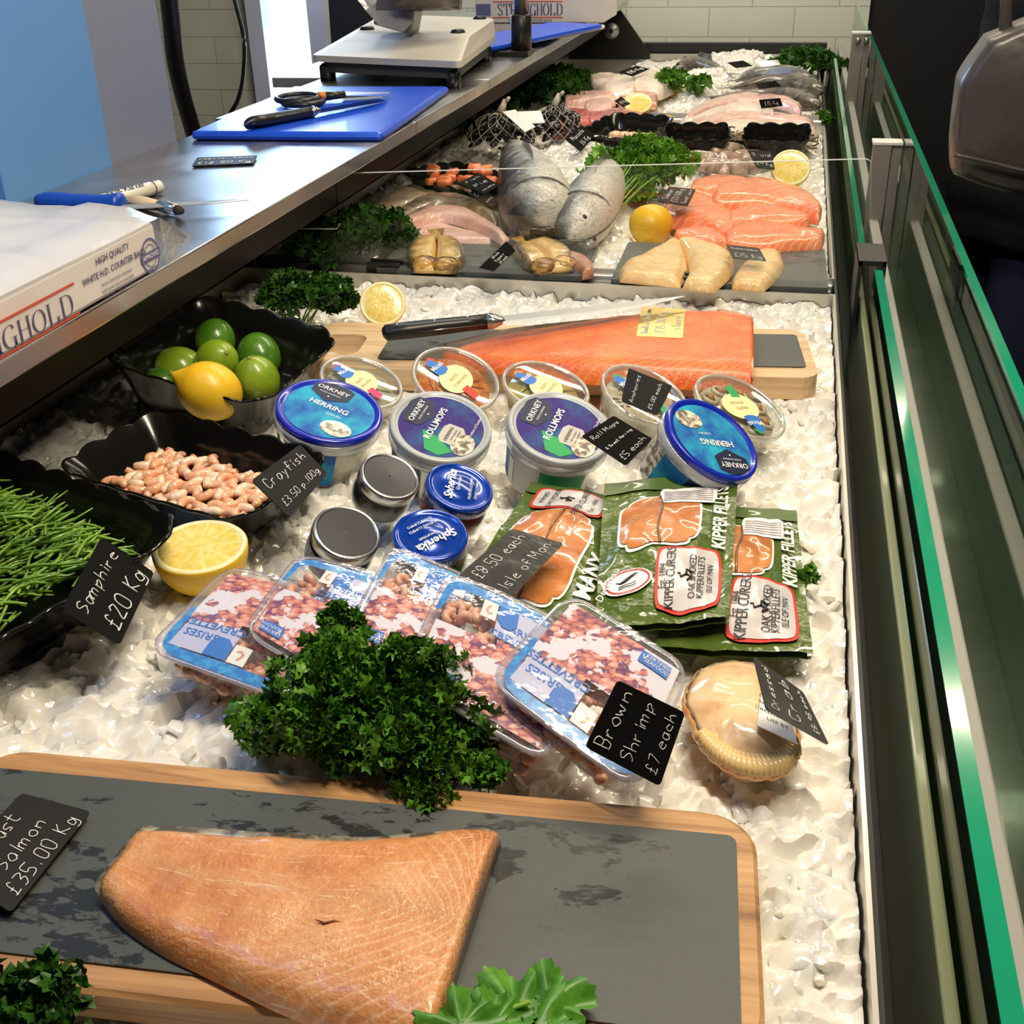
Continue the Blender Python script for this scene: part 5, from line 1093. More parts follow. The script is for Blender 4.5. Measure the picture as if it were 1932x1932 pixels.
# ---------------------------------------------------------------- middle tray: fish, shellfish, garnishes
def fillet(kind, pxA, pxB, z0, th, m, label, cat='fish fillet', group=None, n=26, name='fish_fillet', dz=None, skin=None, **k):
    zt_ = z0 + th; A_, B_ = PZ(pxA, zt_), PZ(pxB, zt_)
    if skin:
        t = thing(name, label, cat, (sum(A_, Vector()) + sum(B_, Vector())) / (len(A_) + len(B_)) - Vector((0, 0, th)), group=group)
        obj('flesh', slab(A_, B_, z0 + th * .25, th * .8, n=n, m=12, **k), m, t); obj('skin', slab(PZ([(x, y - 1) for x, y in pxA], zt_), PZ([(x, y + 3) for x, y in pxB], zt_), z0, th * .4, n=n, m=8, wob=.001), skin, t); return t
    return obj(name, slab(A_, B_, z0, th, n=n, m=12, **k), m, None, label=label, cat=cat, group=group)
def fish(px, z, rw, rh, label, m, group=None, name='whole_fish', head=.22, belly=None, n=30, tail=True, cat='fish', zlist=None):
    P = cr_spline([Z(x, y, (zlist[i] if zlist else z)) for i, (x, y) in enumerate(px)], n); t = thing(name, label, cat, P[0].lerp(P[-1], .5) - Vector((0, 0, z * .9)), group=group)
    prof = lambda s: (max(.02, math.sin(math.pi * min(1, s * 1.0) ** .62)) ** .8 if s < .5 else max(.16, math.sin(math.pi * s ** .62) ** .8))
    rwl = [rw * prof(i / (n - 1)) for i in range(n)]; rhl = [rh * prof(i / (n - 1)) for i in range(n)]
    obj('body', tube(P, rwl, 18, rz=rhl), m, t)
    d = (P[-1] - P[0]).normalized(); s = d.cross(Vector((0, 0, 1))).normalized(); k = int(n * head); hp = P[k]
    up = Vector((0, 0, 1))
    obj('gill_cover', tube(cr_spline([P[k] + s * rwl[k] * math.cos(a) * 1.01 + up * rhl[k] * math.sin(a) * 1.02 + d * (.012 * math.cos(2 * a)) for a in [math.pi * j / 10 for j in range(11)]], 20), .0018, 6), GREYFISH, t)
    ke = max(2, int(n * head * .45))
    for sg in (1,):
        e = P[ke] + s * rwl[ke] * .55 * sg + up * rhl[ke] * .80; obj('eye', sphere(e, .0052, 12, 8), mat('fish_eye', (.012, .01, .008), rough=.08, coat=1), t)
    if rw > .04: obj('open_mouth', sphere(P[0] + d * .006 + up * (-rhl[2] * .1), rwl[2] * .42, 16, 10, (1.2, .8, .6)), mat('dark_fish_mouth', (.02, .012, .01), rough=.4), t)
    obj('mouth', tube([P[0] + s * rwl[1] * a - d * .002 + up * (.001) for a in (-1.2, -.5, .5, 1.2)], .0016, 6), mat('fish_mouth', (.10, .05, .04), rough=.3, coat=.6), t)
    kf = int(n * .5); obj('dorsal_fin', geo([P[kf - 4] + up * rhl[kf - 4] * .95, P[kf + 4] + up * rhl[kf + 4] * .95, P[kf + 3] + up * (rhl[kf] + .012), P[kf - 3] + up * (rhl[kf] + .016)], [(0, 1, 2, 3)]), GREYFISH, t)
    if tail:
        q0 = P[-1]; w_ = rw * .9; obj('tail_fin', geo([q0 - d * .006 + s * .006, q0 - d * .006 - s * .006, q0 + d * .035 - s * w_, q0 + d * .018, q0 + d * .035 + s * w_, q0 - d * .002 + up * .004], [(0, 5, 3, 4), (5, 1, 2, 3), (0, 1, 5), ]), GREYFISH, t)
    return t
G_E = 'fish fillets at the left of the middle tray'
fillet('e', [(700, 386), (745, 352), (800, 338), (850, 342), (895, 358)], [(722, 408), (760, 382), (812, 366), (855, 364), (893, 366)], .012, .020, mat('cream_belly_flesh', (.62, .50, .36), rough=.3, coat=.4, noise=(24, (.30, .22, .14), .42, .7)), 'pale cream fish fillet, farthest left in the middle tray', group=G_E, skin=SKINDARK)
fillet('e', [(732, 420), (760, 384), (815, 360), (880, 365), (940, 402)], [(738, 428), (775, 400), (825, 380), (880, 384), (935, 412)], .020, .024, EEL, 'brown skinned fish fillet folded over the pink ones', group=G_E, skin=SKINDARK)
fillet('e', [(733, 428), (775, 402), (825, 384), (880, 388), (962, 440)], [(742, 436), (785, 414), (835, 404), (885, 414), (950, 446)], .016, .024, PINKF, 'pink flesh fish fillet in front of the brown skinned one', group=G_E, skin=SKINDARK)
fillet('e', [(724, 430), (770, 418), (815, 412), (870, 424), (950, 446)], [(726, 444), (775, 446), (810, 434), (860, 450), (925, 452)], .010, .016, PINKF, 'lowest pink fish fillet above the golden kippers', group=G_E)
dish([(800, 322), (905, 300), (952, 352), (842, 372)], [.05, .05, .045, .045], .035, 'black dish of fish pie mix behind the left fillets', name='scalloped_dish')
q = random.Random(5)
for i in range(16):
    x, y = 838 + q.uniform(-22, 90), 322 + q.uniform(-6, 24); mm = Matrix.Translation(Z(x, y, .047 + q.uniform(0, .008))) @ Matrix.Rotation(q.uniform(0, 3), 4, 'Z') @ Matrix.Rotation(q.gauss(0, .4), 4, 'X')
    if i == 0:
        o = obj('fish_pie_chunk', box(-.013, .013, -.010, .010, -.007, .007, .005), SALMON, None); o.data.transform(Matrix.Translation(o.matrix_world.translation)); c0 = o
    else: o = c0.copy(); COL.objects.link(o)
    o.matrix_world = mm; MW[o] = mm; tag(o, 'orange fish chunk heaped in the fish pie dish', 'fish chunk', 'fish pie chunks in the black dish')
card([(865, 345), (903, 326), (943, 349), (915, 366)], [.070, .085, .085, .066], ['Fish', 'Pie', '£12.00Kg'], 'black price card reading Fish Pie', marg=.14)
card([(884, 365), (903, 350), (938, 377), (928, 390)], [.060, .066, .058, .050], ['Cod', '£16.00 Kg'], 'tilted black price card just below the Fish Pie card', marg=.1)
# slate tiles and golden kippers
def slate_tile(px4, z0, z1, label, gx=0):
    q4 = [Z(x, y, z1) for x, y in px4]; q4 = [Vector((p.x, p.y, 0)) for p in q4]; wd, ht = qsize(q4); c = sum(q4, Vector()) / 4; ux = (q4[1] - q4[0] + q4[2] - q4[3]).normalized()
    g = xf(prism(rrect(wd / 2, ht / 2, .003, 2), z0, z1), Matrix.Translation((c.x, c.y, 0)) @ Matrix.Rotation(math.atan2(ux.y, ux.x), 4, 'Z')); return obj('slate_tile', g, SLATE, None, smooth=False, label=label, cat='slate tile', group='plain slate tiles')
slate_tile([(765, 452), (1105, 458), (1128, 524), (712, 505)], .010, .018, 'slate tile under the two golden kippers')
slate_tile([(1195, 458), (1553, 468), (1566, 545), (1142, 525)], .010, .018, 'slate tile under the pale smoked haddock fillets')
def _kip(nt, b):
    sp = nt.add('ShaderNodeSeparateXYZ', i0=nt.coord('UV')); u, v = sp.outputs[0], sp.outputs[1]; ob = nt.coord('Object'); n1 = nt.noise(ob, 45, 4, .65)
    k = nt.math('ADD', v, nt.math('MULTIPLY', nt.math('SUBTRACT', n1, .5), .8)); k = nt.math('ADD', k, nt.math('MULTIPLY', u, .25))
    nt.set(b.inputs['Base Color'], nt.ramp(k, [(.12, (.05, .035, .02)), (.36, (.20, .13, .05)), (.56, (.62, .36, .09)), (.9, (.84, .58, .22))]))
    nt.set(b.inputs['Normal'], nt.add('ShaderNodeBump', Strength=.7, Distance=.002, Height=nt.noise(ob, 120, 3)).outputs[0])
KIPSKIN = mat('kipper_skin', rough=.3, coat=.5, fn=_kip)
def kipper(ol, mid, orr, tail, z, label):
    t = thing('golden_kipper', label, 'smoked fish', Z(*mid[1], z), group='golden kippers on slate')
    for nm, O in (('left_flank', ol), ('right_flank', orr)):
        fl = obj('flank', slab(PZ(O, z + .012), PZ(mid, z + .012), z, .020, n=30, m=14, edge=.55, wob=.003, thf=lambda q_: .35 + .75 * math.sin(math.pi * min(.8, q_ * .9 + .05))), KIPSKIN, t)
        h = Z((O[-1][0] + mid[-1][0]) / 2, O[-1][1] - 3, z + .010); hv = sphere(h, .0165, 20, 14, (1.15, 1, .62)); hv = mapg(hv, lambda p: p + Vector((1, 1, .6)) * (.0022 * nz((p.x * 110, p.y * 110, p.z * 110))))
        hd_ = obj('head', hv, KIPGOLD, t)
        for k in (.55, .9): obj('gill_line', tube([h + Vector((.0185 * math.sin(a_) * 1.0, .0165 * k * math.cos(a_ * .5) + .001, .0095 * math.cos(a_) * (1.15 - k * .45))) for a_ in (-1.2, -.8, -.3, .3, .8, 1.2)], [.0005, .0009, .0011, .0011, .0009, .0005], 6), mat('dark_gill', (.13, .07, .025), rough=.4), hd_)
        obj('eye', sphere(h + Vector((.013 if nm == 'right_flank' else -.013, -.004, .0055)), .0021, 10, 8), mat('fish_eye', (.01, .01, .01)), hd_)
    a, b, c = [Z(*p, z + .012) for p in tail]; obj('tail', geo([a, b, c, (a + b + c) / 3 + Vector((0, 0, .006))], [(0, 1, 3), (1, 2, 3), (2, 0, 3)]), KIPGOLD, t)
kipper([(812, 442), (780, 455), (764, 478), (778, 500)], [(822, 440), (824, 458), (822, 480), (820, 500)], [(832, 442), (866, 456), (880, 480), (858, 502)], [(804, 434), (840, 430), (824, 452)], .018, 'golden smoked kipper split open, left of the price card')
kipper([(975, 456), (966, 470), (985, 492), (1010, 504)], [(988, 452), (1010, 466), (1030, 484), (1040, 502)], [(1000, 448), (1045, 455), (1080, 474), (1082, 500)], [(962, 450), (988, 443), (992, 462)], .018, 'golden smoked kipper split open, right of the price card')
fillet('k', [(1070, 466), (1104, 476), (1120, 494), (1120, 506)], [(1062, 486), (1088, 494), (1098, 504), (1098, 510)], .018, .014, mat('brown_pink_kipper_flesh', (.50, .22, .13), rough=.3, coat=.5), 'brownish pink piece of kipper beside the right golden kipper')
card([(904, 505), (956, 455), (973, 473), (932, 512)], [.058, .070, .060, .045], ['Whole', 'Kippers', '£4 each'], 'small black price card between the golden kippers')
# big silver fish, ice in their bellies
fish([(1022, 432), (1014, 395), (1000, 350), (978, 300), (965, 272)], .055, .062, .062, 'large silver grey fish pointing at the camera, leftmost of the two', SILVER, 'big whole silver fish', zlist=[.045, .06, .065, .06, .05])
fish([(1072, 455), (1105, 405), (1132, 360), (1150, 325), (1158, 300)], .045, .048, .050, 'large silver grey fish beside the flat parsley', SILVER, 'big whole silver fish', zlist=[.035, .05, .055, .05, .045])
fish([(1118, 468), (1090, 455), (1040, 445), (1000, 442)], .02, .022, .020, 'dark tail end of a fish lying behind the right golden kipper', GREYFISH, None, name='small_dark_fish', tail=False, head=.2)
parsley((1220, 338), .045, .10, .10, .055, 1300, 'bright flat parsley bunch with pale stems in the middle tray', m=FLATP, seed=31, sz=(.010, .018), clump=26, lobes=5, stems=16, stem_to=Z(1128, 438, .02))
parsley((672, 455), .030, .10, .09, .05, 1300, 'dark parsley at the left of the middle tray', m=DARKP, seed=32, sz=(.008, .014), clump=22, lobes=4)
parsley((700, 440), .035, .035, .05, .03, 300, 'brighter parsley edge beside the left fish fillets', m=PARSLEY, seed=33, sz=(.008, .013), clump=9, lobes=4)
G_S = 'raw salmon fillets in the middle tray'
for i, (a_, b_, z0, lab) in enumerate([
    ([(1305, 342), (1348, 324), (1412, 332)], [(1302, 362), (1350, 362), (1408, 354)], .024, 'raw salmon fillet at the back left of the heap'),
    ([(1348, 346), (1420, 328), (1500, 344), (1553, 384)], [(1345, 378), (1420, 376), (1500, 386), (1546, 400)], .026, 'long raw salmon fillet at the back right below the half lemon'),
    ([(1310, 358), (1350, 362), (1388, 400), (1388, 412)], [(1232, 398), (1290, 412), (1350, 432), (1384, 444)], .014, 'broad raw salmon fillet under the Salmon price card'),
    ([(1374, 396), (1425, 378), (1480, 388), (1532, 408)], [(1372, 428), (1430, 420), (1480, 420), (1528, 416)], .018, 'raw salmon fillet with an open fold in the middle of the heap'),
    ([(1372, 424), (1450, 408), (1520, 424), (1558, 432)], [(1370, 458), (1425, 462), (1490, 456), (1552, 452)], .012, 'long raw salmon fillet at the front right of the heap'),
    ([(1272, 434), (1310, 422), (1348, 430), (1374, 452)], [(1272, 446), (1308, 454), (1340, 460), (1372, 464)], .012, 'small raw salmon fillet at the front next to the half lemon')]):
    fillet('s', a_, b_, z0, .022, SALMON, lab, group=G_S, wob=.003, bow=.006, edge=.5)
card([(1240, 380), (1262, 352), (1313, 357), (1297, 388)], [.060, .070, .066, .056], ['Salmon', '£23.50Kg', 'Sweet cure'], 'black price card reading Salmon beside the parsley')
G_H = 'smoked haddock fillets on slate'
fillet('h', [(1272, 442), (1212, 470), (1171, 488), (1170, 512)], [(1284, 452), (1298, 480), (1296, 502), (1284, 522)], .018, .016, HADDOCK, 'smoked haddock fillet at the left of its slate', group=G_H, wob=.002)
fillet('h', [(1276, 442), (1296, 470), (1300, 498), (1287, 524)], [(1322, 446), (1382, 468), (1382, 498), (1350, 528)], .020, .018, HADDOCK, 'smoked haddock fillet in the middle of its slate', group=G_H, wob=.002)
fillet('h', [(1432, 466), (1402, 488), (1384, 508), (1382, 528)], [(1472, 466), (1482, 488), (1468, 510), (1442, 531)], .018, .015, HADDOCK, 'pale smoked haddock fillet at the right of its slate', group=G_H, wob=.002)
card([(1370, 461), (1432, 468), (1446, 492), (1381, 486)], [.058, .056, .046, .048], ['Smoked haddock', '£15 Kg'], 'grey price card over the smoked haddock', m=GREYC)
q = random.Random(9)
for i, (x, y) in enumerate([(1318, 290), (1345, 283), (1372, 292), (1398, 288), (1330, 305), (1360, 306), (1392, 306), (1415, 300), (1382, 320), (1350, 318), (1412, 318)]):
    pts = cr_spline([Z(x, y, .03) + Vector((.05 * math.cos(a) * .6, .04 * math.sin(a), .006 * math.cos(a * 2))) for a in [q.uniform(0, 2) + k * .8 for k in range(4)]], 14)
    rr = [.014 * math.sin(math.pi * (.15 + .7 * k / 13)) + .002 for k in range(14)]
    obj('squid', tube(pts, rr, 10), SQUID, None, label='glossy brownish squid in the heap behind the salmon', cat='squid', group='squid heaped behind the salmon')
card([(1410, 283), (1455, 285), (1462, 320), (1428, 316)], [.075, .072, .050, .052], ['Squid', '£9 Kg'], 'black price card standing between the squid and the half lemon')
# mussels in nets
def net(px, z, r, label, seed):
    c = Z(*px, z); t = thing('mussel_net', label, 'net of mussels', (c.x, c.y, .005), group='netted bags of mussels'); q = random.Random(seed)
    sh = lambda a, b: Vector((c.x + r[0] * math.cos(a) * math.cos(b), c.y + r[1] * math.sin(a) * math.cos(b), c.z + r[2] * math.sin(b)))
    g = []
    for i in range(60):
        a, b = q.uniform(0, 6.28), q.uniform(-.3, 1.5); p = c + (sh(a, b) - c) * .80; d = Vector((q.gauss(0, 1), q.gauss(0, 1), q.gauss(0, .6))).normalized(); g.append(tube([p - d * .02, p - d * .008, p + d * .008, p + d * .022], [.002, .010, .012, .003], 8, rz=[.002, .006, .007, .002]))
    obj('mussels', join(*g), MUSSEL, t, kind='stuff'); g = []
    for k in range(13):
        for sg in (1, -1): g.append(tube([sh(6.28 * k / 13 + sg * s * .11, -.3 + 1.85 * s / 13) * 1.0 for s in range(14)], .0007, 4))
    obj('netting', join(*g), NETM, t); top = sh(0, 1.57); obj('net_knot', join(tube([top, top + Vector((.01, .01, .025))], [.010, .005], 8), tube([top + Vector((.01, .01, .02)), top + Vector((.02, .0, .03))], .004, 6)), NETM, t)
    return t, top
t1, p1_ = net((945, 262), .045, (.075, .085, .055), 'dark netted bag of mussels at the left by the worktop', 1)
t2, p2_ = net((1046, 240), .050, (.060, .07, .045), 'netted bag of mussels standing behind the ice mound', 2)
for (px4, zz, lab) in (([(948, 212), (972, 208), (1010, 240), (990, 250)], .10, 'white label on the left mussel net'), ([(975, 212), (1020, 210), (1028, 232), (990, 234)], .10, 'white label between the two mussel nets')):
    q4 = qpts(px4, [zz + .012, zz + .012, zz, zz]); tg = obj('net_label', loft([[p + Vector((0, 0, h)) for p in q4] for h in (0, .0015)]), PWHITE, None, smooth=False, label=lab, cat='label', group='white labels of the mussel nets')
card([(1066, 262), (1098, 236), (1123, 254), (1096, 286)], [.075, .085, .060, .045], ['Mussels', '£6 Kg'], 'black price card reading Mussels')
for i, (p4, lab) in enumerate([([(1118, 212), (1240, 226), (1246, 262), (1122, 258)], 'black scalloped dish with pale scallops, leftmost of the three by the divider'), ([(1252, 236), (1378, 234), (1372, 266), (1262, 266)], 'black scalloped dish in the middle of the three by the divider'), ([(1402, 234), (1524, 238), (1530, 268), (1408, 268)], 'black scalloped dish at the right end of the three by the divider')]):
    dish(p4, [.078, .078, .058, .058], .045, lab)
for i in range(5):
    o = obj('scallop', sphere(Z(1162 + 16 * i, 254 + i, .055), .016, 14, 8, (1, 1, .5)), mat('scallop_flesh', (.85, .52, .32), rough=.3, coat=.5), None, label='pale orange scallop in the left of the three black dishes', cat='scallop', group='scallops in the black dish')
q = random.Random(77)
for (x, y, lab, w_) in ((1170, 268, 'brown seaweed strands below the left of the three dishes', .09), (1335, 270, 'brown seaweed strands below the middle dish', .10), (1492, 274, 'brown seaweed strands behind the half lemon', .09)):
    g = []
    for i in range(26):
        p = Z(x, y, .02) + Vector((q.uniform(-1, .2) * w_, q.uniform(-.06, .06), q.uniform(0, .02))); a = q.uniform(-.6, .6); pts = [p]
        for k in range(4): a += q.uniform(-.7, .7); pts.append(pts[-1] + Vector((math.cos(a) * .02, math.sin(a) * .02, q.uniform(-.006, .008)))); pts[-1].x = min(pts[-1].x, .06)
        g.append(tube(cr_spline(pts, 10), .0019, 5))
    obj('seaweed', join(*g), SEAW, None, label=lab, cat='seaweed', kind='stuff')

# ---------------------------------------------------------------- far tray
far = thing('fish_pan', 'shallow steel pan edge around the fish of the far tray', 'pan', (-.3, 2.97, .01))
obj('pan_lip', join(box(-.66, .066, 2.957, 2.965, .012, .030), box(-.66, -.654, 2.965, 3.8, .012, .030)), STEEL, far, smooth=False)
G_T = 'tuna loins in the far tray'
fillet('t', [(1034, 204), (1070, 196), (1110, 200)], [(1036, 220), (1072, 226), (1112, 224)], .022, .03, TUNA, 'dark red tuna loin at the left front of the far tray', group=G_T, endr=1)
fillet('t', [(1112, 204), (1160, 197), (1212, 206)], [(1112, 224), (1160, 226), (1214, 228)], .020, .028, TUNA, 'dark red tuna loin in front of the half lemon', group=G_T, endr=1)
G_W = 'pink swordfish and monkfish in the far tray'
for a_, b_, m_, lab, th in [([(1062, 174), (1110, 166), (1160, 166)], [(1066, 188), (1110, 186), (1162, 182)], PINKF, 'long pink swordfish steak at the back left of the tuna', .025), ([(1102, 186), (1125, 178), (1155, 180)], [(1104, 202), (1130, 206), (1156, 200)], PINKF, 'round pink swordfish steak just behind the tuna', .03), ([(1165, 172), (1205, 166), (1242, 172)], [(1168, 188), (1210, 190), (1240, 190)], mat('orange_pink_flesh', (.72, .36, .22), rough=.3, coat=.4, noise=(22, (.35, .14, .08), .45, .7)), 'orange pink fillet beside the half lemon', .022),
    ([(1110, 136), (1140, 128), (1180, 136), (1200, 150)], [(1116, 152), (1145, 164), (1175, 166), (1198, 164)], WHITEF, 'white monkfish tail at the back left of the far tray', .04), ([(1190, 134), (1235, 124), (1276, 132)], [(1196, 156), (1240, 160), (1274, 148)], WHITEF, 'white monkfish tail at the back beside the dark fish', .04)]:
    fillet('w', a_, b_, .025, th, m_, lab, group=G_W, wob=.004)
G_K = 'pale hake fillets in the far tray'
for i, (a_, b_, lab) in enumerate([([(1290, 212), (1340, 184), (1400, 172), (1470, 176), (1515, 192)], [(1300, 222), (1350, 200), (1405, 188), (1465, 190), (1510, 204)], 'pale hake fillet farthest back in the fan'),
    ([(1282, 220), (1345, 200), (1395, 188), (1440, 196), (1462, 206)], [(1292, 230), (1350, 214), (1400, 206), (1440, 208), (1460, 214)], 'pale hake fillet under the small price card'),
    ([(1330, 222), (1380, 206), (1440, 206), (1535, 218)], [(1330, 232), (1385, 222), (1440, 220), (1535, 232)], 'pale hake fillet with a grey skin stripe'),
    ([(1280, 228), (1350, 222), (1440, 224), (1540, 230)], [(1285, 238), (1350, 236), (1440, 238), (1542, 240)], 'pinkish hake fillet at the near edge of the far tray')]):
    fillet('h', a_, b_, .022 + .006 * (3 - i), .028, WHITEF if i % 2 else PINKF, lab, group=G_K, skin=SKINDARK, wob=.003)
fish([(1275, 132), (1310, 124), (1345, 130), (1372, 140)], .035, .03, .03, 'dark whole fish behind the white monkfish', SKINDARK, 'dark whole fish in the far tray', name='dark_fish')
fish([(1552, 172), (1500, 160), (1440, 158), (1380, 166)], .040, .035, .03, 'dark whole fish lying across the back of the hake', SKINDARK, 'dark whole fish in the far tray', name='dark_fish')
fish([(1548, 200), (1490, 186), (1430, 180), (1340, 184)], .042, .030, .026, 'dark whole fish just behind the pale hake', SKINDARK, 'dark whole fish in the far tray', name='dark_fish')
fish([(1530, 150), (1480, 142), (1420, 142), (1390, 152)], .045, .03, .028, 'dark whole fish at the far right corner with a lemon', GREYFISH, 'dark whole fish in the far tray', name='dark_fish')
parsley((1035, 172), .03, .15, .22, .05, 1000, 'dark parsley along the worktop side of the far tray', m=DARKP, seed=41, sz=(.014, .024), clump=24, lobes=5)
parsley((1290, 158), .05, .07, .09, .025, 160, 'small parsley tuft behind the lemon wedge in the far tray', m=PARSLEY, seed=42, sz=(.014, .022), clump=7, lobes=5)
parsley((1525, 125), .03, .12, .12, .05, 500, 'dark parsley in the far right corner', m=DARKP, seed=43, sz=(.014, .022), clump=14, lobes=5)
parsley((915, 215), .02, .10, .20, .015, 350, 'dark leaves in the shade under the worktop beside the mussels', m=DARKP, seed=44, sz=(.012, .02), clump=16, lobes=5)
parsley((1552, 228), .012, .02, .03, .015, 50, 'little green sprig at the glass side of the far tray', m=PARSLEY, seed=45, sz=(.012, .018), clump=4, lobes=5, stems=2)
for px4, zz, lab in (([(1432, 188), (1472, 185), (1477, 200), (1437, 205)], .075, 'small price card on the hake fillets'), ([(1166, 136), (1200, 124), (1226, 130), (1194, 144)], .085, 'small price card on the white monkfish'), ([(1372, 118), (1402, 114), (1420, 124), (1388, 128)], .09, 'small price card on the ice at the far end'), ([(1425, 158), (1462, 152), (1475, 162), (1432, 168)], .085, 'small price card on the dark fish'), ([(1160, 190), (1172, 182), (1190, 196), (1176, 202)], .065, 'small price card behind the half lemon on the tuna')):
    card(px4, [zz + .01, zz + .01, zz - .01, zz - .01], ['£15 Kg'], lab, marg=.12)

# ---------------------------------------------------------------- things on the worktop
WT = .185
FX = -.600
yc = X(308, 525, FX).y; ztop = X(297, 414, FX).z
cb = thing('bag_carton', 'white carton of counter bags in loose film at the near end of the worktop', 'carton', (-.74, yc - .25, WT), group='printed cartons of counter bags')
bx = box(-.90, FX, yc - .52, yc, WT + .001, ztop, .004)
obj('carton_body', bx, CARTON, cb, smooth=False)
def Ff(px, py): p = X(px, py, FX + .0008); return p
def face(u, v, h=0): return Vector((FX + .0009 + h, u, v))       # u along the counter, v up
SER = {'s': .09}
def serif(text, y0, z0, size, y1, hh=0, thick=.15):
    """roman capitals with serifs, fitted between y0 and y1"""
    strokes = {'S': [(.85, .8, .5, 1, .1, .78, .5, .52, .9, .25, .5, 0, .08, .2)], 'T': [(.5, 0, .5, 1), (.0, 1, 1, 1), (0, 1, 0, .8), (1, 1, 1, .8)], 'R': [(.15, 0, .15, 1), (.15, 1, .6, 1, .8, .78, .6, .52, .15, .5), (.45, .5, .95, 0)], 'O': [tuple(c for i in range(17) for c in (.5 + .48 * math.cos(6.283 * i / 16), .5 + .5 * math.sin(6.283 * i / 16)))],
        'N': [(.15, 0, .15, 1), (.15, 1, .85, 0), (.85, 0, .85, 1)], 'G': [(.9, .8, .75, .97, .5, 1, .18, .85, .04, .5, .18, .15, .5, 0, .75, .03, .88, .15), (.88, .0, .88, .42), (.65, .42, 1, .42)], 'H': [(.15, 0, .15, 1), (.85, 0, .85, 1), (.15, .5, .85, .5)],
        'L': [(.2, 0, .2, 1), (.2, 0, .85, 0), (.85, 0, .85, .22)], 'D': [(.15, 0, .15, 1), (.15, 1, .5, 1, .85, .85, .97, .5, .85, .15, .5, 0, .15, 0)]}
    g = []; n = len(text); step = (y1 - y0) / n
    for i, ch in enumerate(text):
        for st in strokes[ch]:
            P = [(st[k], st[k + 1]) for k in range(0, len(st), 2)]
            if len(P) > 4: P = [(p.x, p.y) for p in cr_spline([(a, b, 0) for a, b in P], len(P) * 4)]
            pts = [Vector((0, y0 + step * (i + .06 + .84 * a), z0 + size * b)) for a, b in P]; v = []; f = []
            for k, p in enumerate(pts):
                d = (pts[min(k + 1, len(pts) - 1)] - pts[max(k - 1, 0)]).normalized(); s = Vector((0, -d.z, d.y)); w_ = size * .012 + size * .055 * abs(d.z) ** 1.5
                v += [p + s * w_, p - s * w_]
                if k: c = len(v) - 4; f.append((c, c + 1, c + 3, c + 2))
            g.append(geo([face(p.y, p.z, hh) for p in v], f))
            for p, dd in ((pts[0], 0), (pts[-1], 0)):
                if len(P) == 2 and abs(P[0][0] - P[1][0]) < .01: g.append(geo([face(p.y + a * step * .16, p.z + b * size * .012, hh) for a, b in ((-1, -1), (1, -1), (1, 1), (-1, 1))], [(0, 1, 2, 3)]))
    return join(*g)
pa = Ff(140, 575)
zlo, zhi = Ff(135, 593).z, Ff(132, 552).z; step = (pa.y - Ff(2, 632).y) / 5
obj('printed_name', serif('STRONGHOLD', pa.y - step * 10, zlo, zhi - zlo, pa.y), BSIGN, cb)
ylo, yhi = yc - .5, Ff(140, 535).y
obj('red_line', geo([face(*p) for p in ((ylo, zhi + .0050), (yhi, zhi + .0050), (yhi, zhi + .0070), (ylo, zhi + .0070))], [(0, 1, 2, 3)]), RSIGN, cb); obj('red_line', geo([face(*p) for p in ((ylo, zlo - .0035), (yhi, zlo - .0035), (yhi, zlo - .0016), (ylo, zlo - .0016))], [(0, 1, 2, 3)]), RSIGN, cb)
c1 = Ff(217, 500); obj('small_print', join(*[ptext(s, sz, lambda x, y: face(c1.y + x, c1.z + y), 0, dy_, bold=b_) for s, sz, dy_, b_ in (('HIGH QUALITY', .0085, .008, .01), ('WHITE H.D. COUNTER BAGS', .0085, -.004, .01), ('PACK CONTAINS 1000 BAGS', .0042, -.013, 0), ('KEEP AWAY FROM CHILDREN', .0042, -.019, 0), ('STORE IN A COOL DRY PLACE', .0042, -.025, 0), ('PLEASE RECYCLE', .0042, -.031, 0))]), BSIGN, cb)
c2 = Ff(284, 482); rs = .017
obj('round_stamp', join(loft([[face(c2.y + r * math.cos(a), c2.z + r * math.sin(a)) for a in [6.283 * i / 36 for i in range(36)]] for r in (rs, rs * .88)], cap=False), loft([[face(c2.y + r * math.cos(a), c2.z + r * math.sin(a)) for a in [6.283 * i / 36 for i in range(36)]] for r in (rs * .66, rs * .6)], cap=False), geo([face(c2.y + a * rs * 1.1, c2.z + b * rs * .26, .0002) for a, b in ((-1, -1), (1, -1), (1, 1), (-1, 1))], [(0, 1, 2, 3)])), flat('stamp_blue', (.12, .12, .30)), cb)
obj('stamp_word', ptext('APPROVED', .0062, lambda x, y: face(c2.y + x, c2.z + y, .0005), 0, -.002, bold=.01), PWHITE, cb)
q = random.Random(6); v = []; f = []; K = 22
for j in range(K + 1):
    for i in range(K + 1):
        u, w_ = i / K, j / K; x = -.92 + .322 * u; y = yc - .54 + .60 * w_; zz = ztop + .006 + .022 * max(0, nz((x * 9, y * 9, 2))) + .012 * abs(nz((x * 26, y * 26, 5))) + .085 * (1 - w_) ** .8 * (1 - u) ** 1.2
        if u > .93: zz = ztop + .002 + (zz - ztop - .002) * (1 - u) / .07
        if w_ > .93: zz -= (w_ - .93) / .07 * .035 
        v.append((x, y, zz))
for j in range(K):
    for i in range(K): f.append((j * (K + 1) + i, j * (K + 1) + i + 1, (j + 1) * (K + 1) + i + 1, (j + 1) * (K + 1) + i))
obj('loose_film', geo(v, f), clearmat('loose_clear_film', (.96, .96, .96), .05, .2, milky=.62, milk=(.80, .79, .78), bump=(25, 1.0)), cb)
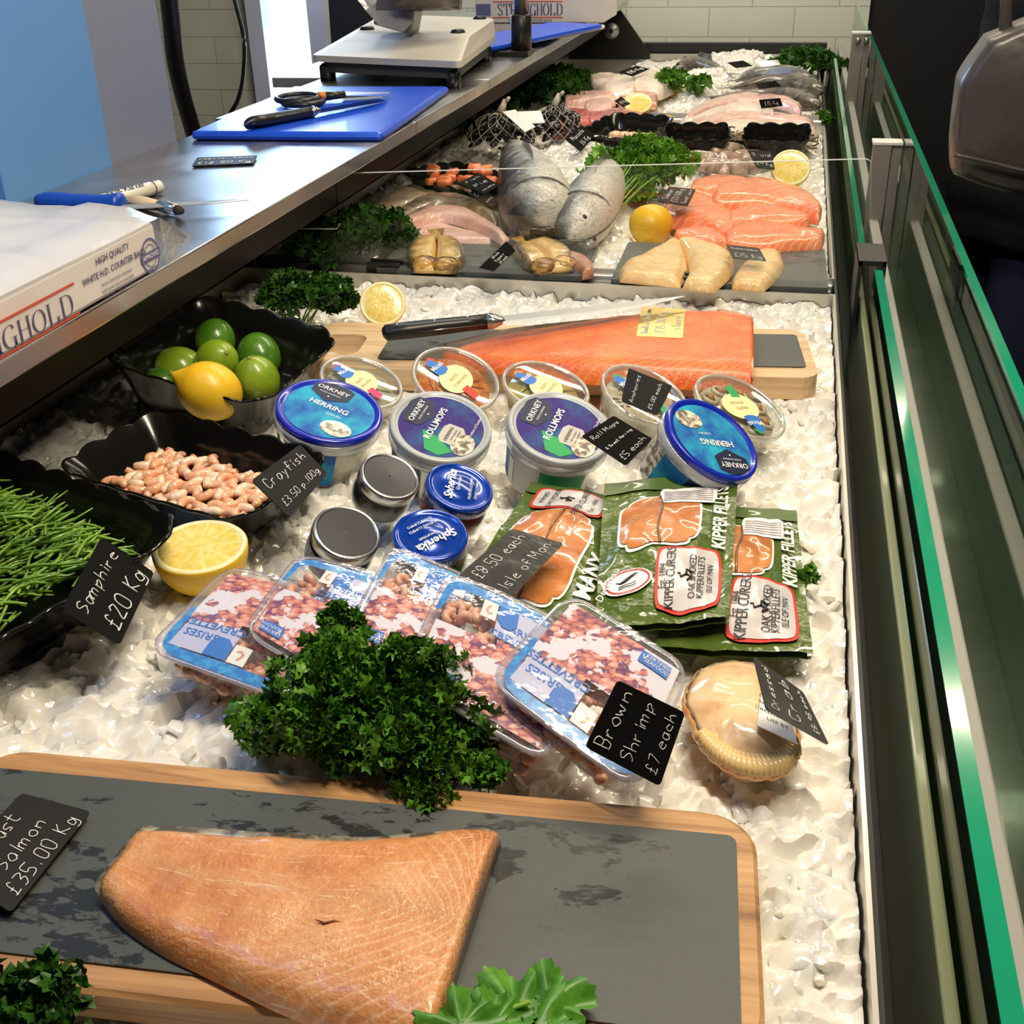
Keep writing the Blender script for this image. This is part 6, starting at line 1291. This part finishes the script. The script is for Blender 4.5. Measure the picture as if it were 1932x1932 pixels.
v = [X(298, 410, FX + .003), X(362, 445, FX + .02), X(352, 468, FX + .03), X(312, 540, FX + .004), X(330, 500, FX + .004)]; v = [X(300, 410, FX + .001), Z(362, 445, WT + .012), Z(350, 470, WT + .002), X(316, 522, FX + .001)]
obj('film_flap', geo(v + [p + Vector((-.01, .0, -.0008)) for p in v], [(0, 1, 2, 3), (7, 6, 5, 4)]), clearmat('clear_flap', (.95, .95, .95), .10, .08, milky=.25, milk=(.75, .75, .75), bump=(30, 1)), cb)
# marker, blue knife, brush
mk = thing('paint_marker', 'white paint marker pen lying on the steel worktop', 'marker pen', Z(240, 368, WT)); a, b = Z(150, 392, WT + .009), Z(286, 356, WT + .009); d = (b - a)
obj('barrel', tube([a, a + d * .5, b], .0088, 20), mat('white_marker_barrel', (.80, .78, .66), rough=.35), mk); obj('marker_cap', tube([b, b + d * .12, b + d * .14], [.0080, .0080, .0045], 20), mat('cream_marker_cap', (.74, .72, .60), rough=.4), mk); obj('cap_ring', tube([b - d * .0, b + d * .01], .0092, 20), PBLACK, mk)
dn = d.normalized(); sd = dn.cross(Vector((0, 0, 1))).normalized()
obj('lettering', ptext('Paint Marker', .0115, lambda x, y: a + dn * (d.length * .62 + x) + sd * (.0091 * math.sin(.35 - y / .0088 * 1.0)) + Vector((0, 0, .0091 * math.cos(.35 - y / .0088))), 0, -.003, bold=.02), PBLACK, mk)
kn = thing('blue_handled_knife', 'knife with a blue handle lying behind the carton on the worktop', 'knife', Z(150, 385, WT)); a, b, c = Z(72, 380, WT + .012), Z(232, 388, WT + .012), Z(470, 376, WT + .010)
obj('handle', tube(cr_spline([a, a.lerp(b, .4), a.lerp(b, .85), b], 14), [.008, .011, .012, .012, .011, .011, .011, .011, .012, .013, .014, .015, .015, .009], 14), mat('blue_knife_handle', (.004, .06, .42), rough=.35), kn)
obj('blade', loft([[p + Vector((0, 0, .001)), p + Vector((0, .0, -.001)), p + Vector((.0, -w_, -.001)), p + Vector((.0, -w_, 0))] for p, w_ in ((b, .018), (b.lerp(c, .7), .014), (c, .001))]), mat('polished_blade_steel'), kn, smooth=False)
br = thing('wooden_brush', 'wooden handled brush with metal ferrule beside the marker pen', 'brush', Z(290, 385, WT)); a, b, c = Z(232, 378, WT + .008), Z(300, 388, WT + .008), Z(334, 396, WT + .008)
obj('handle', tube([a, a.lerp(b, .5), b], [.005, .0085, .006], 12), WOODB, br); obj('ferrule', tube([b, b.lerp(c, .4), c], [.0062, .0075, .0062], 14), TIN, br); obj('bristles', tube([c, c + (c - b) * .25], [.006, .004], 12), mat('dark_bristles', (.03, .02, .015), rough=.8), br)
card([(372, 297), (485, 293), (478, 308), (362, 313)], [WT + .004, WT + .004, WT + .003, WT + .003], ['Lobster Salad', '£12.50 Kg'], 'black price card lying on the steel worktop', marg=.05)
def cutboard(px4, z0, z1, label, m=BLUEBOARD, name='cutting_board'):
    q4 = [Vector((*Z(x, y, z1).xy, 0)) for x, y in px4]; wd, ht = qsize(q4); c = sum(q4, Vector()) / 4; ux = (q4[1] - q4[0] + q4[2] - q4[3]).normalized()
    return obj(name, xf(box(-wd / 2, wd / 2, -ht / 2, ht / 2, z0, z1, .008), Matrix.Translation((c.x, c.y, 0)) @ Matrix.Rotation(math.atan2(ux.y, ux.x), 4, 'Z')), m, None, label=label, cat='cutting board', group='blue cutting boards on the worktop' if m is BLUEBOARD else None, smooth=False)
cutboard([(530, 162), (852, 162), (716, 250), (384, 248)], WT, WT + .014, 'blue cutting board in front of the scale, with scissors and a knife on it')
cutboard([(965, 40), (1068, 44), (990, 92), (880, 88)], WT + .012, WT + .026, 'blue cutting board behind the pole, partly hidden by the scale'); cutboard([(967, 42), (1074, 46), (996, 96), (882, 92)], WT, WT + .011, 'white cutting board under the far blue one', m=mat('white_cutting_board', (.75, .72, .62), rough=.5))
ZC = WT + .014
knife((466, 233), (735, 186), ZC + .010, ZC + .006, .1, 'kitchen knife with black riveted handle lying on the blue cutting board', (592, 214), bw=.022, hw=.0125, name='kitchen_knife')
scs = thing('scissors', 'scissors with black and orange handles on the blue cutting board', 'scissors', Z(600, 180, ZC))
def loopt(c, rx, ry, z, tw): return [Z(c[0] + rx * math.cos(a), c[1] + ry * math.sin(a) + tw * math.cos(a), z) for a in [6.283 * i / 20 for i in range(21)]]
obj('handle_loop', tube(loopt((562, 185), 40, 7, ZC + .010, -2), .0050, 8), BLACKP, scs); obj('handle_loop', tube(loopt((572, 192), 38, 6, ZC + .006, -2), .0050, 8), BLACKP, scs)
obj('grip_insert', tube([Z(600, 181, ZC + .012), Z(614, 180, ZC + .012)], .0068, 10), ORANGEP, scs); obj('shank', tube([Z(612, 182, ZC + .010), Z(650, 178, ZC + .010)], [.0075, .006], 10), BLACKP, scs)
obj('blade', loft([[Z(645, 173, ZC + .009), Z(645, 180, ZC + .009), Z(645, 180, ZC + .006)], [Z(735, 174, ZC + .008), Z(735, 176, ZC + .008), Z(735, 176, ZC + .006)]]), mat('polished_blade_steel'), scs, smooth=False); obj('blade', loft([[Z(645, 180, ZC + .005), Z(645, 187, ZC + .005), Z(645, 187, ZC + .002)], [Z(722, 182, ZC + .004), Z(722, 184, ZC + .004), Z(722, 184, ZC + .002)]]), mat('polished_blade_steel'), scs, smooth=False)
# weighing scale
def Zq(px4, z): return [Z(x, y, z) for x, y in px4]
sc_ = thing('weighing_scale', 'cream counter scale with a ticket printer above, standing behind the blue board', 'scale', Z(760, 120, WT))
lo, mid_, hi = WT + .040, WT + .052, WT + .082
bot = Zq([(588, 104), (868, 116), (936, 66), (690, 52)], mid_); bt2 = [p + Vector((0, 0, -.012)) for p in bot]; tp = Zq([(662, 62), (884, 70), (934, 36), (720, 28)], hi)
def rquad(q4, k=.12, n=4):
    out = []
    for i in range(4):
        a_, b_, c_ = q4[i - 1], q4[i], q4[(i + 1) % 4]; p0, p1 = b_.lerp(a_, k), b_.lerp(c_, k)
        for j in range(n + 1): s = j / n; out.append(p0 * (1 - s) ** 2 + b_ * 2 * s * (1 - s) + p1 * s * s)
    return out
obj('base_housing', loft([rquad(bt2, .04), rquad(bot, .04), rquad(tp, .06), rquad([p + (sum(tp, Vector()) / 4 - p) * .05 + Vector((0, 0, .003)) for p in tp], .06)]), CASEW, sc_, smooth=False)
cb2 = sum(bot, Vector()) / 4; obj('underside', loft([rquad([p + (cb2 - p) * .06 + Vector((0, 0, dz_)) for p in bt2]) for dz_ in (-.022, .0)]), mat('dark_grey_plastic', (.06, .055, .05), rough=.5), sc_, smooth=False)
for p in bt2: pp = p + (cb2 - p) * .14; obj('foot', xf(lathe([(.016, 0), (.016, .028), (.010, .034)], 16, cap=True), Matrix.Translation((pp.x, pp.y, WT))), BLACKP, sc_)
ct_ = sum(tp, Vector()) / 4
for p in tp: pp = p + (ct_ - p) * .22; obj('pan_support', xf(lathe([(.016, 0), (.013, .006), (.001, .007)], 16, cap=True), Matrix.Translation((pp.x, pp.y, hi + .003))), BLACKP, sc_)
P_ = Z(752, 62, hi + .004)
obj('printer_bracket', xf(box(-.075, .005, -.03, .03, 0, .12, .004), Matrix.Translation((P_.x + .03, P_.y, P_.z)) @ rot('Y', 14)), mat('bronze_grey_metal', (.22, .20, .17), rough=.35, metal=.6), sc_, smooth=False)
obj('paper_roll_drum', tube([Vector((P_.x + .02, P_.y - .05, P_.z + .095)), Vector((P_.x + .14, P_.y - .03, P_.z + .095))], .052, 28), mat('dark_bronze_metal', (.14, .12, .10), rough=.25, metal=.7), sc_)
v = [Y(660, -20, P_.y - .03), Y(690, 20, P_.y - .03), Y(715, 48, P_.y - .05), Y(760, 60, P_.y - .06), Y(780, 40, P_.y - .03), Y(740, -20, P_.y - .0)]
obj('plastic_sheet', geo(v + [p + Vector((.002, .004, 0)) for p in v], [(0, 1, 2, 3, 4, 5), (11, 10, 9, 8, 7, 6)]), clearmat('milky_sheet', (.9, .9, .9), .1, .2, milky=.6, milk=(.55, .54, .53), bump=(20, 1)), sc_, smooth=False)
pl = thing('support_pole', 'grey support pole with a black sleeve standing on the worktop edge', 'pole', Z(985, 108, WT)); pb_ = Z(984, 104, WT)
obj('sleeve', xf(lathe([(.024, 0), (.024, .085), (.021, .088)], 24, cap=True), Matrix.Translation(pb_)), BLACKP, pl); obj('pole', xf(lathe([(.016, .085), (.016, 1.0)], 24, cap=True), Matrix.Translation(pb_)), mat('grey_pole_metal', (.28, .27, .26), rough=.3, metal=.8), pl); obj('base_plate', xf(box(-.11, .024, -.04, .03, 0, .012, .002), Matrix.Translation(pb_)), BLACKP, pl, smooth=False)
# far carton
yF = Z(1010, 43, WT + .002).y; p0, p1, p2 = Y(897, 38, yF), Y(1140, 42, yF), Y(1140, -14, yF)
fc = thing('bag_carton', 'white carton of counter bags at the far end of the worktop', 'carton', (p0.x, yF, WT), group='printed cartons of counter bags')
obj('carton_body', box(p0.x, p1.x, yF, yF + .25, WT + .001, p2.z + .04, .004), CARTON, fc, smooth=False)
_face = face
face = lambda u, v, h=0: Vector((u, yF - .001 - h, v))
z0_, z1_ = Y(1000, 29, yF).z, Y(1000, 7, yF).z; obj('printed_name', serif('STRONGHOLD', Y(938, 20, yF).x, z0_, z1_ - z0_, Y(1062, 20, yF).x), BSIGN, fc)
for yy in (34, 4): zz = Y(1000, yy, yF).z; obj('red_line', geo([face(*p) for p in ((Y(930, yy, yF).x, zz), (Y(1062, yy, yF).x, zz), (Y(1062, yy, yF).x, zz + .003), (Y(930, yy, yF).x, zz + .003))], [(0, 1, 2, 3)]), RSIGN, fc)
pz = Y(1000, 38, yF); obj('small_print', ptext('WHITE H.D. COUNTER BAGS', .010, lambda x, y: face(pz.x + x, pz.z + y), 0, -.004, bold=.01), BSIGN, fc)
obj('stamp_patch', geo([face(*p) for p in ((Y(899, 25, yF).x, z0_), (Y(926, 25, yF).x, z0_), (Y(926, 25, yF).x, z1_), (Y(899, 25, yF).x, z1_))], [(0, 1, 2, 3)]), flat('stamp_blue', (.12, .12, .30)), fc)
# black end bracket with round fixing
yB = 4.33; bp = [Y(x, y, yB) for x, y in ((1000, 112), (1090, 40), (1146, 6), (1160, 4), (1226, 100), (1226, 112))]
eb = thing('end_bracket', 'black shaped end bracket with a round silver fixing at the far end of the display', 'bracket', (bp[0].x, yB, .0)); obj('plate', geo([p for p in bp] + [p + Vector((0, .015, 0)) for p in bp], [tuple(range(5, -1, -1)), tuple(range(6, 12))] + [(i, (i + 1) % 6, 6 + (i + 1) % 6, 6 + i) for i in range(6)]), BLACKP, eb, smooth=False)
fx = Y(1154, 58, yB - .004); obj('round_fixing', tube([fx, fx + Vector((0, -.01, 0))], .027, 28), mat('satin_fixing', (.45, .44, .42), rough=.35, metal=.6), eb)
obj('fixing_slot', tube([fx + Vector((0, -.0105, 0)), fx + Vector((0, -.0125, 0))], .008, 12), PBLACK, eb)
# dark panel behind the scale, hose and cable
dp = [Y(x, y, 4.2) for x, y in ((618, -20), (706, -20), (700, 110), (628, 130))]
obj('dark_screen_panel', geo(dp + [p + Vector((0, .04, 0)) for p in dp], [(3, 2, 1, 0), (4, 5, 6, 7), (0, 1, 5, 4), (1, 2, 6, 5), (2, 3, 7, 6), (3, 0, 4, 7)]), mat('dark_screen', (.025, .028, .045), rough=.4), None, smooth=False, label='dark upright panel between the bright window and the scale', cat='panel')
obj('black_hose', tube(cr_spline([Y(x, y, 1.95 + .0004 * y) for x, y in ((312, -60), (322, 30), (330, 110), (345, 180), (368, 262), (380, 330))], 40), .0155, 16), mat('black_rubber', (.006, .006, .007), rough=.45), None, label='thick black hose hanging beside the grey wall', cat='hose')
obj('black_cable', tube(cr_spline([Y(x, y, 4.3) for x, y in ((434, -30), (448, 20), (461, 80), (458, 150), (448, 190), (434, 216), (430, 240))], 40), .008, 10), BLACKP, None, label='thin black cable hanging against the tiled wall left of the window', cat='cable')

# ---------------------------------------------------------------- customers beyond the glass
def skin_mesh(name, pts, edges, rad, m, parent, sub=2, root=0, **k):
    me = bpy.data.meshes.new(name); me.from_pydata([tuple(p) for p in pts], edges, []); me.update(); o = bpy.data.objects.new(name, me); COL.objects.link(o); me.materials.append(m)
    sm = o.modifiers.new('skin', 'SKIN'); sm.use_smooth_shade = True
    for i, r in enumerate(rad): sv = me.skin_vertices[0].data[i]; sv.radius = r if isinstance(r, tuple) else (r, r); sv.use_root = i == root
    ss_ = o.modifiers.new('sub', 'SUBSURF'); ss_.levels = sub; ss_.render_levels = sub
    if parent: o.parent = parent; MW[o] = MW[parent]
    return tag(o, **k) if k else o
SKINM = mat('skin', (.60, .34, .25), rough=.5, sss=.1)
def _quilt(nt, b):
    z = nt.add('ShaderNodeSeparateXYZ', i0=nt.coord('Object')).outputs[2]
    w_ = nt.math('POWER', nt.math('ABSOLUTE', nt.math('SINE', nt.math('MULTIPLY', z, 28.0))), .4); nt.set(b.inputs['Normal'], nt.add('ShaderNodeBump', Strength=.9, Distance=.02, Height=nt.math('MULTIPLY', nt.noise(nt.coord('Object'), 14, 3), .5)).outputs[0])
COAT = mat('black_quilted_coat', (.006, .006, .006), rough=.75, spec=.15, fn=_quilt); JEANS = mat('navy_trousers', (.010, .016, .06), rough=.8); SHOE = mat('black_shoe', (.01, .01, .01), rough=.4); HAIR = mat('dark_hair', (.03, .018, .01), rough=.6)
def person(loc, face_deg, label, hand_l, hand_r):
    mm = Matrix.Translation(loc) @ rot('Z', face_deg); t = thing('person', label, 'person', m=mm, group='customers beyond the front glass')
    h = lambda x, y, z: (x, y, z)
    pts = [h(0, 0, .92), h(0, 0, 1.10), h(0, -.01, 1.28), h(0, 0, 1.40), h(0, .01, 1.47), h(0, -.02, 1.56), h(0, -.03, 1.65), h(.10, 0, .86), h(.11, -.02, .48), h(.11, .02, .09), h(.12, -.13, .04), h(-.10, 0, .86), h(-.11, -.02, .48), h(-.11, .02, .09), h(-.12, -.13, .04), h(.17, 0, 1.38), hand_l[0], hand_l[1], h(-.17, 0, 1.38), hand_r[0], hand_r[1]]
    ed = [(0, 1), (1, 2), (2, 3), (3, 4), (4, 5), (5, 6), (0, 7), (7, 8), (8, 9), (9, 10), (0, 11), (11, 12), (12, 13), (13, 14), (3, 15), (15, 16), (16, 17), (3, 18), (18, 19), (19, 20)]
    rad = [(.15, .11), (.13, .10), (.16, .11), (.08, .07), (.055, .055), (.085, .095), (.075, .085), .095, .06, .042, .035, .095, .06, .042, .035, .06, .042, .03, .06, .042, .03]
    body = skin_mesh('body', pts, ed, rad, SKINM, t)
    # trousers, shoes, coat
    skin_mesh('trousers', [h(0, 0, .95), h(.10, 0, .84), h(.11, -.02, .48), h(.11, .02, .10), h(-.10, 0, .84), h(-.11, -.02, .48), h(-.11, .02, .10)], [(0, 1), (1, 2), (2, 3), (0, 4), (4, 5), (5, 6)], [(.16, .13), .115, .082, .07, .115, .082, .07], JEANS, t)
    for s in (1, -1): skin_mesh('shoe', [h(.11 * s, .04, .05), h(.115 * s, -.06, .045), h(.12 * s, -.16, .035)], [(0, 1), (1, 2)], [.052, .05, .04], SHOE, t)
    rg = []
    for i in range(61):
        z_ = .70 + .76 * i / 60; t_ = i / 60; wx = interp_at([.235, .235, .225, .215, .22, .225, .19, .085], t_); wy = interp_at([.17, .175, .165, .155, .15, .145, .12, .08], t_); k = 1 + .035 * abs(math.sin(math.pi * z_ / .085)) ** .5
        rg.append([Vector((wx * k * math.cos(a_), wy * k * math.sin(a_), z_ + .004 * math.sin(a_ * 5))) for a_ in [6.283 * j / 40 for j in range(40)]])
    obj('coat', loft(rg), COAT, t, local=True)
    for s_, (e_, w0_) in ((1, hand_l), (-1, hand_r)):
        sl = cr_spline([h(.17 * s_, 0, 1.385), h(.235 * s_, .01, 1.28), e_, tuple(Vector(e_).lerp(Vector(w0_), .5)), tuple(Vector(e_).lerp(Vector(w0_), .9))], 30)
        obj('sleeve', tube(sl, [(.075 - .02 * i / 29) * (1 + .06 * abs(math.sin(i * .75))) for i in range(30)], 16), COAT, t, local=True)
    for w0, (e, w_) in ((1, hand_l), (-1, hand_r)):
        e, w_ = Vector(e), Vector(w_); d = (w_ - e).normalized(); sx = d.cross(Vector((0, 1, 0))).normalized() * w0; up = d.cross(sx)
        P = [w_, w_ + d * .09]; E_ = [(0, 1)]; r_ = [.028, (.036, .016)]
        for k, L in ((-1.5, .062), (-.5, .078), (.5, .084), (1.5, .074)):
            b0 = w_ + d * .085 + sx * (k * .017); i0 = len(P); P += [b0, b0 + d * L * .5 + up * .006, b0 + d * L * .85 + up * .022]; E_ += [(1, i0), (i0, i0 + 1), (i0 + 1, i0 + 2)]; r_ += [.0095, .0085, .007]
        i0 = len(P); b0 = w_ + d * .035 + sx * .03; P += [b0, b0 + d * .03 + sx * .018, b0 + d * .055 + sx * .02]; E_ += [(0, i0), (i0, i0 + 1), (i0 + 1, i0 + 2)]; r_ += [.013, .010, .008]
        skin_mesh('hand', P, E_, r_, SKINM, t)
    # head with face
    hd = [[Vector((.078 * math.sin(a) * math.cos(b) * (1 - .18 * (1 - math.cos(a)) / 2 * 0 - .22 * max(0, -math.cos(a))), -.025 + .098 * math.sin(a) * math.sin(b) * (1 - .12 * max(0, -math.cos(a))) - .010 * max(0, -math.cos(a)), 1.60 + .122 * math.cos(a))) for b in [6.283 * j / 24 for j in range(24)]] for a in [.03 + 3.08 * i / 18 for i in range(19)]]
    obj('head', loft(hd), SKINM, t, local=True); obj('nose', tube([(0, -.118, 1.615), (0, -.134, 1.585), (0, -.140, 1.572), (0, -.122, 1.562)], [.006, .010, .014, .008], 10), SKINM, t, local=True)
    obj('mouth', tube([(-.024, -.108, 1.535), (0, -.118, 1.537), (.024, -.108, 1.535)], [.002, .006, .002], 8), mat('lips', (.45, .16, .14), rough=.4), t, local=True)
    for s in (1, -1):
        obj('eye', sphere((.031 * s, -.108, 1.605), .011, 12, 8), mat('eye_white', (.8, .8, .78), rough=.2), t, local=True); obj('iris', sphere((.031 * s, -.1165, 1.605), .0052, 10, 6), mat('iris', (.04, .025, .015), rough=.15), t, local=True); obj('ear', sphere((.080 * s, -.015, 1.595), .026, 10, 8, (.35, .7, 1.1)), SKINM, t, local=True)
    obj('hair', loft([[Vector((.088 * math.sin(a) * math.cos(b), -.012 + .108 * math.sin(a) * math.sin(b) * (.80 if math.sin(b) < -.3 else 1), 1.615 + .130 * math.cos(a) - (.09 * max(0, math.sin(b)) if a > 1.2 else 0))) for b in [6.283 * j / 24 for j in range(24)]] for a in [.03 + 1.45 * i / 10 for i in range(11)]]), HAIR, t, local=True)
    return t
FL = -.95
person((.66, 1.95, FL), -62, 'person in a black quilted coat standing nearest the front glass', ((.29, .03, 1.17), (.12, -.04, 1.08)), ((-.29, .03, 1.17), (-.12, -.04, 1.08)))
person((.58, 3.05, FL), -75, 'person in a black quilted coat farther along the glass', ((.29, .03, 1.17), (.12, -.04, 1.08)), ((-.29, .03, 1.17), (-.12, -.04, 1.08)))
# grey handbag hanging in front of the nearer coat
hb = [Y(x, y, 1.46) for x, y in ((1862, 66), (1806, 150), (1796, 322), (1990, 372), (2060, 120), (1985, 20))]; hc = sum(hb, Vector()) / 6
bag_t = thing('handbag', 'dark grey leather handbag hanging in front of the coat of the nearer customer', 'handbag', (hc.x, hc.y, hb[2].z)); o_ = cr_spline(hb + [hb[0]], 49)[:-1]
lin = [hb[i].lerp(hb[(i + 1) % 6], k / 8) for i in range(6) for k in range(8)]; o_ = [a_.lerp(b_, .35) for a_, b_ in zip(lin, o_)]
LEA = mat('grey_leather', (.055, .046, .045), rough=.36, coat=.15, bump=(9, .5, .02)); rings = []
for y_, k in ((-.045, .86), (-.040, .95), (-.02, 1), (.02, 1), (.045, .95), (.05, .86)): rings.append([Vector((hc.x + (p.x - hc.x) * k, p.y + y_, hc.z + (p.z - hc.z) * k)) for p in o_])
obj('bag_body', loft(rings), LEA, bag_t); obj('strap', tube(cr_spline([hb[0] + Vector((.02, 0, -.01)), Y(1905, -40, 1.46), Y(1945, -160, 1.48), Y(1990, -60, 1.46), hb[5] + Vector((-.01, 0, 0))], 24), .007, 8), LEA, bag_t)
obj('base_seam', tube(cr_spline([Y(x, y, 1.408) for x, y in ((1800, 292), (1860, 305), (1930, 322), (1985, 335))], 14), .0025, 6), LEA, bag_t)
